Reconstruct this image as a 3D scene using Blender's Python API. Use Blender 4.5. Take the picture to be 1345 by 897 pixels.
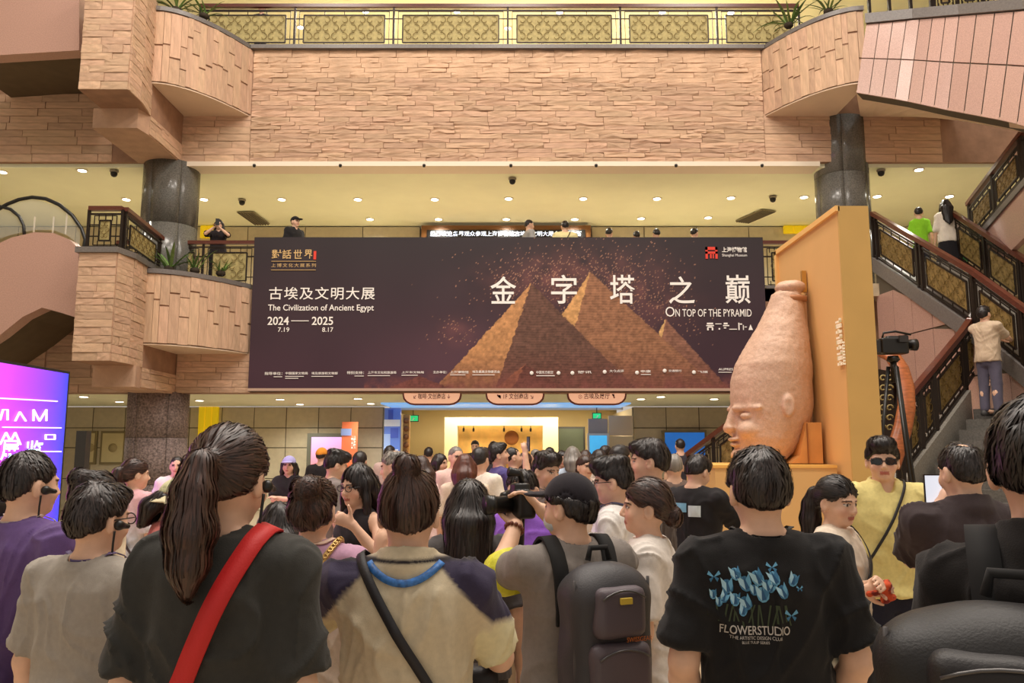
import bpy, bmesh, math, random
import numpy as np
from mathutils import Vector, Matrix
from mathutils.bvhtree import BVHTree
for _o in list(bpy.data.objects): bpy.data.objects.remove(_o)
SC = bpy.context.scene
COL = SC.collection
R = math.radians
# ------------------------------------------------------------------ camera
FPX = 1050.0; CAMZ = 1.68
PITCH = math.atan((588 - 448.5) / FPX)
cam = bpy.data.cameras.new('camera'); cam.sensor_width = 36; cam.lens = FPX / 1345 * 36
cam.clip_start = 0.05; cam.clip_end = 200
co = bpy.data.objects.new('camera', cam); COL.objects.link(co)
co.location = (0, 0, CAMZ); co.rotation_euler = (math.pi / 2 + PITCH, 0, 0)
SC.camera = co
# ------------------------------------------------------------------ world, exposure
W_ = bpy.data.worlds.new('world'); SC.world = W_; W_.use_nodes = True
W_.node_tree.nodes['Background'].inputs[0].default_value = (1.0, 0.9, 0.8, 1)
W_.node_tree.nodes['Background'].inputs[1].default_value = 0.5
SC.view_settings.view_transform = 'Standard'; SC.view_settings.look = 'None'
SC.view_settings.exposure = 0.12; SC.view_settings.gamma = 1; SC.view_settings.use_curve_mapping = False
# ------------------------------------------------------------------ large lights: the lamps of the atrium ceiling
def area(name, loc, size, power, col=(1, .9, .8), rot=(0, 0, 0), spread=180):
    l = bpy.data.lights.new(name, 'AREA'); l.shape = 'RECTANGLE'; l.size, l.size_y = size
    l.energy = power; l.color = col; l.spread = R(spread)
    o = bpy.data.objects.new(name, l); COL.objects.link(o); o.location = loc; o.rotation_euler = rot
    return o
for ax in (-5.5, 0, 5.5):
    for ay in (3.5, 9.5):
        area('atrium_lamp', (ax, ay, 15.5), (2.2, 2.2), 500)

def S(r, g, b):
    f = lambda c: (c / 255 / 12.92) if c <= 10.3 else ((c / 255 + .055) / 1.055) ** 2.4
    return (f(r), f(g), f(b))
# ------------------------------------------------------------------ rays from the photograph's frame to places in the hall
def ray(px, py):
    a = (px - 672.5) / FPX; b = (448.5 - py) / FPX
    return Vector((a, math.cos(PITCH) - b * math.sin(PITCH), math.sin(PITCH) + b * math.cos(PITCH)))
def P(px, py, Y):
    d = ray(px, py); t = Y / d.y
    return Vector((d.x * t, Y, CAMZ + d.z * t))
def PZ(px, py, z):
    d = ray(px, py); t = (z - CAMZ) / d.z
    return Vector((d.x * t, d.y * t, z))
def PX(px, py, X):
    d = ray(px, py); t = X / d.x
    return Vector((X, d.y * t, CAMZ + d.z * t))
# ------------------------------------------------------------------ materials
MATS = {}
def mat(name, col, rough=.6, metal=0, noise=0, nscale=6, bump=0, bscale=40, emit=0, rnd=0, attr=False, spec=.5, nstretch=(1, 1, 1),
        alpha=1, sheen=0, detail=4, col2=None, aniso=0):
    if name in MATS: return MATS[name]
    m = bpy.data.materials.new(name); m.use_nodes = True; nt = m.node_tree; N = nt.nodes; L = nt.links
    b = N['Principled BSDF']; b.inputs['Roughness'].default_value = rough; b.inputs['Metallic'].default_value = metal
    b.inputs['Specular IOR Level'].default_value = spec
    if sheen: b.inputs['Sheen Weight'].default_value = sheen
    tc = N.new('ShaderNodeTexCoord'); mp = N.new('ShaderNodeMapping'); L.new(tc.outputs['Object'], mp.inputs[0]); mp.inputs['Scale'].default_value = nstretch
    if attr:
        a = N.new('ShaderNodeAttribute'); a.attribute_name = 'Col'; cur = a.outputs['Color']
    else:
        rgb = N.new('ShaderNodeRGB'); rgb.outputs[0].default_value = (*col, 1); cur = rgb.outputs[0]
    if noise:
        n = N.new('ShaderNodeTexNoise'); n.inputs['Scale'].default_value = nscale; n.inputs['Detail'].default_value = detail
        L.new(mp.outputs[0], n.inputs['Vector'])
        mr = N.new('ShaderNodeMapRange'); mr.inputs[1].default_value = .3; mr.inputs[2].default_value = .7
        L.new(n.outputs['Fac'], mr.inputs[0])
        mx = N.new('ShaderNodeMix'); mx.data_type = 'RGBA'
        if col2:
            L.new(cur, mx.inputs['A']); mx.inputs['B'].default_value = (*col2, 1)
            mul = N.new('ShaderNodeMath'); mul.operation = 'MULTIPLY'; mul.inputs[1].default_value = noise
            L.new(mr.outputs[0], mul.inputs[0]); L.new(mul.outputs[0], mx.inputs['Factor'])
        else:
            mr.inputs[3].default_value = 1 - noise; mr.inputs[4].default_value = 1 + noise
            mx.blend_type = 'MULTIPLY'; mx.inputs['Factor'].default_value = 1
            L.new(cur, mx.inputs['A']); L.new(mr.outputs[0], mx.inputs['B'])
        cur = mx.outputs['Result']
    if rnd:
        oi = N.new('ShaderNodeObjectInfo'); mr2 = N.new('ShaderNodeMapRange')
        mr2.inputs[3].default_value = 1 - rnd; mr2.inputs[4].default_value = 1 + rnd
        L.new(oi.outputs['Random'], mr2.inputs[0])
        hs = N.new('ShaderNodeHueSaturation'); L.new(cur, hs.inputs['Color']); L.new(mr2.outputs[0], hs.inputs['Value'])
        wn = N.new('ShaderNodeTexWhiteNoise'); wn.noise_dimensions = '1D'; L.new(oi.outputs['Random'], wn.inputs['W'])
        mr3 = N.new('ShaderNodeMapRange'); mr3.inputs[3].default_value = .5 - rnd * .04; mr3.inputs[4].default_value = .5 + rnd * .04
        L.new(wn.outputs['Value'], mr3.inputs[0]); L.new(mr3.outputs[0], hs.inputs['Hue'])
        cur = hs.outputs['Color']
    L.new(cur, b.inputs['Base Color'])
    if bump:
        n2 = N.new('ShaderNodeTexNoise'); n2.inputs['Scale'].default_value = bscale; n2.inputs['Detail'].default_value = 5
        L.new(mp.outputs[0], n2.inputs['Vector'])
        bp = N.new('ShaderNodeBump'); bp.inputs['Strength'].default_value = bump; bp.inputs['Distance'].default_value = .02
        L.new(n2.outputs['Fac'], bp.inputs['Height']); L.new(bp.outputs[0], b.inputs['Normal'])
    if emit:
        L.new(cur, b.inputs['Emission Color']); b.inputs['Emission Strength'].default_value = emit
    if alpha < 1:
        b.inputs['Alpha'].default_value = alpha
    MATS[name] = m; return m
def glass(name, col, rough=.05, alpha=.25):
    return mat(name, col, rough, alpha=alpha)
# ------------------------------------------------------------------ object helpers
def tag(o, label=None, cat=None, group=None, kind=None):
    if label: o['label'] = label
    if cat: o['category'] = cat
    if group: o['group'] = group
    if kind: o['kind'] = kind
    return o
ORG = {}
def empty(name, loc=(0, 0, 0), rz=0, label=None, cat=None, group=None):
    o = bpy.data.objects.new(name, None); COL.objects.link(o); o.location = loc; o.rotation_euler = (0, 0, rz)
    o.empty_display_size = .1
    ORG[o.name] = Vector(loc)
    return tag(o, label, cat, group)
def link(o, parent=None):
    COL.objects.link(o)
    if parent is not None: o.parent = parent
    return o
class MB:
    """collects shapes in hall coordinates"""
    def __init__(s): s.v = []; s.f = []; s.sm = []
    def add(s, vs, fs, smooth=False):
        b = len(s.v); s.v += [tuple(v) for v in vs]
        for f in fs: s.f.append([i + b for i in f]); s.sm.append(smooth)
        return s
    def box(s, a, b):
        (x0, y0, z0), (x1, y1, z1) = [min(p) for p in zip(a, b)], [max(p) for p in zip(a, b)]
        return s.hexa([(x0, y0, z0), (x1, y0, z0), (x1, y1, z0), (x0, y1, z0)], [(x0, y0, z1), (x1, y0, z1), (x1, y1, z1), (x0, y1, z1)])
    def hexa(s, lo, hi):
        return s.add(list(lo) + list(hi), [(3, 2, 1, 0), (4, 5, 6, 7), (0, 1, 5, 4), (1, 2, 6, 5), (2, 3, 7, 6), (3, 0, 4, 7)])
    def prism(s, poly, vec):
        """polygon (3-D points) swept by vec"""
        n = len(poly); vec = Vector(vec); p = [Vector(q) for q in poly]
        nrm = Vector((0, 0, 0))
        for i in range(n): nrm += p[i].cross(p[(i + 1) % n])
        if nrm.dot(vec) > 0: p.reverse()
        q = [a + vec for a in p]
        return s.add(p + q, [tuple(range(n)), tuple(range(2 * n - 1, n - 1, -1))] + [(i, n + i, n + (i + 1) % n, (i + 1) % n) for i in range(n)])
    def bar(s, a, b, w, h=None, up=(0, 0, 1)):
        a = Vector(a); b = Vector(b); h = h or w; d = (b - a)
        if d.length < 1e-6: return s
        d.normalize(); u = Vector(up)
        if abs(d.dot(u)) > .99: u = Vector((0, 1, 0))
        r = d.cross(u).normalized(); u = r.cross(d).normalized()
        c = [(-1, -1), (1, -1), (1, 1), (-1, 1)]
        A = [a + r * (x * w / 2) + u * (y * h / 2) for x, y in c]; B = [b + r * (x * w / 2) + u * (y * h / 2) for x, y in c]
        return s.add(A + B, [(0, 1, 2, 3), (7, 6, 5, 4), (4, 5, 1, 0), (5, 6, 2, 1), (6, 7, 3, 2), (7, 4, 0, 3)])
    def tube(s, pts, r, n=8, cap=True, flat=1.0, upv=(0, 0, 1)):
        pts = [Vector(p) for p in pts]; m = len(pts); rr = r if isinstance(r, (list, tuple)) else [r] * m
        vs = []; pu = None
        for i in range(m):
            d = (pts[min(i + 1, m - 1)] - pts[max(i - 1, 0)]).normalized()
            if pu is None:
                u = Vector(upv)
                if abs(d.dot(u)) > .95: u = Vector((1, 0, 0))
            else: u = pu
            x = d.cross(u).normalized(); u = x.cross(d).normalized(); pu = u
            for k in range(n):
                a = 2 * math.pi * k / n; vs.append(pts[i] + x * (math.cos(a) * rr[i]) + u * (math.sin(a) * rr[i] * flat))
        fs = [((i + 1) * n + k, (i + 1) * n + (k + 1) % n, i * n + (k + 1) % n, i * n + k) for i in range(m - 1) for k in range(n)]
        if cap: fs += [tuple(range(n)), tuple(range(m * n - 1, (m - 1) * n - 1, -1))]
        return s.add(vs, fs, True)
    def lathe(s, c, prof, n=24, axis='z'):
        """prof: list of (radius, height)"""
        c = Vector(c); vs = []; m = len(prof)
        for r, h in prof:
            for k in range(n):
                a = 2 * math.pi * k / n
                q = {'z': (math.cos(a) * r, math.sin(a) * r, h), 'y': (math.cos(a) * r, h, -math.sin(a) * r), 'x': (h, math.cos(a) * r, math.sin(a) * r)}[axis]
                vs.append(c + Vector(q))
        fs = [(i * n + k, i * n + (k + 1) % n, (i + 1) * n + (k + 1) % n, (i + 1) * n + k) for i in range(m - 1) for k in range(n)]
        fs += [tuple(range(n - 1, -1, -1)), tuple(range((m - 1) * n, m * n))]
        return s.add(vs, fs, True)
    def ribbon(s, pts, nrm, w, t):
        """strap along pts, nrm gives the outward normals"""
        pts = [Vector(p) for p in pts]; m = len(pts); vs = []
        for i in range(m):
            d = (pts[min(i + 1, m - 1)] - pts[max(i - 1, 0)]).normalized(); n = Vector(nrm[i]).normalized()
            x = d.cross(n).normalized() * (w / 2)
            vs += [pts[i] - x, pts[i] + x, pts[i] + x + n * t, pts[i] - x + n * t]
        fs = [(i * 4 + 4 + k, i * 4 + 4 + (k + 1) % 4, i * 4 + (k + 1) % 4, i * 4 + k) for i in range(m - 1) for k in range(4)]
        fs += [(0, 1, 2, 3), ((m - 1) * 4 + 3, (m - 1) * 4 + 2, (m - 1) * 4 + 1, (m - 1) * 4)]
        s.add(vs, fs, False); b = len(s.sm) - len(fs)
        for i in range(m - 1): s.sm[b + i * 4 + 2] = True
        return s
    def mesh(s, name, org=(0, 0, 0)):
        me = bpy.data.meshes.new(name); o = Vector(org)
        me.from_pydata([tuple(Vector(v) - o) for v in s.v], [], s.f); me.update()
        if any(s.sm): me.polygons.foreach_set('use_smooth', s.sm)
        return me
    def build(s, name, m, parent=None, local=False):
        org = (0, 0, 0)
        if parent is not None and not local: org = ORG.get(parent.name, (0, 0, 0))
        me = s.mesh(name, org); me.materials.append(m)
        o = bpy.data.objects.new(name, me); ORG[o.name] = Vector((0, 0, 0))
        return link(o, parent)
def struct(mb, name, m): return tag(mb.build(name, m), kind='structure')
def text_data(body, bold=0.0, spacing=1.0):
    cu = bpy.data.curves.new('t', 'FONT'); cu.body = body; cu.offset = bold; cu.space_character = spacing; cu.resolution_u = 3
    o = bpy.data.objects.new('t', cu); COL.objects.link(o)
    dg = bpy.context.evaluated_depsgraph_get()
    me = bpy.data.meshes.new_from_object(o.evaluated_get(dg))
    v = np.empty(len(me.vertices) * 3); me.vertices.foreach_get('co', v); v = v.reshape(-1, 3)
    f = [tuple(p.vertices) for p in me.polygons]
    bpy.data.objects.remove(o); bpy.data.curves.remove(cu); bpy.data.meshes.remove(me)
    return v, f
def text_fit(mb, body, a, rt, up, w, h, bold=0.0, spacing=1.0, lift=0.0, skew=0.0):
    """lettering in the rectangle with its low corner at a, spanned by unit vectors rt, up"""
    v, f = text_data(body, bold, spacing)
    if not len(v): return
    lo = v.min(0); hi = v.max(0); sx = w / max(hi[0] - lo[0], 1e-6); sy = h / max(hi[1] - lo[1], 1e-6)
    rt = Vector(rt); up = Vector(up); n = rt.cross(up); a = Vector(a)
    mb.add([a + rt * ((p[0] - lo[0]) * sx + skew * (p[1] - lo[1]) * sy) + up * ((p[1] - lo[1]) * sy) + n * lift for p in v], f)
rng = random.Random(7)
# ================================================================== the hall
W = 16.5                                     # plane of the balcony fronts
M_STONE = mat('sand_stone', S(202, 167, 138), .85, noise=.13, nscale=3, bump=.5, bscale=18, rnd=.13)
M_STONEB = mat('sand_stone_bed', S(160, 124, 100), .9, noise=.15, nscale=5)
M_PINK = mat('pink_granite', S(184, 148, 134), .28, noise=.16, nscale=55, detail=6)
M_PINKT = mat('pink_granite_tile', S(186, 150, 136), .3, noise=.17, nscale=60, detail=6, rnd=.05)
M_GREY = mat('grey_granite', S(124, 118, 112), .3, noise=.35, nscale=45, detail=8)
M_GREYP = mat('grey_granite_panel', S(106, 104, 98), .22, noise=.32, nscale=42, detail=8, rnd=.06)
M_RUST = mat('flamed_granite_panel', S(138, 122, 118), .75, noise=.6, nscale=26, detail=8, rnd=.06, bump=.6, bscale=60)
M_CAP = mat('grey_cap_stone', S(112, 106, 102), .35, noise=.15, nscale=30)
M_CEIL = mat('cream_plaster', S(242, 244, 212), .8, noise=.02, nscale=2)
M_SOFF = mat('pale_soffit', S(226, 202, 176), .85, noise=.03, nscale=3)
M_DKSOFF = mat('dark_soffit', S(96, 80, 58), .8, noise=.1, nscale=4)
M_WALLP = mat('taupe_wall_panel', S(196, 184, 156), .45, noise=.06, nscale=8, rnd=.05)
M_WALLJ = mat('wall_joint', S(92, 84, 70), .8)
M_BLK = mat('dark_bronze', S(44, 34, 28), .42, metal=.5)
M_WOOD = mat('red_brown_handrail', S(92, 46, 32), .28, noise=.3, nscale=14, nstretch=(1, 1, 6))
M_WOODC = mat('orange_brown_wood', S(172, 98, 56), .32, noise=.3, nscale=10, nstretch=(1, 1, 4))
M_BRASS = mat('brass_lattice_plate', S(176, 160, 104), .6, metal=.1, noise=.2, nscale=12)
M_SCROLL = mat('dark_scroll', S(120, 98, 50), .4, metal=.6)
M_FLOOR = mat('polished_floor_stone', S(196, 176, 146), .22, noise=.12, nscale=8)
M_YEL = mat('yellow_lit_panel', S(238, 204, 20), .6, emit=.25)
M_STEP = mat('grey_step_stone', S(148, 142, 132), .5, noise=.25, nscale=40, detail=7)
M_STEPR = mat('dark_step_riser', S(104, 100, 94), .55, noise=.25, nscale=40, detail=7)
M_WHITE = mat('white_trim', S(236, 222, 200), .7)
M_LAMP = mat('lamp_disc', (1, .93, .78), .5, emit=9)
M_RIM = mat('lamp_rim', S(235, 225, 200), .5)

# ---- floor
f = MB(); f.box((-14, -3, -.3), (14, 30, 0)); floor = struct(f, 'floor', mat('floor_joint', S(140, 124, 102), .5))
_t = MB().add([(-.5, -.5, 0), (.5, -.5, 0), (.5, .5, 0), (-.5, .5, 0), (-.496, -.496, .004), (.496, -.496, .004), (.496, .496, .004), (-.496, .496, .004)],
              [(4, 5, 6, 7), (0, 1, 5, 4), (1, 2, 6, 5), (2, 3, 7, 6), (3, 0, 4, 7)]).mesh('tile'); _t.materials.append(mat('floor_tile', S(200, 180, 150), .2, noise=.12, nscale=7, rnd=.05))
for i in range(-8, 9):
    for j in range(0, 16):
        o = bpy.data.objects.new('tile', _t); o.location = (i * .9, j * .9 + .5, 0); o.scale = (.9, .9, 1); link(o, floor)

# ---- rough stones that share a few meshes
def stone_mesh(k, rough=.5, nx=3, nz=2):
    r = random.Random(k); vs = []; fs = []
    for j in range(nz + 1):
        for i in range(nx + 1):
            x = -.5 + i / nx; z = -.5 + j / nz
            e = (i in (0, nx)) or (j in (0, nz))
            if not e: x += r.uniform(-.1, .1); z += r.uniform(-.15, .15)
            else: x *= .985; z *= .95
            vs.append((x, -(1 - rough * r.random() * (1.2 if e else .7)), z))
    for j in range(nz):
        for i in range(nx):
            a = j * (nx + 1) + i; fs.append((a, a + 1, a + nx + 2, a + nx + 1))
    ring = [i for i in range(nx + 1)] + [(j) * (nx + 1) + nx for j in range(1, nz + 1)] + [nz * (nx + 1) + i for i in range(nx - 1, -1, -1)] + [j * (nx + 1) for j in range(nz - 1, 0, -1)]
    b = len(vs); vs += [(vs[i][0], 0, vs[i][2]) for i in ring]; n = len(ring)
    fs += [(ring[(i + 1) % n], ring[i], b + i, b + (i + 1) % n) for i in range(n)]
    m = MB().add(vs, fs).mesh('stone'); m.materials.append(M_STONE); return m
ROUGH = [stone_mesh(k, .85) for k in range(8)]
FLATS = [stone_mesh(k + 50, .3) for k in range(6)]
def stone(parent, loc, w, d, h, rz=0, kind=ROUGH):
    o = bpy.data.objects.new('stone', rng.choice(kind)); o.location = loc; o.scale = (w, d, h); o.rotation_euler = (0, 0, rz)
    return link(o, parent)
def courses(parent, a, b, z0, z1, rh, sw, d, kind=ROUGH, cap=300):
    """horizontal courses over the upright face from plan point a to b (outside on the right of b-a rotated -90)"""
    a = Vector((a[0], a[1], 0)); b = Vector((b[0], b[1], 0)); L = (b - a).length; t = (b - a) / L; rz = math.atan2(t.y, t.x)
    z = z0; n = 0; over = MB()
    while z < z1 - .02:
        h = min(rng.uniform(*rh), z1 - z)
        if z1 - z - h < rh[0] * .6: h = z1 - z
        u = -rng.uniform(0, sw[0])
        while u < L:
            w = rng.uniform(*sw); u0 = max(u, 0); u1 = min(u + w, L)
            if L - u1 < sw[0] * .35: u1 = L
            if u1 - u0 > .05:
                n += 1
                if n <= cap:
                    p = a + t * (u0 + u1) / 2
                    stone(parent, (p.x, p.y, z + h / 2), (u1 - u0), d * rng.uniform(.6, 1.25), h, rz, kind)
                else:
                    p = a + t * (u0 + u1) / 2; me = rng.choice(kind); mm = Matrix.Translation((p.x, p.y, z + h / 2)) @ Matrix.Rotation(rz, 4, 'Z') @ Matrix.Diagonal((u1 - u0, d * rng.uniform(.6, 1.25), h, 1))
                    over.add([mm @ v.co for v in me.vertices], [tuple(f.vertices) for f in me.polygons])
            u = u1 if u1 >= L else u + w
        z += h
    if over.v: tag(over.build('stones', M_STONE, parent), kind='stuff')
    return n
def xy(px, py, Y): p = P(px, py, Y); return (p.x, p.y)
def plan(name, poly, z0, z1, m):
    return struct(MB().prism([(x, y, z0) for x, y in poly], (0, 0, z1 - z0)), name, m)

zU0 = P(672, 213, W).z; zU1 = P(672, 66.5, W).z
xL = P(331, 140, W).x; xR = P(1002, 140, W).x
wc = struct(MB().box((xL, W, zU0), (xR, W + .45, zU1)), 'wall_center_upper', M_STONEB)
courses(wc, (xL, W), (xR, W), zU0, zU1, (.085, .14), (.38, .95), .04)
struct(MB().box((xL - .05, W - .12, zU1), (xR + .05, W + .5, zU1 + .09)), 'trim_1', M_CAP)
zs = P(200, 124, W).z
wl = struct(MB().box((-14, W, zU0), (xL, W + .45, zU1)), 'wall_left_upper', M_STONEB)
courses(wl, (P(-30, 170, W).x, W), (P(150, 170, W).x, W), zU0, zs, (.14, .2), (.6, 1.3), .03, FLATS)
courses(wl, (P(237, 170, W).x, W), (xL, W), zU0, P(300, 152, W).z, (.12, .17), (.5, 1.0), .03, FLATS)
wr = struct(MB().box((xR, W, zU0), (14, W + .45, zU1)), 'wall_right_upper', M_STONEB)
courses(wr, (xR, W), (P(1235, 170, W).x, W), zU0, P(1050, 150, W).z, (.13, .19), (.6, 1.3), .03, FLATS)
# white edge strip with its little spot heads
struct(MB().box((P(235, 216, W - .05).x, W - .05, P(672, 219, W).z), (P(1076, 216, W).x, W + .45, zU0)), 'trim_2', M_WHITE)
# ---- level ceilings, floors, back walls
zC2 = P(672, 219, W).z; YB2 = 21.2
zC1 = P(672, 517, W).z; YB1 = 22.0
struct(MB().box((-15, W + .1, zC2 + .02), (15, 26, zC2 + .25)), 'ceiling_2', M_CEIL)
struct(MB().box((-15, W + .1, zC1 + .02), (15, YB1, zC1 + .25)), 'ceiling_1', M_CEIL)
struct(MB().box((-15, W + .4, 13.2), (15, 27, 13.4)), 'ceiling_3', M_CEIL)
struct(MB().box((-15, W, 4.72), (15, 26, 5.0)), 'floor_2', M_FLOOR)
struct(MB().box((-15, W + .3, zU1 - .3), (15, 26, zU1)), 'floor_3', M_FLOOR)
z20 = P(672, 516, W).z
xB0 = P(330, 480, W).x
wl2 = struct(MB().box((-14, W, z20), (xB0, W + .4, 4.98)), 'wall_left_lower', M_STONEB)
courses(wl2, (P(60, 490, W).x, W), (P(185, 490, W).x, W), z20, P(100, 440, W).z, (.12, .18), (.6, 1.3), .03, FLATS)
courses(wl2, (P(-40, 470, W).x, W), (P(60, 470, W).x, W), P(0, 490, W).z, P(100, 438, W).z, (.12, .18), (.6, 1.3), .03, FLATS)
courses(wl2, (P(232, 490, W).x, W), (xB0, W), z20, P(300, 463, W).z, (.11, .16), (.5, 1.0), .03, FLATS)
struct(MB().box((xB0, W, z20), (14, W + .4, 4.98)), 'wall_center_lower', M_STONEB)
# panelled back walls: every panel a piece
def panel_wall(name, y, x0, x1, zrows, wpan, gaps=(), m=M_WALLP, mj=M_WALLJ, z1=None):
    w = MB()
    segs = []; x = x0
    for g0, g1 in sorted(gaps): segs.append((x, g0)); x = g1
    segs.append((x, x1))
    for a, b in segs: w.box((a, y, zrows[0]), (b, y + .25, z1 or zrows[-1]))
    o = struct(w, name, mj)
    for a, b in segs:
        n = max(1, round((b - a) / wpan)); dw = (b - a) / n
        for i in range(n):
            for j in range(len(zrows) - 1):
                MB().box((a + i * dw + .012, y - .025, zrows[j] + .012), (a + (i + 1) * dw - .012, y + .01, zrows[j + 1] - .012)).build('panel', m, o)
    return o
x505 = P(503, 560, YB1).x; x800 = P(832, 560, YB1).x
zp1 = [0, .85, P(672, 588, YB1).z, P(672, 562, YB1).z, zC1]
xd0 = P(393, 590, YB1).x; xd1 = P(470, 590, YB1).x
wb1 = panel_wall('wall_back_lower', YB1, -15, 15, zp1, .88, [(x505, x800)])
zf2 = 5.0
panel_wall('wall_back_middle', YB2, -15, 15, [zf2, 6.0, 6.8, zC2], 1.5, [(P(552, 300, YB2).x, P(777, 300, YB2).x)])
panel_wall('wall_back_upper', 25, -15, 15, [zU1, 11.5, 13.2], 2.2)
struct(MB().box((-15, -4, -.1), (-14.8, 26, 16)), 'wall_left', M_WALLP)
struct(MB().box((14.8, -4, -.1), (15, 26, 16)), 'wall_right', M_WALLP)

# ---- the round planter bulges of the balconies
def bulge(n, pxa, Ya, pxb, top, bot, py, side, capn):
    """from the wall plane at pxa to the pier at pxb; top, bot heights"""
    ax = P(pxa, py, W).x; bx = P(pxb, py, Ya).x; D = W - Ya; K = 14
    pts = []
    for i in range(K + 1):
        u = 1 - i / K                                  # 1 at the wall, 0 at the pier
        pts.append((bx + (ax - bx) * u, W - D * (1 - u * u)))
    if side < 0: pts = pts[::-1]                       # left to right
    inn = [(x, y + .22) for x, y in pts]
    m = MB()
    for i in range(K):
        m.hexa([(*pts[i], bot), (*pts[i + 1], bot), (*inn[i + 1], bot), (*inn[i], bot)], [(*pts[i], top), (*pts[i + 1], top), (*inn[i + 1], top), (*inn[i], top)])
    w = struct(m, 'wall_bulge_%d' % n, M_STONEB)
    # soffit
    so = MB().prism([(x, y, bot - .02) for x, y in pts] + [(pts[-1][0], W, bot - .02), (pts[0][0], W, bot - .02)][(0 if side < 0 else 0):], (0, 0, .06))
    so.build('soffit', M_SOFF, w)
    # upright stones
    seg = [(Vector(pts[i]), Vector(pts[i + 1])) for i in range(K)]
    L = [0]
    for a, b in seg: L.append(L[-1] + (b - a).length)
    def at(s):
        for i in range(K):
            if s <= L[i + 1] or i == K - 1:
                a, b = seg[i]; t = (s - L[i]) / (L[i + 1] - L[i]); return a.lerp(b, t), (b - a).normalized()
    s = 0
    while s < L[-1] - .03:
        w_ = min(rng.uniform(.09, .2), L[-1] - s); p, t = at(s + w_ / 2)
        z = bot
        while z < top - .03:
            h = min(rng.uniform(.35, 1.1), top - z)
            if top - z - h < .2: h = top - z
            stone(w, (p.x, p.y, z + h / 2), w_, .022 * rng.uniform(.7, 1.4), h, math.atan2(t.y, t.x), FLATS); z += h
        s += w_
    # grey coping
    c = MB()
    for i in range(K):
        o0 = [(x, y - .05) for x, y in pts]; i0 = [(x, y + .3) for x, y in pts]
        c.hexa([(*o0[i], top), (*o0[i + 1], top), (*i0[i + 1], top), (*i0[i], top)], [(*o0[i], top + .09), (*o0[i + 1], top + .09), (*i0[i + 1], top + .09), (*i0[i], top + .09)])
    c.build('coping', M_CAP, w)
    return w
zb3 = P(331, 152, W).z; zb2 = P(330, 464, W).z
bulge(1, 331, 14.9, 200, zU1, zb3, 90, -1, 1)
bulge(2, 1002, 14.9, 1138, zU1, zb3, 90, 1, 1)
bulge(3, 330, 14.95, 190, 4.98, zb2, 410, -1, 1)
# ---- stone piers beside them
def pier(n, pxs, py, zt, zb, pxB, YB, zB, xs, zlow, cap):
    A = xy(pxs[0], py, 13.8); B = xy(pxs[1], py, 13.8); D = (xs, 14.95)
    C = ((B[0] * .45 + D[0] * .55) + .06, B[1] * .5 + D[1] * .5 - .1)
    o = plan('wall_pier_%d' % n, [A, B, C, D, (xs, W), (A[0], W)], zb, zt, M_STONEB)
    courses(o, A, B, zb, zt, (.11, .17), (.35, .8), .035, FLATS)
    courses(o, B, C, zb, zt, (.11, .17), (.3, .7), .03, FLATS)
    courses(o, C, D, zb, zt, (.11, .17), (.3, .7), .03, FLATS)
    b0 = xy(pxB[0], py, YB); b1 = xy(pxB[1], py, YB)
    o2 = plan('wall_corbel_%d' % n, [b0, b1, (xs, 14.95), (xs, W), (b0[0], W)], zB, zb, M_STONE)
    courses(o, (xs, 14.95), (xs, W), zlow, zb, (.13, .18), (.5, .9), .03, FLATS)
    if cap:
        c = MB().prism([(A[0] - .06, A[1] - .06, zt), (B[0] + .02, B[1] - .06, zt), (C[0] + .06, C[1] - .04, zt), (D[0] + .06, D[1] - .03, zt), (xs + .06, W, zt), (A[0] - .06, W, zt)], (0, 0, .1))
        c.build('coping', M_CAP, o)
    return o
pier(1, (108, 172), 60, P(140, -40, 13.8).z, P(140, 118, 13.8).z, (129, 187), 14.6, P(150, 168, 14.6).z, -7.1, zU0, False)
pier(2, (100, 150), 400, P(140, 332, 13.8).z, P(140, 474, 13.8).z, (128, 184), 14.55, P(150, 508, 14.55).z, -6.97, z20, True)

# ---- round columns with curved cladding panels
def column(n, cx, cy, r, z0, z1, rowh, nseg, m):
    c = struct(MB().lathe((cx, cy, 0), [(r - .015, z0), (r - .015, z1)], 40), 'column_%d' % n, M_WALLJ)
    rows = max(1, round((z1 - z0) / rowh)); dh = (z1 - z0) / rows
    for j in range(rows):
        for k in range(nseg):
            a0 = 2 * math.pi * k / nseg + .006 + .2; a1 = 2 * math.pi * (k + 1) / nseg - .006 + .2; q = MB(); vs = []; s = 6
            for i in range(s + 1):
                a = a0 + (a1 - a0) * i / s
                for rr in (r, r - .02):
                    for z in (z0 + j * dh + .004, z0 + (j + 1) * dh - .004): vs.append((cx + rr * math.cos(a), cy + rr * math.sin(a), z))
            fs = []
            for i in range(s):
                b = i * 4; fs += [(b, b + 4, b + 5, b + 1), (b + 1, b + 5, b + 7, b + 3), (b + 2, b + 6, b + 4, b)]
            fs += [(0, 1, 3, 2), (s * 4, s * 4 + 2, s * 4 + 3, s * 4 + 1)]
            q.add(vs, fs); q.sm = [i < 3 * s and i % 3 == 0 for i in range(len(fs))]; q.build('panel', m, c)
    return c
cLx = P(222, 300, 16.8).x; cRx = P(1105, 230, 16.9).x
column(1, cLx, 16.8, .575, 5.0, zU0, 1.3, 6, M_GREYP)
column(2, cLx, 16.8, .6, 0, z20 + .02, 1.1, 6, M_RUST)
column(3, cRx, 16.9, .56, 5.0, P(1110, 150, 16.4).z, 1.3, 6, M_GREYP)
column(4, cRx, 16.9, .56, 0, z20 + .02, 1.1, 6, M_GREYP)

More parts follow.
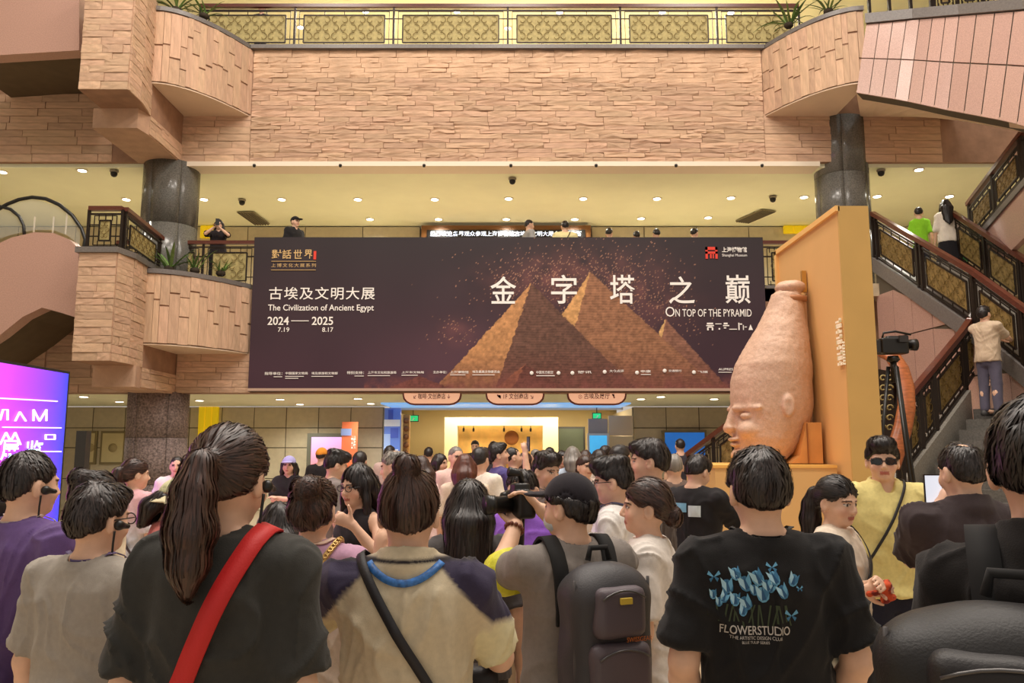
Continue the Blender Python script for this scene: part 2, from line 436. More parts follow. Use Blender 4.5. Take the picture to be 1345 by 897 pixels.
# ---- winding stair cladding, upper right: slanted granite tiles
def lerp(a, b, t): return a + (b - a) * t
TOPP = [(1138, 32, 14.9), (1200, 26, 14.5), (1260, 21, 13.8), (1345, 14, 12.7), (1440, 4, 11.4)]
BOTP = [(1125, 122, 14.9), (1185, 132, 14.5), (1245, 145, 13.8), (1325, 160, 12.7), (1410, 186, 11.4)]
def along(pl, t):
    t *= len(pl) - 1; i = min(int(t), len(pl) - 2); return P(*pl[i]).lerp(P(*pl[i + 1]), t - i)
sw = MB(); K = 16
for i in range(K):
    a, b = i / K, (i + 1) / K; n = Vector((.25, .3, 0))
    A, B, C, D = along(BOTP, a), along(BOTP, b), along(TOPP, b), along(TOPP, a)
    sw.hexa([A, B, B + n, A + n], [D, C, C + n, D + n])
sw = struct(sw, 'wall_stair_upper', M_WALLJ)
NT = 14
for i in range(NT):
    for j in range(2):
        a, b = (i + .03) / NT, (i + .97) / NT; h0, h1 = (.0, .49) if j == 0 else (.505, .99)
        q = [along(BOTP, a).lerp(along(TOPP, a), h0), along(BOTP, b).lerp(along(TOPP, b), h0), along(BOTP, b).lerp(along(TOPP, b), h1), along(BOTP, a).lerp(along(TOPP, a), h1)]
        MB().prism([p + Vector((-.015, -.02, 0)) for p in q], (.02, .03, 0)).build('tile', M_PINKT, sw)
cp = MB()
for i in range(K):
    A, B = along(TOPP, i / K), along(TOPP, (i + 1) / K); n = Vector((.3, .35, 0)); o_ = Vector((-.05, -.06, 0)); u = Vector((0, 0, .2))
    cp.hexa([A + o_, B + o_, B + n, A + n], [A + o_ + u, B + o_ + u, B + n + u, A + n + u])
cp.build('coping', M_CAP, sw)
so = MB()
pb = [along(BOTP, i / 8) for i in range(9)]
for i in range(8):
    A, B = pb[i], pb[i + 1]
    tA = Vector((P(1130 + 15 * i, 153, W).x, W, zb3 - .03)); tB = Vector((P(1145 + 15 * i, 153, W).x, W, zb3 - .03))
    so.hexa([A, B, tB, tA], [p + Vector((0, 0, .05)) for p in (A, B, tB, tA)])
so.build('soffit', M_SOFF, sw)

# ---- railings
def scrolls(mb, pt, n, u0, u1, h0, h1, L):
    """rows of paired scroll curls in panel coordinates"""
    H = h1 - h0; rows = 3; c = H / rows; k = max(2, round((u1 - u0) * L / c)); du = (u1 - u0) / k
    for j in range(rows):
        for i in range(k):
            cu = u0 + (i + .5) * du; ch = h0 + (j + .5) * c; s = 1 if (i + j) % 2 else -1
            pts = []
            for q in range(11):
                a = q / 10 * 4.8; r = c * .55 * (1 - q / 10 * .7)
                pts.append(pt(cu + s * math.cos(a + 1.2) * r / L, ch + math.sin(a + 1.2) * r) + n * .02)
            mb.ribbon(pts, [n] * 11, .009, .01)
def railing(name, label, a, b, h, us, panels=True, group=None, hand=M_WOOD, face=(0, -1, 0), plate=True, hw=.09):
    a = Vector(a); b = Vector(b); L = (b - a).length; n = Vector(face)
    e = empty(name, a, 0, label, 'railing', group)
    pt = lambda u, z: a.lerp(b, u) + Vector((0, 0, z))
    MB().bar(pt(0, h - .03), pt(1, h - .03), hw, .075).build('handrail', hand, e)
    MB().bar(pt(0, h - .13), pt(1, h - .13), .03, .03).build('top_bar', M_BLK, e)
    MB().bar(pt(0, .05), pt(1, .05), .03, .03).build('bottom_bar', M_BLK, e)
    for u in us:
        MB().bar(pt(u, 0), pt(u, h - .05), .045).build('post', M_BLK, e)
    if panels:
        for i in range(len(us) - 1):
            u0, u1 = us[i], us[i + 1]; g = .10 / L; g2 = .2 / L
            if (u1 - u0) * L < .45: continue
            fr = MB()
            for (q0, q1, z0, z1, t) in ((u0 + g, u1 - g, .08, h - .16, .014), (u0 + g2, u1 - g2, .16, h - .25, .026)):
                fr.bar(pt(q0, z0), pt(q1, z0), t); fr.bar(pt(q0, z1), pt(q1, z1), t); fr.bar(pt(q0, z0), pt(q0, z1), t); fr.bar(pt(q1, z0), pt(q1, z1), t)
            for zz in (.24, h - .33):
                fr.bar(pt(u0, zz), pt(u0 + g2, zz), .02); fr.bar(pt(u1 - g2, zz), pt(u1, zz), .02)
            for k in (.3, .5, .7):
                uu = lerp(u0, u1, k); fr.bar(pt(uu, .05), pt(uu, .16), .014); fr.bar(pt(uu, h - .25), pt(uu, h - .13), .014)
            fr.build('panel_frame', M_BLK, e)
            q0, q1 = u0 + g2, u1 - g2; z0, z1 = .17, h - .26
            if plate:
                pl = MB().prism([pt(q0, z0), pt(q1, z0), pt(q1, z1), pt(q0, z1)], n * -.012).build('lattice_panel', M_BRASS, e)
            else: pl = e
            sm = MB(); scrolls(sm, pt, n, q0 + .02 / L, q1 - .02 / L, z0 + .02, z1 - .02, L)
            so_ = sm.build('scrollwork', M_SCROLL, pl)
            if plate: so_.location = ORG[pl.name] - 0 * n; so_.data.transform(Matrix.Translation(-a))
    return e
# upper balcony
ry = W + .12; zr = zU1 + .09
rx = [P(px, 40, ry).x for px in (262, 387, 517, 667, 815, 942, 1050)]
railing('balcony_railing', 'dark bronze railing with gilt scroll panels along the top balcony', (rx[0], ry, zr), (rx[-1], ry, zr), 1.05,
        [(x - rx[0]) / (rx[-1] - rx[0]) for x in rx])
# middle balcony beside and behind the banner
xa, xb = P(150, 330, W).x, P(335, 330, W).x
railing('balcony_railing', 'dark railing with scroll panels on the middle balcony behind the planter', (xa, W + .1, 5.02), (xb, W + .1, 5.02), 1.02, [0, .3, .62, 1])
xa, xb = P(1003, 330, W).x, P(1068, 330, W).x
railing('balcony_railing', 'short dark railing between the dark banner and the tall orange panel', (xa, W + .1, 5.02), (xb, W + .1, 5.02), 1.02, [0, .5, 1])
struct(MB().box((P(1003, 340, W).x, W - .1, 4.98), (P(1075, 340, W).x, W + .4, 5.04)), 'trim_3', M_CAP)
# pier top railing that slopes down to the planter
zt = P(140, 332, 13.8).z + .1
p0 = Vector((P(116, 300, 13.95).x, 13.95, zt)); p1 = Vector((P(160, 300, 13.95).x, 13.95, zt)); p2 = Vector((P(212, 330, 15.6).x, 15.6, 5.08))
railing('pier_railing', 'short dark railing on the stone pier beside the escalator handrail', p0, p1, .78, [0, 1], hw=.1)
railing('pier_railing', 'dark railing with brass scrolls sloping from the pier down to the round column', p1 + Vector((.03, .03, 0)), p2, .78, [0.02, .95], face=(.8, -.6, 0), hw=.1)

# ---- escalators, far left
M_ESC = mat('escalator_granite', S(190, 150, 134), .35, noise=.12, nscale=50, detail=6)
def escalator(poly, Y, soff, label, rails):
    c = P(50, 400, Y)
    e = empty('escalator', (c.x, Y, poly_z(poly, Y)), 0, label, 'escalator')
    MB().prism([P(x, y, Y) for x, y in poly], (0, .3, 0)).build('side_cladding', M_ESC, e)
    low = [P(x, y, Y + .3) for x, y in soff]
    m = MB()
    for i in range(len(low) - 1):
        A, B = low[i], low[i + 1]; C = Vector((B.x, W - .02, B.z)); D = Vector((A.x, W - .02, A.z))
        m.hexa([A, B, C, D], [p + Vector((0, 0, .08)) for p in (A, B, C, D)])
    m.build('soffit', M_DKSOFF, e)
    for pts, r in rails:
        MB().tube([P(x, y, Y + .15) for x, y in pts], r, 8).build('handrail', mat('black_rubber', S(28, 28, 26), .35), e)
    return e
def poly_z(poly, Y): return min(P(x, y, Y).z for x, y in poly)
escalator([(-60, 76), (104, 66), (104, -30), (-60, -30)], 14.4, [(-60, 76), (104, 66)], 'upper escalator with smooth granite cladding beside the tall stone pier', [])
hum = [(-60, 352), (-20, 328), (15, 312), (45, 305), (70, 306), (90, 314), (103, 326)]
und = [(103, 418), (75, 409), (55, 404), (30, 416), (0, 440), (-60, 480)]
arc = lambda pts, n=4: [tuple(Vector(p).lerp(Vector(q), k / n)) for p, q in zip(pts, pts[1:]) for k in range(n)] + [pts[-1]]
e2 = escalator(hum + und, 14.45, und[::-1], 'escalator with humped granite side and looping black handrails beside the stone pier',
               [(arc([(-20, 285), (10, 268), (25, 262), (42, 259), (60, 261), (78, 269), (95, 283), (107, 300), (112, 315), (110, 326), (104, 331)], 2), .035),
                (arc([(-20, 268), (0, 271), (14, 275), (25, 284), (31, 296), (32, 308)], 2), .03)])
gl = MB().prism([P(x, y, 14.6) for x, y in [(-20, 320), (15, 308), (45, 302), (70, 302), (90, 310), (104, 322), (106, 300), (94, 284), (76, 270), (42, 261), (10, 269), (-20, 286)]], (0, .015, 0)).build('glass_balustrade', glass('clear_glass', (.85, .92, .85), .05, .12), e2)
dk = MB()
for px, h in ((45, 22), (70, 22), (87, 26)): MB().box(tuple(P(px - 2, 307, 15.2)), tuple(P(px + 2, 307 - h, 15.25))).build('baluster', M_WHITE, e2)

# ---- right-hand stairs
M_HAND2 = M_WOOD
A0 = P(1149, 338, 16.0); A1 = P(1281, 428, 13.0); A2 = P(1345, 480, 12.0); A3 = A2 + (A2 - A1) * 1.6
w = MB()
for a, b in ((A0, A1), (A1, A2), (A2, A3)):
    t = Vector((.18, 0, 0)); lo = lambda p: Vector((p.x, p.y, 0))
    w.hexa([lo(a), lo(b), lo(b) + t, lo(a) + t], [a - Vector((0, 0, .28)), b - Vector((0, 0, .28)), b - Vector((0, 0, .28)) + t, a - Vector((0, 0, .28)) + t])
sw2 = struct(w, 'wall_stair_lower', M_WALLJ)
for i in range(9):                                   # granite tiles that stop under the slope
    y0, y1 = 16 - i * .62, 16 - (i + 1) * .62
    def ztop(y):
        for a, b in ((A0, A1), (A1, A2), (A2, A3)):
            if a.y >= y >= b.y: return a.lerp(b, (a.y - y) / (a.y - b.y))
        return A3 if y < A3.y else A0
    for j in range(5):
        z0, z1 = j * .95 + .012, (j + 1) * .95 - .012
        a, b = ztop(y0), ztop(y1); zt0, zt1 = min(z1, a.z - .3), min(z1, b.z - .3)
        if zt0 < z0 + .05: continue
        poly = [(a.x - .02, y0 - .012, z0), (a.x - .02, y0 - .012, zt0)]
        if zt1 > z0 + .02: poly += [(b.x - .02, y1 + .012, zt1), (b.x - .02, y1 + .012, z0)]
        else: poly += [(lerp(a.x, b.x, .6) - .02, lerp(y0, y1, .6), z0)]
        MB().prism(poly, (.03, 0, 0)).build('tile', M_PINKT, sw2)
st = empty('upper_staircase', (A0.x, A0.y, 0), 0, 'upper stair flight with grey stringer climbing to the middle balcony', 'staircase')
s_ = MB()
for a, b in ((A0, A1), (A1, A2), (A2, A3)):
    t = Vector((.25, 0, 0)); o_ = Vector((-.06, 0, 0)); d = Vector((0, 0, -.3))
    s_.hexa([a + o_ + d, b + o_ + d, b + t + d, a + t + d], [a + o_, b + o_, b + t, a + t])
s_.build('stringer', M_CAP, st)
nst = 17
for i in range(nst):
    t = i / nst; p = A0.lerp(A2, t); q = A0.lerp(A2, (i + 1) / nst)
    MB().box((p.x + .26, q.y, p.z - .32), (p.x + 1.5, p.y, p.z - .15)).build('step', M_STEP, st)
struct(MB().box((A0.x - 1.9, 15.9, 4.72), (14, W + .1, 4.98)), 'floor_4', M_FLOOR)
def railpath(name, label, pts, h, posts, face, group=None):
    a = pts[0]; e = empty(name, a, 0, label, 'railing', group)
    for (p, q), us in zip(zip(pts, pts[1:]), posts):
        L = (q - p).length; pt = lambda u, z: p.lerp(q, u) + Vector((0, 0, z)); n = Vector(face).normalized()
        MB().bar(pt(0, h), pt(1.005, h), .1, .08).build('handrail', M_HAND2, e)
        MB().bar(pt(0, h - .12), pt(1, h - .12), .03).build('top_bar', M_BLK, e)
        MB().bar(pt(0, .04), pt(1, .04), .035).build('bottom_bar', M_BLK, e)
        for u in us: MB().bar(pt(u, 0), pt(u, h), .055).build('post', M_BLK, e)
        for u0, u1 in zip(us, us[1:]):
            if (u1 - u0) * L < .4: continue
            fr = MB(); g, g2 = .09 / L, .17 / L
            for (q0, q1, z0, z1, tt) in ((u0 + g, u1 - g, .08, h - .17, .016), (u0 + g2, u1 - g2, .16, h - .25, .03)):
                fr.bar(pt(q0, z0), pt(q1, z0), tt); fr.bar(pt(q0, z1), pt(q1, z1), tt); fr.bar(pt(q0, z0), pt(q0, z1), tt); fr.bar(pt(q1, z0), pt(q1, z1), tt)
            for k in (.2, .4, .6, .8):
                uu = lerp(u0, u1, k); fr.bar(pt(uu, .05), pt(uu, .16), .016); fr.bar(pt(uu, h - .25), pt(uu, h - .12), .016)
            fr.build('panel_frame', M_BLK, e)
            pl = MB().prism([pt(u0 + g2, .17), pt(u1 - g2, .17), pt(u1 - g2, h - .26), pt(u0 + g2, h - .26)], n * -.012).build('lattice_panel', mat('aged_brass_plate', S(150, 126, 76), .5, metal=.3, noise=.3, nscale=14), e)
            sm = MB(); scrolls(sm, pt, n, u0 + g2 + .02 / L, u1 - g2 - .02 / L, .19, h - .28, L)
            so_ = sm.build('scrollwork', M_SCROLL, pl); so_.data.transform(Matrix.Translation(-a))
    return e
railpath('stair_railing', 'dark railing with scroll panels above the grey stringer of the upper stair flight', [A0, A1, A2, A3], .93,
         [[0, .04, .5, .54, 1], [0.03, 1], [.03, .5, 1]], (-1, -.1, 0))
q0 = P(1255, 338, 16.0); q1 = P(1345, 405, 14.0); q2 = q1 + (q1 - q0)
railpath('stair_railing', 'inner dark railing of the upper flight behind the woman in white', [q0, q1, q2], .95, [[.02, .5, .98], [.02, .5, 1]], (-.6, -.8, 0))
u0_ = P(1275, 318, 16.0); u1_ = P(1345, 236, 13.4); u2_ = u1_ + (u1_ - u0_) * .8
railpath('stair_railing', 'steep dark railing with gold scrolls under the winding granite stair', [u0_, u1_, u2_], .8, [[.02, .5, .98], [.02, .5, 1]], (-.7, -.7, 0))
g_ = MB()
for a, b in ((u0_, u1_), (u1_, u2_)):
    d = Vector((0, 0, -.95)); t = Vector((.15, .1, 0)); g_.hexa([a + d, b + d, b + d + t, a + d + t], [a, b, b + t, a + t])
struct(g_, 'wall_stair_side', M_PINK)
cpx = MB()
for a, b in ((u0_, u1_), (u1_, u2_)):
    d = Vector((0, 0, -.12)); t = Vector((.2, .15, 0)); o_ = Vector((-.05, -.05, 0)); cpx.hexa([a + d + o_, b + d + o_, b + d + t, a + d + t], [a + o_, b + o_, b + t, a + t])
struct(cpx, 'trim_4', M_CAP)
# lower flight: steps turn from straight away to away-and-right
LE = []
zst = .165
for i in range(15):
    z = zst * (i + 1)
    if z <= 1.06: t = z / 1.06; p = Vector((lerp(5.05, 5.42, t), lerp(9.1, 11.0, t), z)); d = Vector((.19, .98, 0))
    else: t = (z - 1.06) / 1.45; p = Vector((lerp(5.42, 7.45, t), lerp(11.0, 12.7, t), z)); d = Vector((.19, .98, 0)).lerp(Vector((.766, .64, 0)), min(1, t * 2)).normalized()
    LE.append((p, d))
ls = empty('lower_staircase', (5.05, 9.1, 0), 0, 'lower grey stone staircase with a railing beside the tall orange panel', 'staircase')
for i, (p, d) in enumerate(LE[:14]):
    q, d2 = LE[min(i + 1, 14)]; r0 = Vector((d.y, -d.x, 0)); r1 = Vector((d2.y, -d2.x, 0)); r0 *= min(3, (7.5 - p.x) / r0.x); r1 *= min(3, (7.5 - q.x) / r1.x)
    dz = Vector((0, 0, -zst)); q = Vector((q.x, q.y, p.z)); e_ = d * .1
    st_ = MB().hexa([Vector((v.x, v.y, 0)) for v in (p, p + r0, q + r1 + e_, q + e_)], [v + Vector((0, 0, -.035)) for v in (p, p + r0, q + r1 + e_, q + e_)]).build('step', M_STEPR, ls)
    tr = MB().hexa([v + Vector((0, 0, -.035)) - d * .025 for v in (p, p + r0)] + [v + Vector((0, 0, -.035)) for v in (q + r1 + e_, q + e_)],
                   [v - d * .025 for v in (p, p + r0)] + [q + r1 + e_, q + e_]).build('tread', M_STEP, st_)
cb = [Vector((p.x - .12 * d.y, p.y + .12 * d.x, p.z + .12)) for p, d in LE[5:15]]
k_ = MB()
for a, b in zip(cb, cb[1:]):
    r = Vector((-.14, .14, 0)); k_.hexa([Vector((v.x, v.y, 0)) for v in (a, b, b + r, a + r)], [a, b, b + r, a + r])
k_.build('curb', M_STEP, ls)
c0, c1 = cb[1] + Vector((-.05, .05, 0)), cb[9] + Vector((-.05, .05, 0))
cm = c0.lerp(c1, .05)
railpath('stair_railing', 'railing with a row of scroll panels on the curb of the lower stone stairs', [cm, cb[5] + Vector((-.05, .05, 0)), c1, c1 + (c1 - cb[5]) * .7], .93, [[0, .06, .55, 1], [.02, 1], [.02, 1]], (.5, -.8, 0))
# wide curved wooden handrail and newel of the turning stair
vw = empty('curved_handrail', tuple(P(1185, 640, 10.6).xy) + (0,), 0, 'wide orange-brown wooden handrail curving down beside the orange panel', 'handrail')
cv = [P(1160, 462, 10.9), P(1172, 468, 10.8), P(1183, 484, 10.7), P(1190, 508, 10.6), P(1191, 535, 10.5), P(1186, 562, 10.4), P(1178, 588, 10.3), P(1170, 612, 10.25)]
MB().tube(arc([tuple(p) for p in cv], 3), .12, 10, flat=.55, upv=(.3, -.9, .2)).build('rail', M_WOODC, vw)
np_ = MB(); b0 = P(1160, 480, 10.9)
for k in range(5):
    p = Vector(cv[k + 2]) + Vector((-.05, .1, -.06)); MB().bar((p.x, p.y, 0), p, .04).build('baluster', M_BLK, vw)
nl = MB().prism([P(1153, 485, 10.95), P(1180, 490, 10.8), P(1183, 575, 10.7), P(1153, 580, 10.95)], (0, -.03, 0)).build('lattice_panel', mat('dark_lattice', S(40, 30, 20), .5, metal=.3), vw)
sm = MB()
for j in range(6):
    for i in range(2):
        c = P(1158 + i * 9, 497 + j * 13, 10.72); r = .05
        sm = MB(); sm.ribbon([c + Vector((math.cos(a) * r * (1 - a / 9), -.03, math.sin(a) * r * (1 - a / 9))) for a in [k * .55 for k in range(11)]], [(0, -1, 0)] * 11, .015, .015)
        so_ = sm.build('curl', M_BRASS, nl); so_.data.transform(Matrix.Translation(-ORG[vw.name]))
# stair railing seen behind the statue
b0, b1 = P(905, 668, 14.5), P(975, 620, 13.6)
railpath('stair_railing', 'dark red stair railing with curled ironwork behind the statue pedestal', [b0, b1], .95, [[.02, .5, .98]], (-.4, -.9, 0))
w_ = MB(); w_.hexa([(b0.x, b0.y, 0), (b1.x, b1.y, 0), (b1.x, b1.y + .3, 0), (b0.x, b0.y + .3, 0)], [b0, b1, b1 + Vector((0, .3, 0)), b0 + Vector((0, .3, 0))])
struct(w_, 'wall_stair_far', M_PINK)

t0_, t1_, t2_ = along(TOPP, .0), along(TOPP, .35), along(TOPP, .7)
railpath('stair_railing', 'pale-lit lattice railing on the coping of the winding granite stair', [p + Vector((.12, .14, .21)) for p in (t0_, t1_, t2_)], .95, [[.02, .34, .67, .98], [.02, .34, .67, 1]], (-.4, -.9, 0))
# ================================================================== soft bodies: distance fields turned into one skin
class Field:
    def __init__(s, lo, hi, step, fine=()):
        s.ax = []
        for k in range(3):
            a = [lo[k]]; x = lo[k]
            while x < hi[k]:
                st = step
                for f in fine:
                    if f[0][k] - st < x < f[1][k]: st = min(st, f[2])
                x += st; a.append(x)
            s.ax.append(np.array(a, dtype=np.float32))
        s.F = np.full([len(a) for a in s.ax], .2, np.float32)
    def sub(s, lo, hi, m=.07):
        sl = []
        for k in range(3):
            i0 = np.searchsorted(s.ax[k], lo[k] - m); i1 = np.searchsorted(s.ax[k], hi[k] + m)
            if i1 <= i0: return None
            sl.append(slice(i0, i1))
        X, Y, Z = [s.ax[k][sl[k]] for k in range(3)]
        return tuple(sl), X[:, None, None], Y[None, :, None], Z[None, None, :]
    def put(s, sl, d, k=.02, op='u'):
        f = s.F[sl]
        if op == 'u':
            if k > 0:
                h = np.clip(.5 + .5 * (f - d) / k, 0, 1); s.F[sl] = f + (d - f) * h - k * h * (1 - h)
            else: s.F[sl] = np.minimum(f, d)
        elif op == 's':
            d = -d
            if k > 0:
                h = np.clip(.5 - .5 * (f - d) / k, 0, 1); s.F[sl] = f + (d - f) * h + k * h * (1 - h)
            else: s.F[sl] = np.maximum(f, d)
    def cone(s, a, b, ra, rb, k=.02, clip=(0, 0), op='u', flat=None):
        a = np.array(a, np.float32); b = np.array(b, np.float32); r = max(ra, rb)
        q = s.sub(np.minimum(a, b) - r, np.maximum(a, b) + r)
        if q is None: return s
        sl, X, Y, Z = q; d = b - a; L2 = float(d @ d) + 1e-9; L = math.sqrt(L2)
        px, py, pz = X - a[0], Y - a[1], Z - a[2]
        t0 = (px * d[0] + py * d[1] + pz * d[2]) / L2; t = np.clip(t0, 0, 1)
        if flat is not None:                       # flattened along a direction
            n = np.array(flat[0], np.float32); n /= np.linalg.norm(n); e = flat[1]
            qx, qy, qz = px - t * d[0], py - t * d[1], pz - t * d[2]; dn = qx * n[0] + qy * n[1] + qz * n[2]
            dist = np.sqrt(np.maximum(qx ** 2 + qy ** 2 + qz ** 2 - dn ** 2, 0) + (dn / e) ** 2)
            D = (dist - (ra + (rb - ra) * t)) * max(e, .5)
        else:
            D = np.sqrt((px - t * d[0]) ** 2 + (py - t * d[1]) ** 2 + (pz - t * d[2]) ** 2) - (ra + (rb - ra) * t)
        if clip[0]: D = np.maximum(D, -t0 * L)
        if clip[1]: D = np.maximum(D, (t0 - 1) * L)
        s.put(sl, D, k, op); return s
    def ell(s, c, r, rot=None, k=.02, op='u', below=None):
        c = np.array(c, np.float32); m = max(r); q = s.sub(c - m, c + m)
        if q is None: return s
        sl, X, Y, Z = q; px, py, pz = X - c[0], Y - c[1], Z - c[2]
        if rot is not None:
            Rm = np.array(rot, np.float32)
            px, py, pz = [px * Rm[0][i] + py * Rm[1][i] + pz * Rm[2][i] for i in range(3)]
        k0 = np.sqrt((px / r[0]) ** 2 + (py / r[1]) ** 2 + (pz / r[2]) ** 2); k1 = np.sqrt((px / r[0] ** 2) ** 2 + (py / r[1] ** 2) ** 2 + (pz / r[2] ** 2) ** 2)
        D = k0 * (k0 - 1) / np.maximum(k1, 1e-5)
        s.put(sl, D, k, op); return s
    def loft(s, tab, k=.02, off=0.0, clip=True, ex=2.3, lean=None):
        """tab rows: z, cx, cy, rx, ry"""
        t = np.array(tab, np.float32); z0, z1 = t[0, 0], t[-1, 0]
        q = s.sub((t[:, 1] - t[:, 3]).min() - off, 0) if False else None
        lo = (float((t[:, 1] - t[:, 3]).min()) - off, float((t[:, 2] - t[:, 4]).min()) - off, z0); hi = (float((t[:, 1] + t[:, 3]).max()) + off, float((t[:, 2] + t[:, 4]).max()) + off, z1)
        sl, X, Y, Z = s.sub(lo, hi)
        zz = Z[0, 0]
        # smooth interpolation through the rows
        cx, cy, rx, ry = [np.interp(zz, t[:, 0], t[:, i])[None, None, :].astype(np.float32) for i in (1, 2, 3, 4)]
        rx = rx + off; ry = ry + off
        qx, qy = np.abs(X - cx) / rx, np.abs(Y - cy) / ry
        n = (qx ** ex + qy ** ex) ** (1 / ex)
        D = (n - 1) * np.minimum(rx, ry)
        if clip: D = np.maximum(D, np.maximum(z0 - Z, Z - z1) + 0 * D)
        s.put(sl, D, k); return s
    def box(s, c, h, r=.01, rot=None, k=.01, op='u'):
        c = np.array(c, np.float32); m = float(np.linalg.norm(h)); q = s.sub(c - m, c + m)
        if q is None: return s
        sl, X, Y, Z = q; px, py, pz = X - c[0], Y - c[1], Z - c[2]
        if rot is not None:
            Rm = np.array(rot, np.float32); px, py, pz = [px * Rm[0][i] + py * Rm[1][i] + pz * Rm[2][i] for i in range(3)]
        qx, qy, qz = np.abs(px) - h[0] + r, np.abs(py) - h[1] + r, np.abs(pz) - h[2] + r
        D = np.sqrt(np.maximum(qx, 0) ** 2 + np.maximum(qy, 0) ** 2 + np.maximum(qz, 0) ** 2) + np.minimum(np.maximum(qx, np.maximum(qy, qz)), 0) - r
        s.put(sl, D, k, op); return s
    def plane(s, n, o, k=0.0):
        """keep the side where (p-o).n < 0"""
        X, Y, Z = s.ax[0][:, None, None], s.ax[1][None, :, None], s.ax[2][None, None, :]
        D = (X - o[0]) * n[0] + (Y - o[1]) * n[1] + (Z - o[2]) * n[2]
        if k > 0:
            f = s.F; h = np.clip(.5 - .5 * (f - D) / k, 0, 1); s.F = f + (D - f) * h + k * h * (1 - h)
        else: s.F = np.maximum(s.F, D)
        return s
    def skin(s):
        F = s.F; F[0] = F[-1] = .1; F[:, 0] = F[:, -1] = .1; F[:, :, 0] = F[:, :, -1] = .1
        I = F < 0; n = F.shape
        C = np.zeros([k - 1 for k in n], np.int8)
        for a in (0, 1):
            for b in (0, 1):
                for c in (0, 1): C += I[a:n[0] - 1 + a, b:n[1] - 1 + b, c:n[2] - 1 + c]
        act = (C > 0) & (C < 8); ii, jj, kk = np.nonzero(act); nv = len(ii)
        idx = np.full(act.shape, -1, np.int32); idx[act] = np.arange(nv)
        acc = np.zeros((nv, 3)); cnt = np.zeros(nv)
        off = [(a, b, c) for a in (0, 1) for b in (0, 1) for c in (0, 1)]
        val = {o: F[ii + o[0], jj + o[1], kk + o[2]] for o in off}
        pos = {o: np.stack([s.ax[0][ii + o[0]], s.ax[1][jj + o[1]], s.ax[2][kk + o[2]]], 1) for o in off}
        for o in off:
            for d in range(3):
                if o[d]: continue
                p = list(o); p[d] = 1; p = tuple(p); f0, f1 = val[o], val[p]; m = (f0 < 0) != (f1 < 0)
                t = (f0[m] / (f0[m] - f1[m]))[:, None]; acc[m] += pos[o][m] * (1 - t) + pos[p][m] * t; cnt[m] += 1
        V = acc / cnt[:, None]; Q = []
        for d in range(3):
            a, b = [(1, 2), (2, 0), (0, 1)][d]
            s0 = [slice(None)] * 3; s1 = [slice(None)] * 3; s0[d] = slice(0, -1); s1[d] = slice(1, None)
            E = I[tuple(s0)] != I[tuple(s1)]; g = np.array(np.nonzero(E))
            ok = (g[a] > 0) & (g[b] > 0) & (g[a] < n[a] - 1) & (g[b] < n[b] - 1); g = g[:, ok]
            fl = I[tuple(g)]
            def cell(da, db):
                h = g.copy(); h[a] += da; h[b] += db; return idx[tuple(h)]
            q = np.stack([cell(-1, -1), cell(0, -1), cell(0, 0), cell(-1, 0)], 1); q[~fl] = q[~fl][:, ::-1]; Q.append(q)
        return V, np.concatenate(Q)
def vnoise(p, sc, seed=0):
    """smooth value noise, p (n,3)"""
    q = p * np.array(sc) + seed * 17.3; i = np.floor(q).astype(np.int64); f = q - i; f = f * f * (3 - 2 * f); r = 0
    for a in (0, 1):
        for b in (0, 1):
            for c in (0, 1):
                h = (i[:, 0] + a) * 374761393 + (i[:, 1] + b) * 668265263 + (i[:, 2] + c) * 2147483647 + seed * 1013
                h = (h ^ (h >> 13)) * 1274126177; h = (h ^ (h >> 16)) & 0xffff
                r = r + (h / 65535.0 - .5) * (f[:, 0] if a else 1 - f[:, 0]) * (f[:, 1] if b else 1 - f[:, 1]) * (f[:, 2] if c else 1 - f[:, 2])
    return r * 2
def vnormals(V, Q):
    n = np.cross(V[Q[:, 2]] - V[Q[:, 0]], V[Q[:, 3]] - V[Q[:, 1]]); N = np.zeros_like(V)
    for k in range(4): np.add.at(N, Q[:, k], n)
    return N / (np.linalg.norm(N, axis=1)[:, None] + 1e-9)
def cluster(V, Q, mask, cell):
    """merge the masked vertices per cell; returns vertices, quads, triangles and the old vertex each new one stands for"""
    key = np.floor(V / cell).astype(np.int64); code = (key[:, 0] * 73856093) ^ (key[:, 1] * 19349663) ^ (key[:, 2] * 83492791)
    code = np.where(mask, code, np.arange(len(V)) + (1 << 55)); u, first, inv = np.unique(code, return_index=True, return_inverse=True)
    cnt = np.bincount(inv).astype(float); W_ = np.stack([np.bincount(inv, V[:, k]) / cnt for k in range(3)], 1); q = inv[Q]
    d = [q[:, k] == q[:, (k + 1) % 4] for k in range(4)]; nd = sum(x.astype(int) for x in d); dia = (q[:, 0] == q[:, 2]) | (q[:, 1] == q[:, 3])
    quads = q[(nd == 0) & ~dia]; t = q[(nd == 1) & ~dia]; dt = np.stack(d, 1)[(nd == 1) & ~dia]; drop = dt.argmax(1)
    tri = np.stack([t[np.arange(len(t)), (drop + 1 + k) % 4] for k in range(3)], 1) if len(t) else np.zeros((0, 3), int)
    return W_, quads, tri, first
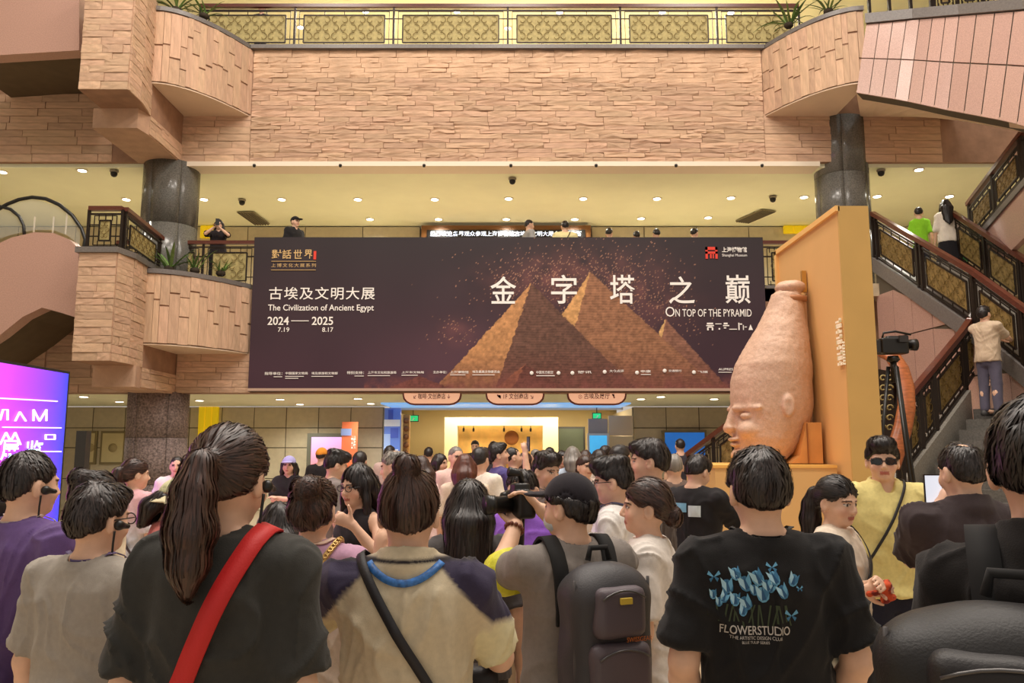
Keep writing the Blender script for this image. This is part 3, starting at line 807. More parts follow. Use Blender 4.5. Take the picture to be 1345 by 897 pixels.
def mesh_np(name, V, Q, m, parent=None, col=None, smooth=True, T=None):
    if T is not None and len(T):
        me = bpy.data.meshes.new(name); nv = len(V); nl = len(Q) * 4 + len(T) * 3
        me.vertices.add(nv); me.vertices.foreach_set('co', np.ascontiguousarray(V, np.float32).ravel()); me.loops.add(nl)
        me.loops.foreach_set('vertex_index', np.concatenate([Q.ravel(), T.ravel()]).astype(np.int32)); me.polygons.add(len(Q) + len(T))
        me.polygons.foreach_set('loop_start', np.concatenate([np.arange(len(Q)) * 4, len(Q) * 4 + np.arange(len(T)) * 3]).astype(np.int32))
        me.polygons.foreach_set('use_smooth', np.full(len(Q) + len(T), smooth)); me.update(calc_edges=True); me.validate()
        c = np.ones((nv, 4), np.float32); c[:, :3] = col
        me.color_attributes.new('Col', 'FLOAT_COLOR', 'POINT').data.foreach_set('color', c.ravel())
        me.materials.append(m); o = bpy.data.objects.new(name, me); ORG[o.name] = Vector((0, 0, 0)); return link(o, parent)
    me = bpy.data.meshes.new(name); nv, nq = len(V), len(Q)
    me.vertices.add(nv); me.vertices.foreach_set('co', np.ascontiguousarray(V, np.float32).ravel())
    me.loops.add(nq * 4); me.loops.foreach_set('vertex_index', np.ascontiguousarray(Q, np.int32).ravel())
    me.polygons.add(nq); me.polygons.foreach_set('loop_start', np.arange(0, nq * 4, 4, dtype=np.int32))
    me.polygons.foreach_set('use_smooth', np.full(nq, smooth)); me.update(calc_edges=True)
    if col is not None:
        c = np.ones((nv, 4), np.float32); c[:, :3] = col
        me.color_attributes.new('Col', 'FLOAT_COLOR', 'POINT').data.foreach_set('color', c.ravel())
    me.materials.append(m); o = bpy.data.objects.new(name, me); ORG[o.name] = Vector((0, 0, 0)); return link(o, parent)
def relax(V, Q, n=1, f=.5):
    for _ in range(n):
        A = np.zeros_like(V); c = np.zeros(len(V))
        for k in range(4):
            np.add.at(A, Q[:, k], V[Q[:, (k + 1) % 4]] + V[Q[:, (k + 3) % 4]]); np.add.at(c, Q[:, k], 2)
        V = V * (1 - f) + A / c[:, None] * f
    return V

M_SKIN = mat('skin', (1, 1, 1), .5, attr=True, noise=.05, nscale=30, spec=.4)
M_CLOTH = mat('cloth', (1, 1, 1), .85, attr=True, noise=.06, nscale=60, bump=.12, bscale=300, spec=.2, sheen=.1)
M_HAIR = mat('hair', (1, 1, 1), .4, attr=True, spec=.55)
M_LEATH = mat('nylon', (1, 1, 1), .5, attr=True, bump=.1, bscale=200, spec=.4)
M_SHOE = mat('shoe', S(60, 58, 58), .6)
SKIN = np.array(S(230, 186, 158)); LIP = np.array(S(186, 108, 92)); BROW = np.array(S(78, 56, 46))
HAIRC = {'black': S(34, 26, 24), 'brown': S(58, 36, 28), 'red': S(88, 44, 30), 'grey': S(128, 122, 114), 'dark': S(40, 30, 27), 'white': S(176, 170, 160)}
def ik(a, b, l1, l2, hint):
    a = Vector(a); b = Vector(b); d = b - a; L = min(d.length, (l1 + l2) * .995); d.normalize()
    c = (l1 * l1 + L * L - l2 * l2) / (2 * L); h = math.sqrt(max(l1 * l1 - c * c, 0))
    p = Vector(hint); p = p - d * p.dot(d)
    if p.length < 1e-4: p = Vector((0, 0, -1)) - d * d.z * -1
    p.normalize(); return a + d * c + p * h, a + d * L
def hair_band(V): return None

def person(label, px, ytop, Y, face=0.0, sex='m', shirt=(60, 60, 60), pants=(50, 50, 56), hair='short', hc='black', look=(0, 0), arms=None, build=1.0,
           res=2, sleeve='short', shorts=False, skirt=False, skin=1.0, z0=0.0, height=None, shirt_fn=None, hem=.83, glasses=None, extra=None, group=None,
           collar=False, cap=None, hands=True, lanyard=None, seed=None, fold=1.0, X=None, lean=0.0, bodyres=None, mask=False, fringe=False):
    """face: direction the body faces, degrees, 0 = away from the photographer, 90 = towards the picture's right side;
       look: extra turn of the head (degrees, same sense) and nod (up positive)"""
    top = P(px, ytop, Y)
    if X is not None: top.x = X
    H = height or (top.z - z0); s = H / 1.695; seed = seed if seed is not None else int(px * 7 + ytop)
    yaw = -R(face)
    e = empty('person', (top.x, Y, z0), yaw, label, 'person', group)
    st = {0: .0125, 1: .017, 2: .022, 3: .03}[res]; male = sex == 'm'; kid = H < 1.35
    sk = SKIN * skin
    sh = (.180 if male else .158) * build; hw = (.155 if male else .16) * build
    tw = np.array([[.80, 0, 0, hw * .95, .105], [.90, 0, -.01, hw * 1.06, .118], [1.0, 0, 0, hw, .108], [1.1, 0, .005, (.148 if male else .125) * build, .1],
                   [1.2, 0, .005, (.158 if male else .135) * build, .107], [1.29, 0, 0, (.172 if male else .148) * build, .112], [1.36, 0, -.008, (.165 if male else .142) * build, .098],
                   [1.41, 0, -.01, .125 * build, .075], [1.45, 0, -.008, .075, .06]])
    hf = lean                                           # forward lean of the trunk per metre
    ln = lambda p: Vector((p[0], p[1] + max(0, p[2] - .95) * hf, p[2]))
    tw[:, 2] += np.maximum(0, tw[:, 0] - .95) * hf
    hs = 1.14 if kid else 1.0
    HC = ln((0, .012, 1.605)); ny, npt = -R(look[0]), R(look[1])
    HR = Matrix.Rotation(ny, 3, 'Z') @ Matrix.Rotation(npt, 3, 'X'); NB = ln((0, -.012, 1.475))
    hp = lambda p: NB + HR @ ((Vector(p) - Vector((0, -.012, 1.50))) * hs)    # head point from rest head coordinates
    HRm = [[HR[i][j] for j in range(3)] for i in range(3)]
    # ---- arms: rest at the sides, or to a target hand point (person frame, metres for a 1.72 m body)
    arms = arms or {}
    A = {}
    for sd, nm in ((-1, 'l'), (1, 'r')):
        S0 = ln((sd * sh, -.012, 1.372))
        tgt = arms.get(nm); hint = (sd * .5, -.6, -.4)
        if isinstance(tgt, dict) and 'px' in tgt:
            w_ = Matrix.Rotation(-yaw, 3, 'Z') @ (P(*tgt['px']) - Vector((top.x, Y, z0))) / s; tgt = dict(tgt, to=tuple(w_))
        if isinstance(tgt, dict): hint = tgt.get('hint', hint); cfg = tgt; tg = tgt['to']
        elif tgt: tg = tgt; cfg = {}
        else: tg = (sd * (sh + .075), .05, .86); cfg = {}
        el, wr = ik(S0, tg, .285, .245, hint)
        A[nm] = (S0, el, wr, cfg)
    # ---- body
    fine = []
    hr = {0: .007, 1: .0095, 2: .014, 3: .022}[res]
    hb = hp((0, .01, 1.60)); fine.append(((hb.x - .11, hb.y - .13, hb.z - .15), (hb.x + .11, hb.y + .15, hb.z + .13), hr))
    pts = [a for v in A.values() for a in v[:3]] + [hb]
    lo = [min(min(p[i] for p in pts) - .2, (-.3, -.25, -.02)[i]) for i in range(3)]; hi = [max(max(p[i] for p in pts) + .2, (.3, .3, 1.78)[i]) for i in range(3)]
    for nm, v in A.items():
        if v[3].get('fine'):
            w = v[2]; d = (v[2] - v[1]).normalized() * .08; c = w + d; fine.append((tuple(c - Vector((.1, .1, .1))), tuple(c + Vector((.1, .1, .1))), .007))
    B = Field(lo, hi, st, fine)
    B.loft(tw, .0, off=-.012, clip=True)
    nr = .056 if male else .047
    B.cone(ln((0, -.02, 1.40)), hp((0, -.005, 1.545)), nr * 1.05, nr, .03)
    for sd in (-1, 1): B.cone(ln((sd * .02, -.02, 1.45)), ln((sd * sh * .8, -.015, 1.388)), .03, .03, .03)
    hipx = .088
    for sd in (-1, 1):
        hip = (sd * hipx, 0, .86); kn = (sd * .095, .012, .49); an = (sd * .1, -.02, .09)
        B.cone(hip, kn, .082 * build, .056, .03); B.cone(kn, (sd * .098, -.018, .36), .054, .058, .02); B.cone((sd * .098, -.018, .36), an, .056, .036, .02)
        B.cone(an, (sd * .11, .12, .035), .04, .032, .02)
    for nm, (S0, el, wr, cfg) in A.items():
        sd = -1 if nm == 'l' else 1; ar = (1 if male else .86) * build
        B.cone(S0 + Vector((-sd * .03, 0, .0)), S0, .05 * ar, .05 * ar, .03)
        B.cone(S0, el, .048 * ar, .041 * ar, .03); m_ = el.lerp(wr, .3); B.cone(el, m_, .04 * ar, .042 * ar, .015); B.cone(m_, wr, .042 * ar, .028 * ar, .015)
        # hand
        d = cfg.get('dir'); d = Vector(d).normalized() if d else (wr - el).normalized()
        nrm = Vector(cfg.get('palm', (-sd, .2, 0))); nrm = (nrm - d * nrm.dot(d)).normalized(); sdv = d.cross(nrm).normalized() * (1 if nm == 'r' else -1)
        # sdv points to the thumb side
        curl = cfg.get('curl', .5); pc = wr + d * .05
        if sdv.y < 0 and 'palm' not in cfg: sdv = -sdv
        if res <= 2:
            B.cone(wr + d * .015, wr + d * .075, .03, .036, .012, flat=(nrm, .5))
            nf = 4
            for k_ in range(4):
                off = sdv * (.027 - .018 * k_); ll = (.92, 1.0, .95, .76)[k_] * .036
                b0 = wr + d * .085 + off; a1 = curl * .9
                p0 = b0; ang = 0
                for q_ in range(3):
                    ang += a1 * (.8 if q_ == 0 else 1.0); dd = d * math.cos(ang) + nrm * math.sin(ang); p1 = p0 + dd * ll * (1, .75, .62)[q_]
                    B.cone(p0, p1, .0095 - .0008 * q_, .0088 - .0008 * q_, .004); p0 = p1
            th = wr + d * .03 + sdv * .026; td = Vector(cfg['thumb']).normalized() if 'thumb' in cfg else (sdv * .75 + d * .75 + nrm * .35).normalized()
            t1 = th + td * .042; t2 = t1 + (td * .8 + d * .3).normalized() * .03
            B.cone(th, t1, .014, .0105, .008); B.cone(t1, t2, .0105, .009, .004)
        else:
            B.cone(wr + d * .015, wr + d * .14, .034, .026, .01, flat=(nrm, .5))
    B.F = B.F
    # head
    q = hs
    B.ell(hp((0, .0, 1.615)), (.076 * q, .096 * q, .104 * q), HRm, .01)
    B.ell(hp((0, .028, 1.558)), (.058 * q, .066 * q, .068 * q), HRm, .03)
    B.ell(hp((0, .068, 1.515)), (.026 * q, .022 * q, .018 * q), HRm, .025)
    for sd in (-1, 1):
        B.ell(hp((sd * .04, .06, 1.568)), (.026 * q, .026 * q, .026 * q), HRm, .02)             # cheeks
        B.ell(hp((sd * .081, -.006, 1.592)), (.013 * q, .024 * q, .036 * q), HRm, .006)         # ears
        B.ell(hp((sd * .09, .004, 1.596)), (.008 * q, .011 * q, .019 * q), HRm, .004, 's')
        B.ell(hp((sd * .032, .101, 1.603)), (.021 * q, .014 * q, .012 * q), HRm, .012, 's')     # eye sockets
        B.ell(hp((sd * .032, .083, 1.602)), (.014 * q, .011 * q, .010 * q), HRm, .004)          # lids
        B.cone(hp((sd * .012, .095, 1.621)), hp((sd * .048, .084, 1.624)), .007, .006, .012)    # brow
        B.ell(hp((sd * .012, .104, 1.566)), (.008, .009, .007), HRm, .006)                      # nostril wings
    B.cone(hp((0, .092, 1.610)), hp((0, .112, 1.573)), .009, .0115, .01)                        # nose
    B.ell(hp((0, .092, 1.542)), (.022, .010, .005), HRm, .005); B.ell(hp((0, .090, 1.533)), (.019, .010, .006), HRm, .005)   # lips
    V, Q = B.skin(); V = relax(V, Q, 1, .3)
    # colours of the skin
    col = np.tile(sk, (len(V), 1))
    HRn = np.array(HRm); rest = (V - np.array(NB)) @ HRn / hs + np.array((0, -.012, 1.50))
    hd = rest[:, 2] > 1.50
    front = hd & (rest[:, 1] > .06)
    lp = front & (np.abs(rest[:, 0]) < .024) & (np.abs(rest[:, 2] - 1.5375) < .0085) & (rest[:, 1] > .085); col[lp] = LIP * skin
    for sd in (-1, 1):
        br = front & (np.abs(rest[:, 0] - sd * .032) < .021) & (np.abs(rest[:, 2] - 1.623 + .12 * np.abs(np.abs(rest[:, 0]) - .03)) < .0045); col[br] = BROW
        ey = front & (((rest[:, 0] - sd * .032) / .014) ** 2 + ((rest[:, 2] - 1.603) / .0058) ** 2 < 1)
        col[ey] = np.array(S(225, 215, 205)); ir = ey & (((rest[:, 0] - sd * .032) / .007) ** 2 < 1); col[ir] = np.array(S(30, 20, 16))
        li = front & ~ey & (((rest[:, 0] - sd * .032) / .0165) ** 2 + ((rest[:, 2] - 1.6045) / .0085) ** 2 < 1) & (rest[:, 2] > 1.603); col[li] = np.array(S(70, 46, 38))
    chk = np.clip(1 - ((np.abs(rest[:, 0]) - .045) ** 2 + (rest[:, 2] - 1.565) ** 2) / .03 ** 2, 0, 1) * front
    col = col * (1 - .12 * chk[:, None] * np.array((0, 1, 1)))
    hid = (V[:, 2] < 1.33) & (V[:, 2] > (.5 if (shorts or skirt) else .05)) & (np.abs(V[:, 0]) < sh * .92) & (V[:, 1] < .125)
    V2, Q2, T2, f2_ = cluster(V, Q, hid, .034); mesh_np('body', V2 * s, Q2, M_SKIN, e, col[f2_], True, T2)
    # ---- shirt
    fac = 1.0
    def garment(fields, name, m, base, fn=None, amp=.008, fs=(9, 9, 3.5)):
        Vg, Qg = fields.skin(); Vg = relax(Vg, Qg, 2, .5); N = vnormals(Vg, Qg)
        a = vnoise(Vg, fs, seed) * .6 + vnoise(Vg, (fs[0] * 2.1, fs[1] * 2.1, fs[2] * 2.6), seed + 3) * .35 + vnoise(Vg + .15 * vnoise(Vg, (6, 6, 6), seed + 5)[:, None], (26, 26, 7), seed + 9) * .22
        w_ = Vg + .12 * np.stack([vnoise(Vg, (5, 5, 5), seed + 21), vnoise(Vg, (5, 5, 5), seed + 22), vnoise(Vg, (5, 5, 5), seed + 23)], 1)
        sx_ = np.where(Vg[:, 0] > 0, 1, -1); dg = np.stack([w_[:, 0] * .8 - sx_ * w_[:, 2] * .6, w_[:, 1], w_[:, 0] * .6 * sx_ + w_[:, 2] * .8], 1)
        rd = 1 - np.abs(vnoise(dg, (11, 5, 2.6), seed + 31)) * 2; rd2 = 1 - np.abs(vnoise(w_, (15, 12, 3.5), seed + 41)) * 2
        a = a + 1.2 * np.clip(rd, 0, 1) ** 3 + 1.0 * np.clip(rd2, 0, 1) ** 3 - .6
        calm = np.where(np.abs(Vg[:, 0]) < .13, np.clip((1.43 - Vg[:, 2]) / .06, .08, 1), 1) if name == 'shirt' else .45
        Vg = Vg + N * (a * amp * fold * calm)[:, None]
        c = np.tile(np.array(S(*base)), (len(Vg), 1))
        if fn is not None: c = fn(Vg, c)
        return mesh_np(name, Vg * s, Qg, m, e, c)
    nf = ln((0, -.01, 1.44)); G = Field(lo, hi, st * .95, [((nf.x - .11, nf.y - .11, nf.z - .04), (nf.x + .11, nf.y + .11, nf.z + .05), st * .55)] if res <= 1 else ())
    off = .022 if sleeve != 'tank' else .008
    tt = tw[(tw[:, 0] >= .9)].copy(); tt = np.vstack([[hem, 0, 0, tt[0, 3] * 1.04, .125], tt]) if hem < .9 else tt
    tt[:, 3] *= 1.0; sel = tt[:, 0] < 1.25
    if sleeve != 'tank': tt[sel, 3] = np.maximum(tt[sel, 3], (.160 if male else .148) * build); tt[sel, 4] = np.maximum(tt[sel, 4], .112)
    topz = 1.452 if collar else 1.437
    if sleeve == 'tank': topz = 1.40
    G.loft(tt, .0, off=off); 
    for nm, (S0, el, wr, cfg) in A.items():
        sd = -1 if nm == 'l' else 1
        if sleeve == 'tank':
            G.cone(ln((sd * .09, -.01, 1.30)), ln((sd * .08, -.012, 1.425)), .05, .03, .02); continue
        G.cone(ln((sd * .035, -.018, 1.445)), ln((sd * sh * .8, -.013, 1.388)), .036, .05 * build, .03); G.cone(ln((sd * sh * .7, -.012, 1.372)), S0, .064, .067 * build, .04)
        if sleeve == 'short':
            cuff = S0.lerp(el, .86); G.cone(S0, cuff, .066 * build, .074 * build, .03, clip=(0, 1))
        elif sleeve == 'half':
            G.cone(S0, el, .063 * build, .064 * build, .03); c2 = el.lerp(wr, .06); G.cone(el, c2, .064 * build, .066 * build, .02, clip=(0, 1))
        else:
            G.cone(S0, el, .068 * build, .058 * build, .03); G.cone(el, el.lerp(wr, .95), .058 * build, .046, .02, clip=(0, 1))
    if collar:
        c0 = ln((0, -.015, 1.44)); G.cone(ln((0, -.02, 1.425)), ln((0, -.008, 1.478)), nr + .04, nr + .028, .012, clip=(0, 1))
    else:
        G.cone(ln((0, -.02, 1.41)), ln((0, -.014, 1.452)), nr + .03, nr + .016, .015, clip=(0, 1))
    G.cone(ln((0, -.03, 1.45)), ln((0, .0, 1.53)), nr + .004, nr + .008, .004, op='s')
    G.cone(ln((0, .03, 1.47)), ln((0, .07, 1.43)), nr * .8, nr * .55, .01, op='s')
    so = garment(G, 'shirt', M_CLOTH, shirt, shirt_fn)
    # ---- trousers, shorts or skirt
    T = Field((-.35, -.28, -.02), (.35, .28, 1.1), st * 1.6)
    if skirt:
        T.loft([[.42, 0, 0, .25 * build, .2], [.7, 0, 0, .21 * build, .165], [.9, 0, -.005, hw * 1.06 + .006, .128], [1.0, 0, 0, hw + .004, .115]], 0)
    else:
        T.loft([[.76, 0, 0, hw * .9, .1], [.9, 0, -.01, hw * 1.06 + .006, .125], [1.0, 0, 0, hw + .005, .115]], 0)
        for sd in (-1, 1):
            if shorts: T.cone((sd * hipx, 0, .86), (sd * .1, .01, .5), .1 * build, .094, .025, clip=(0, 1))
            else: T.cone((sd * hipx, 0, .86), (sd * .097, .01, .49), .095 * build, .078, .03); T.cone((sd * .097, .01, .49), (sd * .102, -.015, .07), .078, .068, .02, clip=(0, 1))
    garment(T, 'skirt' if skirt else ('shorts' if shorts else 'trousers'), M_CLOTH, pants if not callable(pants) else (200, 195, 180), pants if callable(pants) else None)
    for sd in (-1, 1):
        F_ = Field((sd * .105 - .08, -.12, -.01), (sd * .105 + .08, .22, .14), .02 if res < 2 else .026)
        F_.cone((sd * .102, -.045, .045), (sd * .112, .135, .036), .05, .042, .02); F_.cone((sd * .101, -.03, .05), (sd * .101, -.03, .1), .046, .043, .02); F_.plane((0, 0, -1), (0, 0, 0))
        v, q_ = F_.skin(); mesh_np('shoe', v * s, q_, M_SHOE, e)
    # ---- hair
    if hair:
        make_hair(e, hair, hc, hp, HR, HRm, NB, hs, s, res, seed, bool(cap))
    if cap: make_cap(e, cap, hp, HRm, hs, s)
    if glasses: make_glasses(e, glasses, hp, s, hs)
    if mask:
        K = Field(tuple(hp((0, .07, 1.55)) - Vector((.12, .12, .1))), tuple(hp((0, .07, 1.55)) + Vector((.12, .12, .1))), .008)
        K.ell(hp((0, .042, 1.55)), (.062, .075, .05), HRm, 0); K.ell(hp((0, -.03, 1.55)), (.09, .085, .1), HRm, .005, 's')
        v, q_ = K.skin(); mesh_np('face_mask', v * s, q_, mat('mask', S(214, 220, 224), .9), e)
    info = dict(e=e, s=s, A=A, hp=hp, HR=HR, shirt=so, hs=hs, H=H, top=top, yaw=yaw)
    if lanyard: make_lanyard(info, lanyard)
    return info

def make_hair(e, style, hc, hp, HR, HRm, NB, hs, s, res, seed, capped):
    c = hp((0, .0, 1.615)); q = hs; st = {0: .0075, 1: .0105, 2: .016, 3: .024}[res]
    long = style in ('long', 'bob', 'ponytail', 'lowbun', 'longside'); lo = c - Vector((.17, .22, .5 if long else .17)); hi = c + Vector((.17, .17, .22))
    F = Field(lo, hi, st); t = .012 if style not in ('bald', 'crop') else .005
    if style == 'long' or style == 'bob': t = .014
    F.ell(hp((0, -.006, 1.622)), ((.078 + t) * q, (.094 + t) * q, (.104 + t) * q), HRm, 0)
    if style in ('short', 'crop', 'bald', 'wavy'):
        n = HR @ Vector((0, .60, -1)).normalized(); o = hp((0, 0, 1.604 if style != 'crop' else 1.60)); F.plane(n, o, .012)
        for sd in (-1, 1): F.cone(hp((sd * .081, -.002, 1.60)), hp((sd * .095, -.01, 1.60)), .024, .03, .01, op='s')
        if style == 'short': F.ell(hp((0, .07, 1.69)), (.05, .045, .03), HRm, .03)
        if style == 'wavy': F.ell(hp((0, .06, 1.70)), (.07, .06, .045), HRm, .03); F.ell(hp((0, -.03, 1.715)), (.07, .07, .03), HRm, .03)
        if style == 'bald': F.ell(hp((0, -.035, 1.74)), (.045, .05, .04), HRm, .02, 's')
    else:
        n = HR @ Vector((0, .80, -1)).normalized()
        if style in ('long', 'bob', 'longside'):
            # curtain of hair over the back and sides
            L = {'long': .33, 'bob': .12, 'longside': .36}[style]
            for k in range(-3, 4):
                a = k * .42; bx, by = math.sin(a) * .078, -math.cos(a) * .085
                p0 = hp((bx, by + .005, 1.62)); p1 = NB + Vector((HR @ Vector((bx * 1.12, by * 1.05 - .015, 0)))) + Vector((0, -.02, .045)); p2 = p1 + Vector((0, -.035, -L * (1 - .1 * abs(k))))
                F.cone(p0, p1, .035, .034, .025); F.cone(p1, p2, .034, .018, .025)
            if style != 'long':
                for sd in (-1, 1):
                    p0 = hp((sd * .083, .02, 1.63)); p1 = hp((sd * .092, .02, 1.53)); F.cone(p0, p1, .024, .022, .02)
                    if style == 'longside': F.cone(p1, p1 + Vector((0, -.01, -.22)), .024, .02, .02)
        F2 = F
        # open the face
        F.ell(hp((0, .125, 1.555)), (.066 * q, .085 * q, .105 * q), HRm, .015, 's')
        for sd in (-1, 1):
            if style not in ('bob', 'long', 'longside'): F.cone(hp((sd * .081, -.0, 1.595)), hp((sd * .1, -.004, 1.59)), .026, .034, .01, op='s')
        if style in ('ponytail', 'lowbun', 'bun', 'topknot'):
            F.plane(HR @ Vector((0, .55, -1)).normalized(), hp((0, -.02, 1.583)), .015)
    if style == 'ponytail':
        p = [hp((0, -.098, 1.635)), hp((0, -.135, 1.63)), hp((0, -.15, 1.57)) + Vector((0, 0, 0)), hp((.0, -.152, 1.49)), hp((0, -.146, 1.41)), hp((.0, -.14, 1.345))]
        for a, b, ra, rb in zip(p, p[1:], (.028, .03, .042, .048, .04), (.03, .042, .048, .04, .012)): F.cone(a, b, ra, rb, .02)
    if style == 'lowbun': F.ell(hp((0, -.115, 1.565)), (.045, .035, .045), HRm, .015)
    if style == 'bun': F.ell(hp((0, -.09, 1.69)), (.062, .055, .055), HRm, .025); F.ell(hp((0, -.085, 1.60)), (.075, .045, .065), HRm, .03)
    if style == 'topknot': F.ell(hp((0, -.06, 1.745)), (.036, .036, .036), HRm, .012); F.cone(hp((0, -.07, 1.70)), hp((0, -.06, 1.74)), .02, .02, .02)
    if capped: F.plane(HR @ Vector((0, -.12, 1)).normalized(), hp((0, 0, 1.648)), .0)
    V, Q = F.skin(); V = relax(V, Q, 2, .5); N = vnormals(V, Q)
    rest = (V - np.array(NB)) @ np.array(HRm)
    az = np.arctan2(rest[:, 0], -rest[:, 1] + .02) ; r = np.hypot(rest[:, 0], rest[:, 1])
    d = vnoise(np.stack([az * 9, rest[:, 2] * 6, r * 4], 1), (1, 1, 1), seed) * .006 + vnoise(np.stack([az * 26, rest[:, 2] * 8, r * 10], 1), (1, 1, 1), seed + 1) * .004
    if style in ('short', 'wavy', 'bald'): d = d * .8 + vnoise(rest, (60, 60, 60), seed + 2) * .004
    if style == 'bun': d = d * 1.6 + vnoise(rest, (22, 22, 22), seed + 2) * .012
    V = V + N * d[:, None]
    c = np.tile(np.array(HAIRC[hc] if isinstance(hc, str) else S(*hc)), (len(V), 1)); c = c * (1 + .5 * vnoise(np.stack([az * 22, rest[:, 2] * 7, r * 8], 1), (1, 1, 1), seed + 4))[:, None]
    c = np.clip(c, .002, 1)
    if res <= 1:
        from mathutils.kdtree import KDTree
        kd = KDTree(len(V))
        for i_, v_ in enumerate(V): kd.insert(v_, i_)
        kd.balance()
        r_ = np.random.RandomState(seed % 9999); ns = 2300 if res == 0 else 1000
        pick = r_.choice(len(V), ns)
        tie = {'ponytail': (0, -.118, 1.634), 'lowbun': (0, -.11, 1.575), 'bun': (0, -.09, 1.69), 'topknot': (0, -.06, 1.735)}.get(style)
        tie = np.array(hp(tie)) if tie else None; crown = np.array(hp((.01, -.045, 1.735)))
        nseg = 4; step = {'short': .011, 'crop': .008, 'bald': .01, 'wavy': .013}.get(style, .02)
        cur = V[pick].copy(); rows = [cur]; nrs = [N[pick]]; lift = r_.uniform(.001, .004, ns)[:, None]
        idx_ = pick.copy(); jit = r_.normal(0, .35, (ns, 3))
        for k_ in range(nseg):
            if tie is not None:
                below = (cur - np.array(NB)) @ np.array(HRm); tail = (style == 'ponytail') & ((below[:, 1] < -.1))
                f = tie - cur; f[tail] = (0, -.05, -1); far = np.linalg.norm(tie - cur, axis=1) < .03; f[far & ~tail] = r_.normal(0, 1, (int((far & ~tail).sum()), 3))
            else: f = (cur - crown); f[:, 2] -= .06 if style not in ('long', 'bob', 'longside') else .25
            f = f / (np.linalg.norm(f, axis=1)[:, None] + 1e-6) + jit * (.5 if style in ('short', 'wavy', 'bald', 'bun') else .2)
            n_ = N[idx_]; f = f - n_ * (f * n_).sum(1)[:, None]; f /= np.linalg.norm(f, axis=1)[:, None] + 1e-6
            cur = cur + f * step
            nf_ = [kd.find(p_)[1] for p_ in cur]; idx_ = np.array(nf_); dd_ = ((V[idx_] - cur) * N[idx_]).sum(1)[:, None]
            cur = cur + N[idx_] * np.clip(dd_, -.02, .02) + N[idx_] * 0; rows.append(cur); nrs.append(N[idx_])
        wd = r_.uniform(.0014, .0034, ns)[:, None] * (1.5 if res == 1 else 1); VS, QS, CS = [], [], []
        for k_ in range(nseg + 1):
            t_ = (rows[min(k_ + 1, nseg)] - rows[max(k_ - 1, 0)]); sd_ = np.cross(t_, nrs[k_]); sd_ /= np.linalg.norm(sd_, axis=1)[:, None] + 1e-9
            tp = (1, 1.1, 1, .8, .1)[k_]; p_ = rows[k_] + nrs[k_] * (lift * (.3, 1, 1.2, 1.2, 1.6)[k_] + .0008)
            VS += [p_ - sd_ * wd * tp, p_ + sd_ * wd * tp]
        base = len(V); tot = np.concatenate(VS); cs_ = c[pick] * r_.uniform(.45, 1.9, ns)[:, None]; CS = np.concatenate([cs_] * len(VS))
        a_ = np.arange(ns)
        for k_ in range(nseg):
            QS.append(base + np.stack([a_ + 2 * k_ * ns, a_ + (2 * k_ + 1) * ns, a_ + (2 * k_ + 3) * ns, a_ + (2 * k_ + 2) * ns], 1))
        V = np.concatenate([V, tot]); Q = np.concatenate([Q] + QS); c = np.concatenate([c, CS])
    mesh_np('hair', V * s, Q, M_HAIR, e, np.clip(c, .002, 1))
    if style == 'ponytail':
        p = hp((0, -.118, 1.634)) * s; m = MB(); d = HR @ Vector((0, -1, -.1)); x = d.orthogonal().normalized(); y = d.cross(x)
        m.tube([p + (x * math.cos(a) + y * math.sin(a)) * .03 * s for a in [k * math.pi / 6 for k in range(13)]], .006, 6); m.build('hair_tie', mat('hair_tie', S(60, 30, 36), .7), e, local=True)
def make_cap(e, cap, hp, HRm, hs, s):
    kind, colr = cap[0], cap[1]; c = hp((0, 0, 1.63)); F = Field(c - Vector((.2, .2, .14)), c + Vector((.2, .26, .16)), .01)
    HRi = Matrix(HRm)
    F.ell(hp((0, -.004, 1.63)), (.094, .112, .108), HRm, 0); F.plane(HRi @ Vector((0, .12, -1)).normalized(), hp((0, 0, 1.632)), 0)
    F.ell(hp((0, -.004, 1.60)), (.088, .104, .118), HRm, .002, 's')
    if kind == 'cap': F.ell(hp((0, .13, 1.648)), (.075, .085, .011), HRm, .006)
    if kind == 'bucket':
        B = Field(c - Vector((.2, .2, .14)), c + Vector((.2, .26, .16)), .01); B.cone(hp((0, 0, 1.645)), hp((0, .01, 1.60)), .1, .165, 0, clip=(1, 1)); B.cone(hp((0, 0, 1.64)), hp((0, .012, 1.585)), .082, .158, .002, clip=(0, 0), op='s')
        v, q = B.skin(); v = relax(v, q, 1); mesh_np('brim', v * s, q, mat('hat_brim', S(214, 204, 168), .9), e)
    v, q = F.skin(); v = relax(v, q, 1); cc = np.tile(np.array(S(*colr)), (len(v), 1))
    if kind == 'bucket': cc[v[:, 2] < hp((0, 0, 1.66)).z] = S(224, 160, 140)
    mesh_np({'cap': 'cap', 'bucket': 'hat', 'beanie': 'hat'}[kind], v * s, q, M_CLOTH, e, cc)
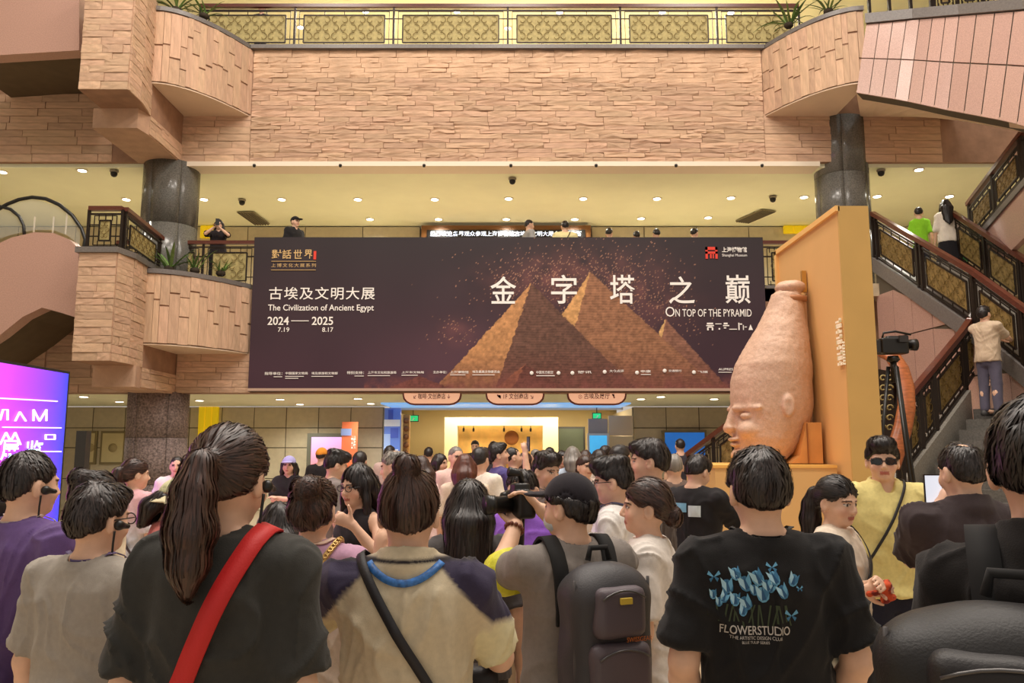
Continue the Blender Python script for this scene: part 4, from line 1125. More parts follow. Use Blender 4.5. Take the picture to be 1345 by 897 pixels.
def make_glasses(e, kind, hp, s, hs):
    m = MB(); dark = kind == 'sun'
    for sd in (-1, 1):
        c = hp((sd * .033, .106, 1.602)); x = hp((1, 0, 0)) - hp((0, 0, 0)); z = hp((0, 0, 1)) - hp((0, 0, 0))
        loop = [(c + x * (math.cos(a) * .027) + z * (math.sin(a) * .019)) * s for a in [k * math.pi / 6 for k in range(13)]]
        m.tube(loop, .0022, 5)
        m.tube([hp((sd * .058, .1, 1.607)) * s, hp((sd * .079, .07, 1.608)) * s, hp((sd * .086, -.005, 1.606)) * s], .002, 5)
    m.tube([hp((-.008, .108, 1.606)) * s, hp((.008, .108, 1.606)) * s], .002, 5)
    o = m.build('glasses', mat('glasses_frame', S(30, 28, 30), .3), e, local=True)
    if dark:
        for sd in (-1, 1):
            l = MB(); l.add([hp((sd * .033 + a * .034, .107 - .006 * abs(a), 1.602 + b * .02)) * s for a, b in ((-1, -.8), (1, -.8), (1.1, 0), (1, .9), (-1, .9), (-1, 0))], [tuple(range(6))] if sd > 0 else [tuple(range(6))])
            l.build('lens', mat('dark_lens', S(18, 20, 26), .08, spec=.8), o, local=True)
def bvh_of(o):
    me = o.data; v = np.empty(len(me.vertices) * 3, np.float32); me.vertices.foreach_get('co', v)
    return BVHTree.FromPolygons([tuple(x) for x in v.reshape(-1, 3)], [tuple(p.vertices) for p in me.polygons])
def strap_loop(info, hi, lo, w, t, n=72, lift=.007):
    """closed strap round the trunk from a shoulder point to the opposite hip (person frame, 1.72 m body); both edges lie on the shirt"""
    s = info['s']; tree = bvh_of(info['shirt']); hi = Vector(hi) * s; lo = Vector(lo) * s; c = (hi + lo) / 2; u = (hi - lo) / 2; v = Vector((0, .3, 0)); side = u.cross(v).normalized()
    E = {-1: [], 0: [], 1: []}; D = []
    for k in range(n):
        a = math.pi + 2 * math.pi * k / n; d = (u * math.cos(a) + v * math.sin(a)).normalized(); D.append(d)
        for sd in E:
            h = tree.ray_cast(c + side * (sd * w / 2) + d * .8, -d); E[sd].append((h[0] - c - side * (sd * w / 2)).dot(d) if h[0] else None)
    R_ = []
    for k in range(n):
        q = [E[sd][k] for sd in E if E[sd][k] is not None]; R_.append(max(q) if q else .2)
    for _ in range(3):                                   # taut: bridges hollows, never sinks
        R_ = [max(R_[k], (R_[k - 1] + R_[(k + 1) % n]) / 2) if abs(R_[k - 1] - R_[(k + 1) % n]) < .08 else R_[k] for k in range(n)]
    pts = [c + D[k] * (R_[k] + lift) for k in range(n)]; nr = list(D); pts.append(pts[0]); nr.append(nr[0])
    m = MB(); vs = []
    for p, d in zip(pts, nr): vs += [p - side * (w / 2), p + side * (w / 2), p + side * (w / 2) + d * t, p - side * (w / 2) + d * t]
    N_ = len(pts); fs = [(i * 4 + j, i * 4 + (j + 1) % 4, i * 4 + 4 + (j + 1) % 4, i * 4 + 4 + j) for i in range(N_ - 1) for j in range(4)]
    m.add(vs, fs, False); m.sm = [i % 4 == 2 for i in range(len(fs))]; return m, pts, nr
def make_lanyard(info, colr):
    s = info['s']; tree = bvh_of(info['shirt']); pts = []; nr = []
    for k in range(41):
        a = -math.pi * .5 + 2 * math.pi * k / 40
        x, y = math.cos(a) * .085, math.sin(a) * .085
        z = 1.475 - .03 * (1 if y < 0 else 0) - (max(y, 0) / .085) ** 2 * .16
        x *= 1 - .55 * max(0, y / .085) ** 2
        p = Vector((x, y * (1 + .6 * (y > 0)), z)) * s; h = tree.find_nearest(p)
        nn = Vector((x, y, .05)).normalized(); q = h[0]
        pts.append(q + h[1] * .006); nr.append(h[1])
    m = MB(); m.ribbon(pts, nr, .016, .003); m.build('lanyard', mat('lanyard_%d_%d_%d' % tuple(colr), S(*colr), .6), info['e'], local=True)
def world_pt(info, p):
    return info['e'].matrix_basis @ (Vector(p) * info['s'])
# ================================================================== lamps in the ceilings
_l = MB().lathe((0, 0, 0), [(.001, -.012), (.085, -.012), (.085, 0)], 20).mesh('diffuser'); _l.materials.append(M_LAMP)
_r = MB().lathe((0, 0, 0), [(.085, -.006), (.115, -.006), (.115, .02), (.085, .02)], 20).mesh('rim'); _r.materials.append(M_RIM)
def downlight(p, power, label, group, spot=True):
    e = empty('ceiling_downlight', p, 0, label, 'downlight', group)
    for n_, m_ in (('diffuser', _l), ('rim', _r)): link(bpy.data.objects.new(n_, m_), e)
    if spot:
        l = bpy.data.lights.new('downlight_lamp', 'SPOT'); l.energy = power; l.spot_size = R(150); l.spot_blend = .8; l.color = (1, .95, .83); l.shadow_soft_size = .08
        o = bpy.data.objects.new('downlight_lamp', l); o.location = (0, 0, -.04); link(o, e)
    return e
zl2 = zC2 + .005
g2 = 'round downlights in the middle floor ceiling'; lab2 = 'small round lit downlight in the cream ceiling above the banner'
for px, py in ((370, 262), (470, 262), (571, 262), (668, 261), (766, 261), (863, 261), (960, 260), (1056, 259), (486, 288), (576, 288), (665, 288), (755, 288), (842, 287), (930, 286)):
    downlight(PZ(px, py, zl2), 130, lab2, g2)
for px, py in ((3, 226), (108, 224), (62, 262), (166, 262), (268, 262)):
    downlight(PZ(px, py, zl2), 130, 'small round lit downlight in the cream ceiling above the escalator and planter', 'downlights over the escalator')
for px, py in ((1207, 223), (1152, 258), (1247, 258)):
    downlight(PZ(px, py, zl2), 130, 'small round lit downlight in the ceiling over the upper stair railing', 'downlights over the stairs')
zl1 = zC1 + .005
for px, py in ((110, 521), (157, 527.5), (262, 526), (368, 524.5), (394, 531), (470, 523.5), (487, 530), (842, 524), (868, 521), (938, 524)):
    downlight(PZ(px, py, zl1), 190, 'small round lit downlight in the low ceiling beneath the dark banner', 'downlights in the ground floor ceiling', True)
for px, py in ((395, 36), (560, 36), (480, 15), (600, 15), (667, 37), (745, 37), (735, 16), (830, 37), (870, 16), (925, 38), (960, 17)):
    downlight(PZ(px, py, 13.18), 420, 'small round lit downlight in the top floor ceiling behind the railing', 'downlights in the top floor ceiling')
M_CAM = mat('camera_black', S(26, 24, 22), .35)
def dome(px, py, z, label):
    p = PZ(px, py, z); e = empty('security_camera', p, 0, label, 'security camera')
    MB().lathe(p, [(.06, -.05), (.09, -.03), (.09, 0)], 16).build('base', mat('grey_plastic', S(150, 140, 120), .5), e)
    MB().lathe(p, [(.005, -.15), (.05, -.13), (.07, -.09), (.072, -.05)], 16).build('dome', M_CAM, e)
dome(673, 234, zl2, 'black dome camera on the ceiling straight above the banner')
dome(150, 224, zl2, 'black dome camera on the ceiling above the escalator loop')
dome(318, 262, zl2, 'black dome camera on the ceiling beside the column and air vent')
dome(1015, 258, zl2, 'black dome camera on the ceiling beside the orange panel top')
dome(1157, 223, zl2, 'black dome camera on the ceiling near the grey column capital')
for i, px in enumerate((334, 447, 557, 671, 783, 888, 1001)):
    p = P(px, 217, W - .06); e = empty('trim_spot', p, 0, 'tiny dark spot head fixed on the white balcony edge strip', 'spotlight', 'spot heads on the white strip')
    MB().lathe(p, [(.028, -.04), (.035, 0), (.03, .02)], 10).build('lamp_head', M_CAM, e); MB().bar(p + Vector((0, .03, .0)), p + Vector((0, .08, .03)), .02).build('mount', M_CAM, e)
def vent(px0, py0, px1, py1, label):
    a, b = PZ(px0, py0, zl2 - .01), PZ(px1, py1, zl2 - .01); e = empty('ceiling_vent', (a + b) / 2, 0, label, 'air vent')
    d = (b - a).normalized(); n = Vector((d.y, -d.x, 0)) * .22
    MB().prism([a - n, b - n, b + n, a + n], (0, 0, -.02)).build('frame', mat('vent_grey', S(150, 140, 112), .6), e)
    for k in range(6):
        o_ = n * (-.8 + k * .32); MB().bar(a + o_ + Vector((0, 0, -.03)), b + o_ + Vector((0, 0, -.03)), .03, .02).build('slat', mat('vent_dark', S(96, 88, 70), .6), e)
vent(322, 278, 344, 294, 'slatted air vent in the ceiling beside the guard in the cap')
vent(1010, 276, 975, 291, 'slatted air vent in the ceiling near the orange panel')

# ================================================================== banner
YB = W - .14
bx = lambda u: P(u, 412, YB).x
bz = lambda v: P(672, v, YB).z
def paint_banner(U, V, r):
    n = U.shape; nz = lambda sc, sd: vnoise(np.stack([U.ravel(), V.ravel(), 0 * U.ravel()], 1), (sc, sc, 1), sd).reshape(n)
    t = np.clip((V - 312) / 202, 0, 1)[..., None]
    c = np.array(S(52, 45, 48)) * (1 - t) + np.array(S(70, 46, 58)) * t
    c = c * (1 + .12 * nz(.02, 1)[..., None])
    c += np.array(S(80, 52, 60))[None, None] * np.exp(-(((U - 590) / 90) ** 2 + ((V - 480) / 50) ** 2))[..., None] * .5
    rn = r.rand(*n)
    dust = np.exp(-(((U - 700) / 60) ** 2 + ((V - 372) / 30) ** 2)) + np.exp(-(((U - 780) / 75) ** 2 + ((V - 362) / 34) ** 2)) + .8 * np.exp(-(((U - 598) / 26) ** 2 + ((V - 436) / 16) ** 2)) + .9 * np.exp(-(((U - 850) / 50) ** 2 + ((V - 400) / 40) ** 2))
    c += np.array(S(120, 70, 62)) * (np.clip(dust, 0, 1.3) * .28 * (1 + nz(.08, 2)))[..., None]
    sp = (rn < dust * .10)[..., None]; c = np.where(sp, np.array(S(190, 140, 115)) * r.uniform(.3, 1, n)[..., None], c)
    def pyr(ax, ay, lx, ly, rx, ry, dx, dy, lit, drk, sd, rough=1.0):
        nonlocal c
        jx = nz(.25, sd) * 1.0 * rough; 
        tt = (V - ay); L = ax + (lx - ax) * tt / (ly - ay); Rr = ax + (rx - ax) * tt / (ry - ay); D = ax + (dx - ax) * tt / (dy - ay)
        ins = (tt > 0) & (U > L + jx) & (U < Rr + jx); left = U < D + jx
        tex = 1 + .35 * nz(.3, sd + 1) + .22 * nz(.9, sd + 2)
        row = .82 + .25 * (np.sin(V * 1.9 + nz(.06, sd + 3) * 2) > -.2)
        cl = np.array(S(*lit)) * (tex * (.9 + .1 * row))[..., None]; cd = np.array(S(*drk)) * (tex * row)[..., None]
        q = np.where(left[..., None], cl, cd); 
        fade = np.clip((V - 455) / 70, 0, .75)[..., None]; q = q * (1 - fade) + np.array(S(112, 66, 58)) * (tex * row)[..., None] * fade
        c = np.where(ins[..., None], q, c)
    pyr(874, 419, 838, 490, 945, 500, 868, 448, (214, 170, 112), (140, 98, 80), 20)
    pyr(776, 357, 700, 470, 935, 505, 752, 440, (206, 156, 100), (150, 106, 78), 30)
    pyr(698, 372, 585, 496, 838, 514, 650, 514, (192, 140, 92), (104, 74, 62), 40, 1.4)
    pyr(690, 478, 640, 520, 745, 514, 668, 520, (176, 110, 80), (92, 56, 48), 50, 1.5)
    pyr(552, 494, 500, 514, 620, 520, 545, 520, (120, 70, 66), (96, 56, 54), 60, 2)
    g = np.clip((V - 485) / 30, 0, 1) * (U > 480) * (.5 + nz(.12, 70) * .6 + .3 * nz(.5, 71))
    c = c * (1 - np.clip(g, 0, .7)[..., None]) + np.array(S(126, 74, 68)) * np.clip(g, 0, .7)[..., None] * (1 + .4 * nz(.8, 72))[..., None]
    return np.clip(c, .004, 1)
def grid_print(name, m, parent, uv, pos, paint, nu, nv, seed):
    u = np.linspace(uv[0], uv[1], nu); v = np.linspace(uv[2], uv[3], nv); U, V = np.meshgrid(u, v, indexing='ij')
    col = paint(U, V, np.random.RandomState(seed)).reshape(-1, 3); pts = pos(U.ravel(), V.ravel())
    i = np.arange(nu * nv).reshape(nu, nv); Q = np.stack([i[:-1, 1:], i[1:, 1:], i[1:, :-1], i[:-1, :-1]], -1).reshape(-1, 4)
    return mesh_np(name, pts - np.array(ORG[parent.name]), Q, m, parent, col, smooth=False)
bn = empty('exhibition_banner', (bx(668), YB, bz(514)), 0, 'huge dark exhibition banner with three pyramids hung on the balcony front', 'banner')
MB().box((bx(330), YB + .01, bz(514)), (bx(1006), YB + .1, bz(311.5))).build('frame', mat('banner_frame', S(50, 44, 46), .7), bn)
MB().box((bx(330), YB - .02, bz(513.5)), (bx(1006), YB + .02, bz(510))).build('bottom_strip', mat('banner_strip', S(190, 160, 140), .5), bn)
zz = np.array([bz(v) for v in np.linspace(311.5, 514, 400)])
def bpos(U, V): return np.stack([bx(330) + (U - 330) / 676 * (bx(1006) - bx(330)), np.full(U.shape, YB), np.interp(V, np.linspace(311.5, 514, 400), zz)], 1)
grid_print('picture', mat('banner_print', (1, 1, 1), .62, attr=True, spec=.3), bn, (330, 1006, 311.5, 514), bpos, paint_banner, 560, 170, 3)
M_INK = mat('white_print', S(240, 234, 226), .6, emit=.08); M_GOLD = mat('gold_print', S(214, 178, 120), .6); M_RED = mat('red_print', S(226, 62, 44), .6)
def btext(body, x0, y0, x1, y1, m=M_INK, bold=0, name='lettering', spacing=1.0):
    k = MB(); text_fit(k, body, (bx(x0), YB - .012, bz(y1)), (1, 0, 0), (0, 0, 1), bx(x1) - bx(x0), bz(y0) - bz(y1), bold, spacing); return k.build(name, m, bn)
for ch, a, b in (('對', 354, 367), ('話', 368, 380), ('世', 383, 394), ('界', 397, 408)): btext(ch, a, 328, b, 340, M_GOLD, .012)
for ch, c_ in zip('金字塔之巅', (661, 741, 818, 896, 970)):
    hw_ = 17 if ch not in '塔巅' else 16.5; btext(ch, c_ - hw_, 361 if ch in '塔巅字' else 363, c_ + hw_, 399, M_INK, .009)
btext('上博文化大展系列', 354, 346, 413, 351, M_GOLD, 0, spacing=1.35)
btext('古埃及文明大展', 352.5, 377, 492, 394, M_INK, .006, spacing=1.12)
btext('The Civilization of Ancient Egypt', 352, 400, 491, 410.5, M_INK, .01)
btext('2024', 352, 416, 380, 427, M_INK, .014); btext('2025', 410, 416, 438, 427, M_INK, .014)
btext('7.19', 366, 430, 381, 436, M_INK, .006); btext('8.17', 424, 430, 438.5, 436, M_INK, .006)
btext('O', 874, 403, 886, 416, M_INK, .0); btext('N TOP OF THE PYRAMID', 887, 406, 987, 416, M_INK, .004)
btext('上海博物館', 951, 324.5, 984, 331.5, M_INK, .02); btext('Shanghai Museum', 951, 333.5, 984, 338, M_INK, .0)
k = MB()
def br(k, x0, y0, x1, y1): k.box((bx(x0), YB - .016, bz(y1)), (bx(x1), YB - .004, bz(y0)))
br(k, 383, 421, 406, 422); k.build('dash', M_INK, bn)
k = MB(); br(k, 354, 343, 413, 343.6); br(k, 354, 354.4, 413, 355); k.build('rule', M_GOLD, bn)
k = MB(); br(k, 409.5, 330, 413, 341); k.build('seal', M_RED, bn)
k = MB()                                            # red emblem of the museum
for a in ((929, 324.5, 932, 340), (942, 324.5, 945, 340), (929, 324.5, 945, 328.5), (929, 330.5, 945, 333.5), (935, 333, 937, 339.5), (938.5, 333, 940, 339.5)): br(k, *a)
k.build('emblem', M_RED, bn)
k = MB()                                            # row of hieroglyph marks
for a in ((927, 427, 937, 428.5), (928, 424, 936, 426), (928, 430, 930, 434), (934, 430, 936, 434), (929, 429, 935, 430.5), (939, 425, 947, 426), (943, 431, 945, 433), (950, 424, 955, 426), (949, 427, 957, 428.5), (950, 430, 953, 431.5), (957, 432, 967, 433), (969, 424, 970.5, 433.5), (971, 425, 974, 426.5), (975, 427, 976, 433.5), (977, 429, 980, 430)): br(k, *a)
k.add([(bx(982), YB - .012, bz(433.5)), (bx(988), YB - .012, bz(433.5)), (bx(985), YB - .012, bz(426))], [(0, 1, 2)]); k.build('hieroglyph_row', M_INK, bn)
cr = [('指导单位：', 351, 488.5, 374, 492.5), ('中国国家文物局', 378, 488.5, 407, 492), ('埃及旅游和文物部', 412, 488.5, 446, 492), ('特别支持：', 458, 487.5, 480, 491.5), ('上海市文化和旅游局', 485, 487.5, 522, 491), ('上海市文物局', 529, 487.5, 558, 490.5),
      ('主办单位：', 570, 487, 588, 490.5), ('上海博物馆', 592, 487, 616, 490.5), ('埃及最高文物委员会', 621, 486.5, 657, 490), ('中国东方航空', 704, 487, 726, 491), ('腾讯', 758, 487, 776, 490.5), ('大众点评', 799, 485.5, 818, 489), ('申康', 840, 486, 853, 489.5), ('交通银行', 876, 485.5, 893, 488.5), ('飞猪', 914, 487, 927, 490), ('AUPRES', 941, 483.5, 960, 486.5)]
for b_, x0, y0, x1, y1 in cr: btext(b_, x0, y0, x1, y1, M_INK, .01, 'credit_line')
k = MB()
for a in ((378, 494, 402, 494.8), (378, 496.5, 395, 497.3), (412, 494, 440, 494.8), (485, 493, 514, 493.8), (529, 492.5, 550, 493.3), (592, 492, 612, 492.8), (621, 492, 650, 492.8), (704, 493, 728, 494), (840, 491.5, 853, 492.3), (941, 488.5, 958, 489.3), (363, 494.5, 374, 495.3), (468, 493.5, 480, 494.3)): br(k, *a)
tag(k.build('fine_print', M_INK, bn), kind='stuff')
for cx_, cy_ in ((698, 490), (751, 490), (793, 488.5), (835, 489.5), (871, 487), (909, 489), (733, 490)):
    c_ = Vector((bx(cx_), YB - .006, bz(cy_))); MB().lathe(c_, [(.01, -.012), (.04, -.012), (.04, 0), (.01, 0)], 14, 'y').build('sponsor_logo', M_INK, bn)

# ---- peach signs below the banner
M_PEACH = mat('peach_sign', S(240, 186, 150), .5, emit=.55); M_SIGNR = mat('sign_rim', S(120, 66, 48), .5)  # sign faces glow by themselves, added to lighten them in the banner's shade
for i, (x0, x1, tx, lab) in enumerate(((531, 604, '↙ 咖啡·文创商店 ↓', 'peach hanging sign under the banner with the curled arrow at its start'), (640, 713, '↰ 1F 文创商店 ↘', 'peach hanging sign under the banner between the other two signs'), (747, 821, '⊙ 古埃及展厅 ↴', 'peach hanging sign under the banner closest to the statue'))):
    Ys = W + .14 + .02 * i; a = P(x0, 512, Ys); b = P(x1, 530, Ys); r = .22
    def shape(g):
        x0_, x1_, z0_, z1_ = a.x - g, b.x + g, b.z - g, a.z; pts = [(x0_, Ys, z1_)]
        for k_ in range(5): t = k_ / 4 * math.pi / 2; pts.append((x0_ + (r + g) * (1 - math.cos(t)), Ys, z0_ + (r + g) * .8 * (1 - math.sin(t))))
        for k_ in range(5): t = math.pi / 2 * (1 - k_ / 4); pts.append((x1_ - (r + g) * (1 - math.cos(t)), Ys, z0_ + (r + g) * .8 * (1 - math.sin(t))))
        pts.append((x1_, Ys, z1_)); return pts
    e = empty('hanging_sign', ((a.x + b.x) / 2, Ys, a.z), 0, lab, 'sign')
    MB().prism(shape(.035), (0, .08, 0)).build('rim', M_SIGNR, e)
    MB().prism([(x, y - .01, z) for x, y, z in shape(0)], (0, .03, 0)).build('face', M_PEACH, e)
    k = MB(); text_fit(k, tx, (a.x + .2, Ys - .02, b.z + .09), (1, 0, 0), (0, 0, 1), b.x - a.x - .4, .12, .01); k.build('lettering', mat('sign_ink', S(96, 50, 36), .6), e)
    MB().bar((a.x + .2, Ys + .04, a.z), (a.x + .2, Ys + .04, max(a.z + .05, zC1 + .03)), .03).build('hanger', M_SIGNR, e); MB().bar((b.x - .2, Ys + .04, a.z), (b.x - .2, Ys + .04, max(a.z + .05, zC1 + .03)), .03).build('hanger', M_SIGNR, e)

# ================================================================== ground floor back wall and shop
YE = YB1
def board(name, label, cat, x0, y0, x1, y1, Y, col, t=.08, frame=None, emit=0, rough=.5, group=None):
    a = P(x0, y1, Y); b = P(x1, y0, Y); e = empty(name, (a.x / 2 + b.x / 2, Y, a.z), 0, label, cat, group)
    if frame: MB().box((a.x - .06, Y, a.z - .06), (b.x + .06, Y + t, b.z + .06)).build('frame', frame, e)
    MB().box((a.x, Y - .02, a.z), (b.x, Y + (t if not frame else .01), b.z)).build('face', mat('face_%d_%d_%d_%d' % (*col, int(emit * 100)), S(*col), rough, emit=emit, noise=.08, nscale=2), e)
    return e
M_DK = mat('dark_frame', S(44, 42, 40), .5); M_TAN = mat('tan_frame', S(134, 120, 84), .6)
for px in (118, 148, 183):
    w2 = 7 if px != 148 else 15
    board('wall_relief', {118: 'narrow pale framed relief beside the black post', 148: 'wide pale framed relief between the black post and the round column', 183: 'pale framed relief partly hidden behind the rough round column'}[px], 'relief', px - w2, 569, px + w2, 607, YE - .08, (206, 192, 146), .06, M_TAN)
    MB().lathe(P(px, 588, YE - .11), [(.001, 0), (.12, 0), (.12, .02), (.09, .02)], 16, 'y').build('ornament', mat('relief_line', S(176, 160, 116), .7), bpy.data.objects[[o.name for o in COL.objects if o.name.startswith('wall_relief') and o.type == 'EMPTY'][-1]])
for (x0, y0, x1, y1, Y, lab) in ((259, 534, 287, 574, YE - .15, 'yellow lit wall panel on the ground floor behind the ponytail woman'), (262, 286, 290, 312, YB2 - .15, 'yellow lit wall panel on the middle floor beside the column'), (1030, 278, 1066, 306, YB2 - .15, 'yellow lit wall panel on the middle floor behind the orange panel')):
    a = P(x0, y1, Y); b = P(x1, y0, Y); b.z = min(b.z, zC2 - .01); e = empty('yellow_panel', ((a.x + b.x) / 2, Y, a.z), 0, lab, 'wall panel')
    for k_ in range(3):
        d = (b.x - a.x) / 3; MB().box((a.x + k_ * d + .01, Y, a.z), (a.x + (k_ + 1) * d - .01, Y + .1, b.z)).build('strip', M_YEL, e)
po = P(101, 700, 12); pt_ = P(101, 566, 12)
e = empty('black_post', (po.x, 12, 0), 0, 'slim black post standing between the pink screen and the wall reliefs', 'post')
MB().box((po.x - .075, 11.93, 0), (po.x + .075, 12.07, pt_.z)).build('shaft', M_DK, e); MB().box((po.x - .2, 11.8, 0), (po.x + .2, 12.2, .03)).build('base_plate', M_DK, e)
# doorway recess with pink screen
ds = empty('display_screen', (P(428, 620, YE - .4).x, YE - .4, 0), 0, 'tall lilac and pink display screen in a dark frame beside the orange poster', 'screen')
a, b = P(407, 640, YE - .4), P(458, 574, YE - .4)
MB().box((a.x - .12, YE - .38, 0), (b.x + .06, YE - .2, b.z + .1)).build('housing', mat('screen_housing', S(92, 92, 78), .6), ds)
def paint_lilac(U, V, r):
    t = np.clip((V - 574) / 45, 0, 1)[..., None]; return np.array(S(196, 158, 214)) * (1 - t) + np.array(S(224, 120, 112)) * t
def flat_pos(x0, x1, y0, y1, Y):
    A_, B_ = P(x0, y1, Y), P(x1, y0, Y)
    return lambda U, V: np.stack([A_.x + (U - x0) / (x1 - x0) * (B_.x - A_.x), np.full(U.shape, Y), B_.z + (V - y0) / (y1 - y0) * (A_.z - B_.z)], 1)
M_LED = mat('led_picture', (1, 1, 1), .3, attr=True, emit=.75); M_LED2 = mat('led_wall', (1, 1, 1), .3, attr=True, emit=1.0)
grid_print('picture', M_LED, ds, (407, 458, 574, 640), flat_pos(407, 458, 574, 640, YE - .41), paint_lilac, 12, 24, 1)
MB().box((b.x + .0, YE - .43, a.z), (b.x + .05, YE - .36, b.z + .06)).build('edge', M_DK, ds)
Y_ = YE - 1.2
op = empty('poster_board', (P(463, 620, Y_).x, Y_, 0), 0, 'orange standing poster board with a pale blue label behind the crowd', 'poster')
a, b = P(447, 640, Y_), P(470, 554, Y_)
MB().box((a.x, Y_, .05), (b.x, Y_ + .06, b.z)).build('board', mat('poster_orange', S(226, 120, 78), .5), op); MB().box((a.x - .02, Y_ - .02, P(0, 572, Y_).z), (a.x + .25, Y_ + .0, P(0, 563, Y_).z)).build('label', mat('poster_blue', S(140, 160, 214), .5), op)
MB().box((a.x, Y_ - .2, 0), (b.x, Y_ + .25, .05)).build('foot', M_DK, op)
k = MB(); text_fit(k, '古埃及文明大展'[0:1] + '埃', (b.x - .16, Y_ - .012, P(0, 590, Y_).z), (1, 0, 0), (0, 0, 1), .12, .35, .01); k.build('lettering', M_INK, op)
# entrance surround and shop
zT = P(672, 529, YE).z
struct(MB().box((x505 - .1, YE, zT + .25), (x800 + .1, 28, zT + .4)), 'ceiling_4', M_CEIL)
struct(MB().box((x505 - .25, YE + .25, 0), (x505 - .05, 28, zC1)), 'wall_shop_left', M_WALLP)
struct(MB().box((x800 + .05, YE + .25, 0), (x800 + .25, 28, zC1)), 'wall_shop_right', M_WALLP)
struct(MB().box((x505 - .2, 27, 0), (x800 + .2, 27.2, zC1 + .3)), 'wall_shop_back', mat('shop_wall', S(196, 176, 128), .7))
for i, (px, py) in enumerate(((620, 536), (740, 538))):
    p = P(px, py, 24); l = area('shop_lamp', (p.x, 24.5, zT + .15), (2.2, 1.2), 130, (1, .87, .66))
lp = empty('light_panel', (P(672, 540, YE - 1).x, YE - .9, zC1 - .02), 0, 'long glowing blue ceiling panel over the shop entrance', 'light panel')
MB().box((P(515, 530, YE).x, YE - 1.9, zC1 - .02), (P(815, 530, YE).x, YE - .05, zC1 + .015)).build('diffuser', mat('blue_glow', S(120, 170, 226), .4, emit=.75), lp)
MB().box((P(512, 530, YE).x, YE - .05, zC1 - .08), (P(818, 530, YE).x, YE, zC1 + .015)).build('edge', M_WHITE, lp)
bc = empty('banner_column', (P(512, 600, YE - .5).x, YE - .5, 0), 0, 'blue and white printed column standing at the shop entrance', 'banner')
a, b = P(503, 640, YE - .5), P(526, 536, YE - .5)
MB().box((a.x, YE - .5, 0), (b.x, YE - .3, b.z)).build('core', mat('col_blue', S(92, 124, 206), .5, emit=.15), bc)
for (v0, v1, h0, h1, c_) in ((551, 560, 0, 1, (226, 230, 236)), (538, 551, .25, .55, (60, 84, 180)), (562, 575, .4, .9, (66, 90, 190)), (570, 610, 0, .4, (150, 176, 224)), (590, 620, .5, .9, (206, 214, 226))):
    MB().box((lerp(a.x, b.x, h0), YE - .52, P(0, v1, YE - .5).z), (lerp(a.x, b.x, h1), YE - .5, P(0, v0, YE - .5).z)).build('print', mat('pr%d_%d_%d' % c_, S(*c_), .5, emit=.1), bc)
gp = empty('gilt_pillar', (P(533, 600, YE - .2).x, YE - .1, 0), 0, 'narrow orange gilt carved pillar beside the blue and white column', 'pillar')
a, b = P(528, 640, YE - .2), P(538, 545, YE - .2)
MB().box((a.x, YE - .2, 0), (b.x, YE, b.z)).build('shaft', mat('gilt', S(206, 144, 66), .45, noise=.3, nscale=9), gp)
for k_ in range(6): MB().lathe((a.x / 2 + b.x / 2, YE - .21, b.z - .15 - k_ * .22), [(.001, -.03), (.06, -.02), (.08, 0)], 10, 'y').build('boss', mat('gilt2', S(168, 104, 48), .45), gp)
M_EXIT = mat('exit_green', S(40, 200, 120), .4, emit=.8)
for x0, y0, x1, y1, Y, lab in ((536, 546, 549, 553, YE + .6, 'small green running man exit sign beside the gilt pillar'), (779, 543, 789, 549.5, YE - .1, 'small green running man exit sign above the pale blue screen')):
    a = P(x0, y1, Y); b = P(x1, y0, Y); e = empty('exit_sign', ((a.x + b.x) / 2, Y, a.z), 0, lab, 'exit sign')
    MB().box((a.x - .02, Y, a.z - .02), (b.x + .02, Y + .05, b.z + .02)).build('housing', M_DK, e); MB().box((a.x, Y - .01, a.z), (b.x, Y + .01, b.z)).build('face', M_EXIT, e)
    m_ = (a + b) / 2; k = MB(); k.bar((m_.x, Y - .015, m_.z - .05), (m_.x + .02, Y - .015, m_.z + .02), .025); k.bar((m_.x, Y - .015, m_.z - .05), (m_.x - .04, Y - .015, m_.z - .06), .018); k.bar((m_.x + .0, Y - .015, m_.z), (m_.x + .06, Y - .015, m_.z), .015); k.build('pictogram', M_INK, e)
    MB().bar((m_.x, Y + .02, b.z), (m_.x, Y + .02, zT + .26 if Y > YE else zC1 + .03), .02).build('hanger', M_DK, e)
pf = empty('shop_portal', (P(659, 600, 25).x, 25, 0), 0, 'cream framed shop front with a golden wall inside the entrance', 'shop front')
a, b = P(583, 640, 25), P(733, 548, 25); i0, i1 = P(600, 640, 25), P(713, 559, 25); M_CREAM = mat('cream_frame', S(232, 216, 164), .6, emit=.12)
MB().box((a.x, 25, 0), (i0.x, 25.3, i1.z)).build('jamb', M_CREAM, pf); MB().box((i1.x, 25, 0), (b.x, 25.3, i1.z)).build('jamb', M_CREAM, pf); MB().box((a.x, 25, i1.z), (b.x, 25.3, b.z)).build('lintel', M_CREAM, pf)
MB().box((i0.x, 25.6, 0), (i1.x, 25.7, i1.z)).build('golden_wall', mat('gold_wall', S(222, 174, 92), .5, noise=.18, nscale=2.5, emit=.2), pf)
for k_ in range(3): MB().box((i0.x, 25.35, .9 + k_ * .28), (i0.x + 1.7, 25.6, .93 + k_ * .28)).build('shelf', mat('shelf_tan', S(176, 136, 84), .6), pf)
MB().lathe(P(672, 575, 25.5), [(.15, -.04), (.23, -.04), (.23, 0), (.15, 0)], 24, 'y').build('disc_rim', mat('disc_rim', S(150, 90, 40), .4), pf); MB().lathe(P(672, 575, 25.52), [(.001, -.03), (.19, -.03), (.19, 0)], 24, 'y').build('disc', mat('disc_gold', S(232, 186, 104), .4, emit=.2), pf)
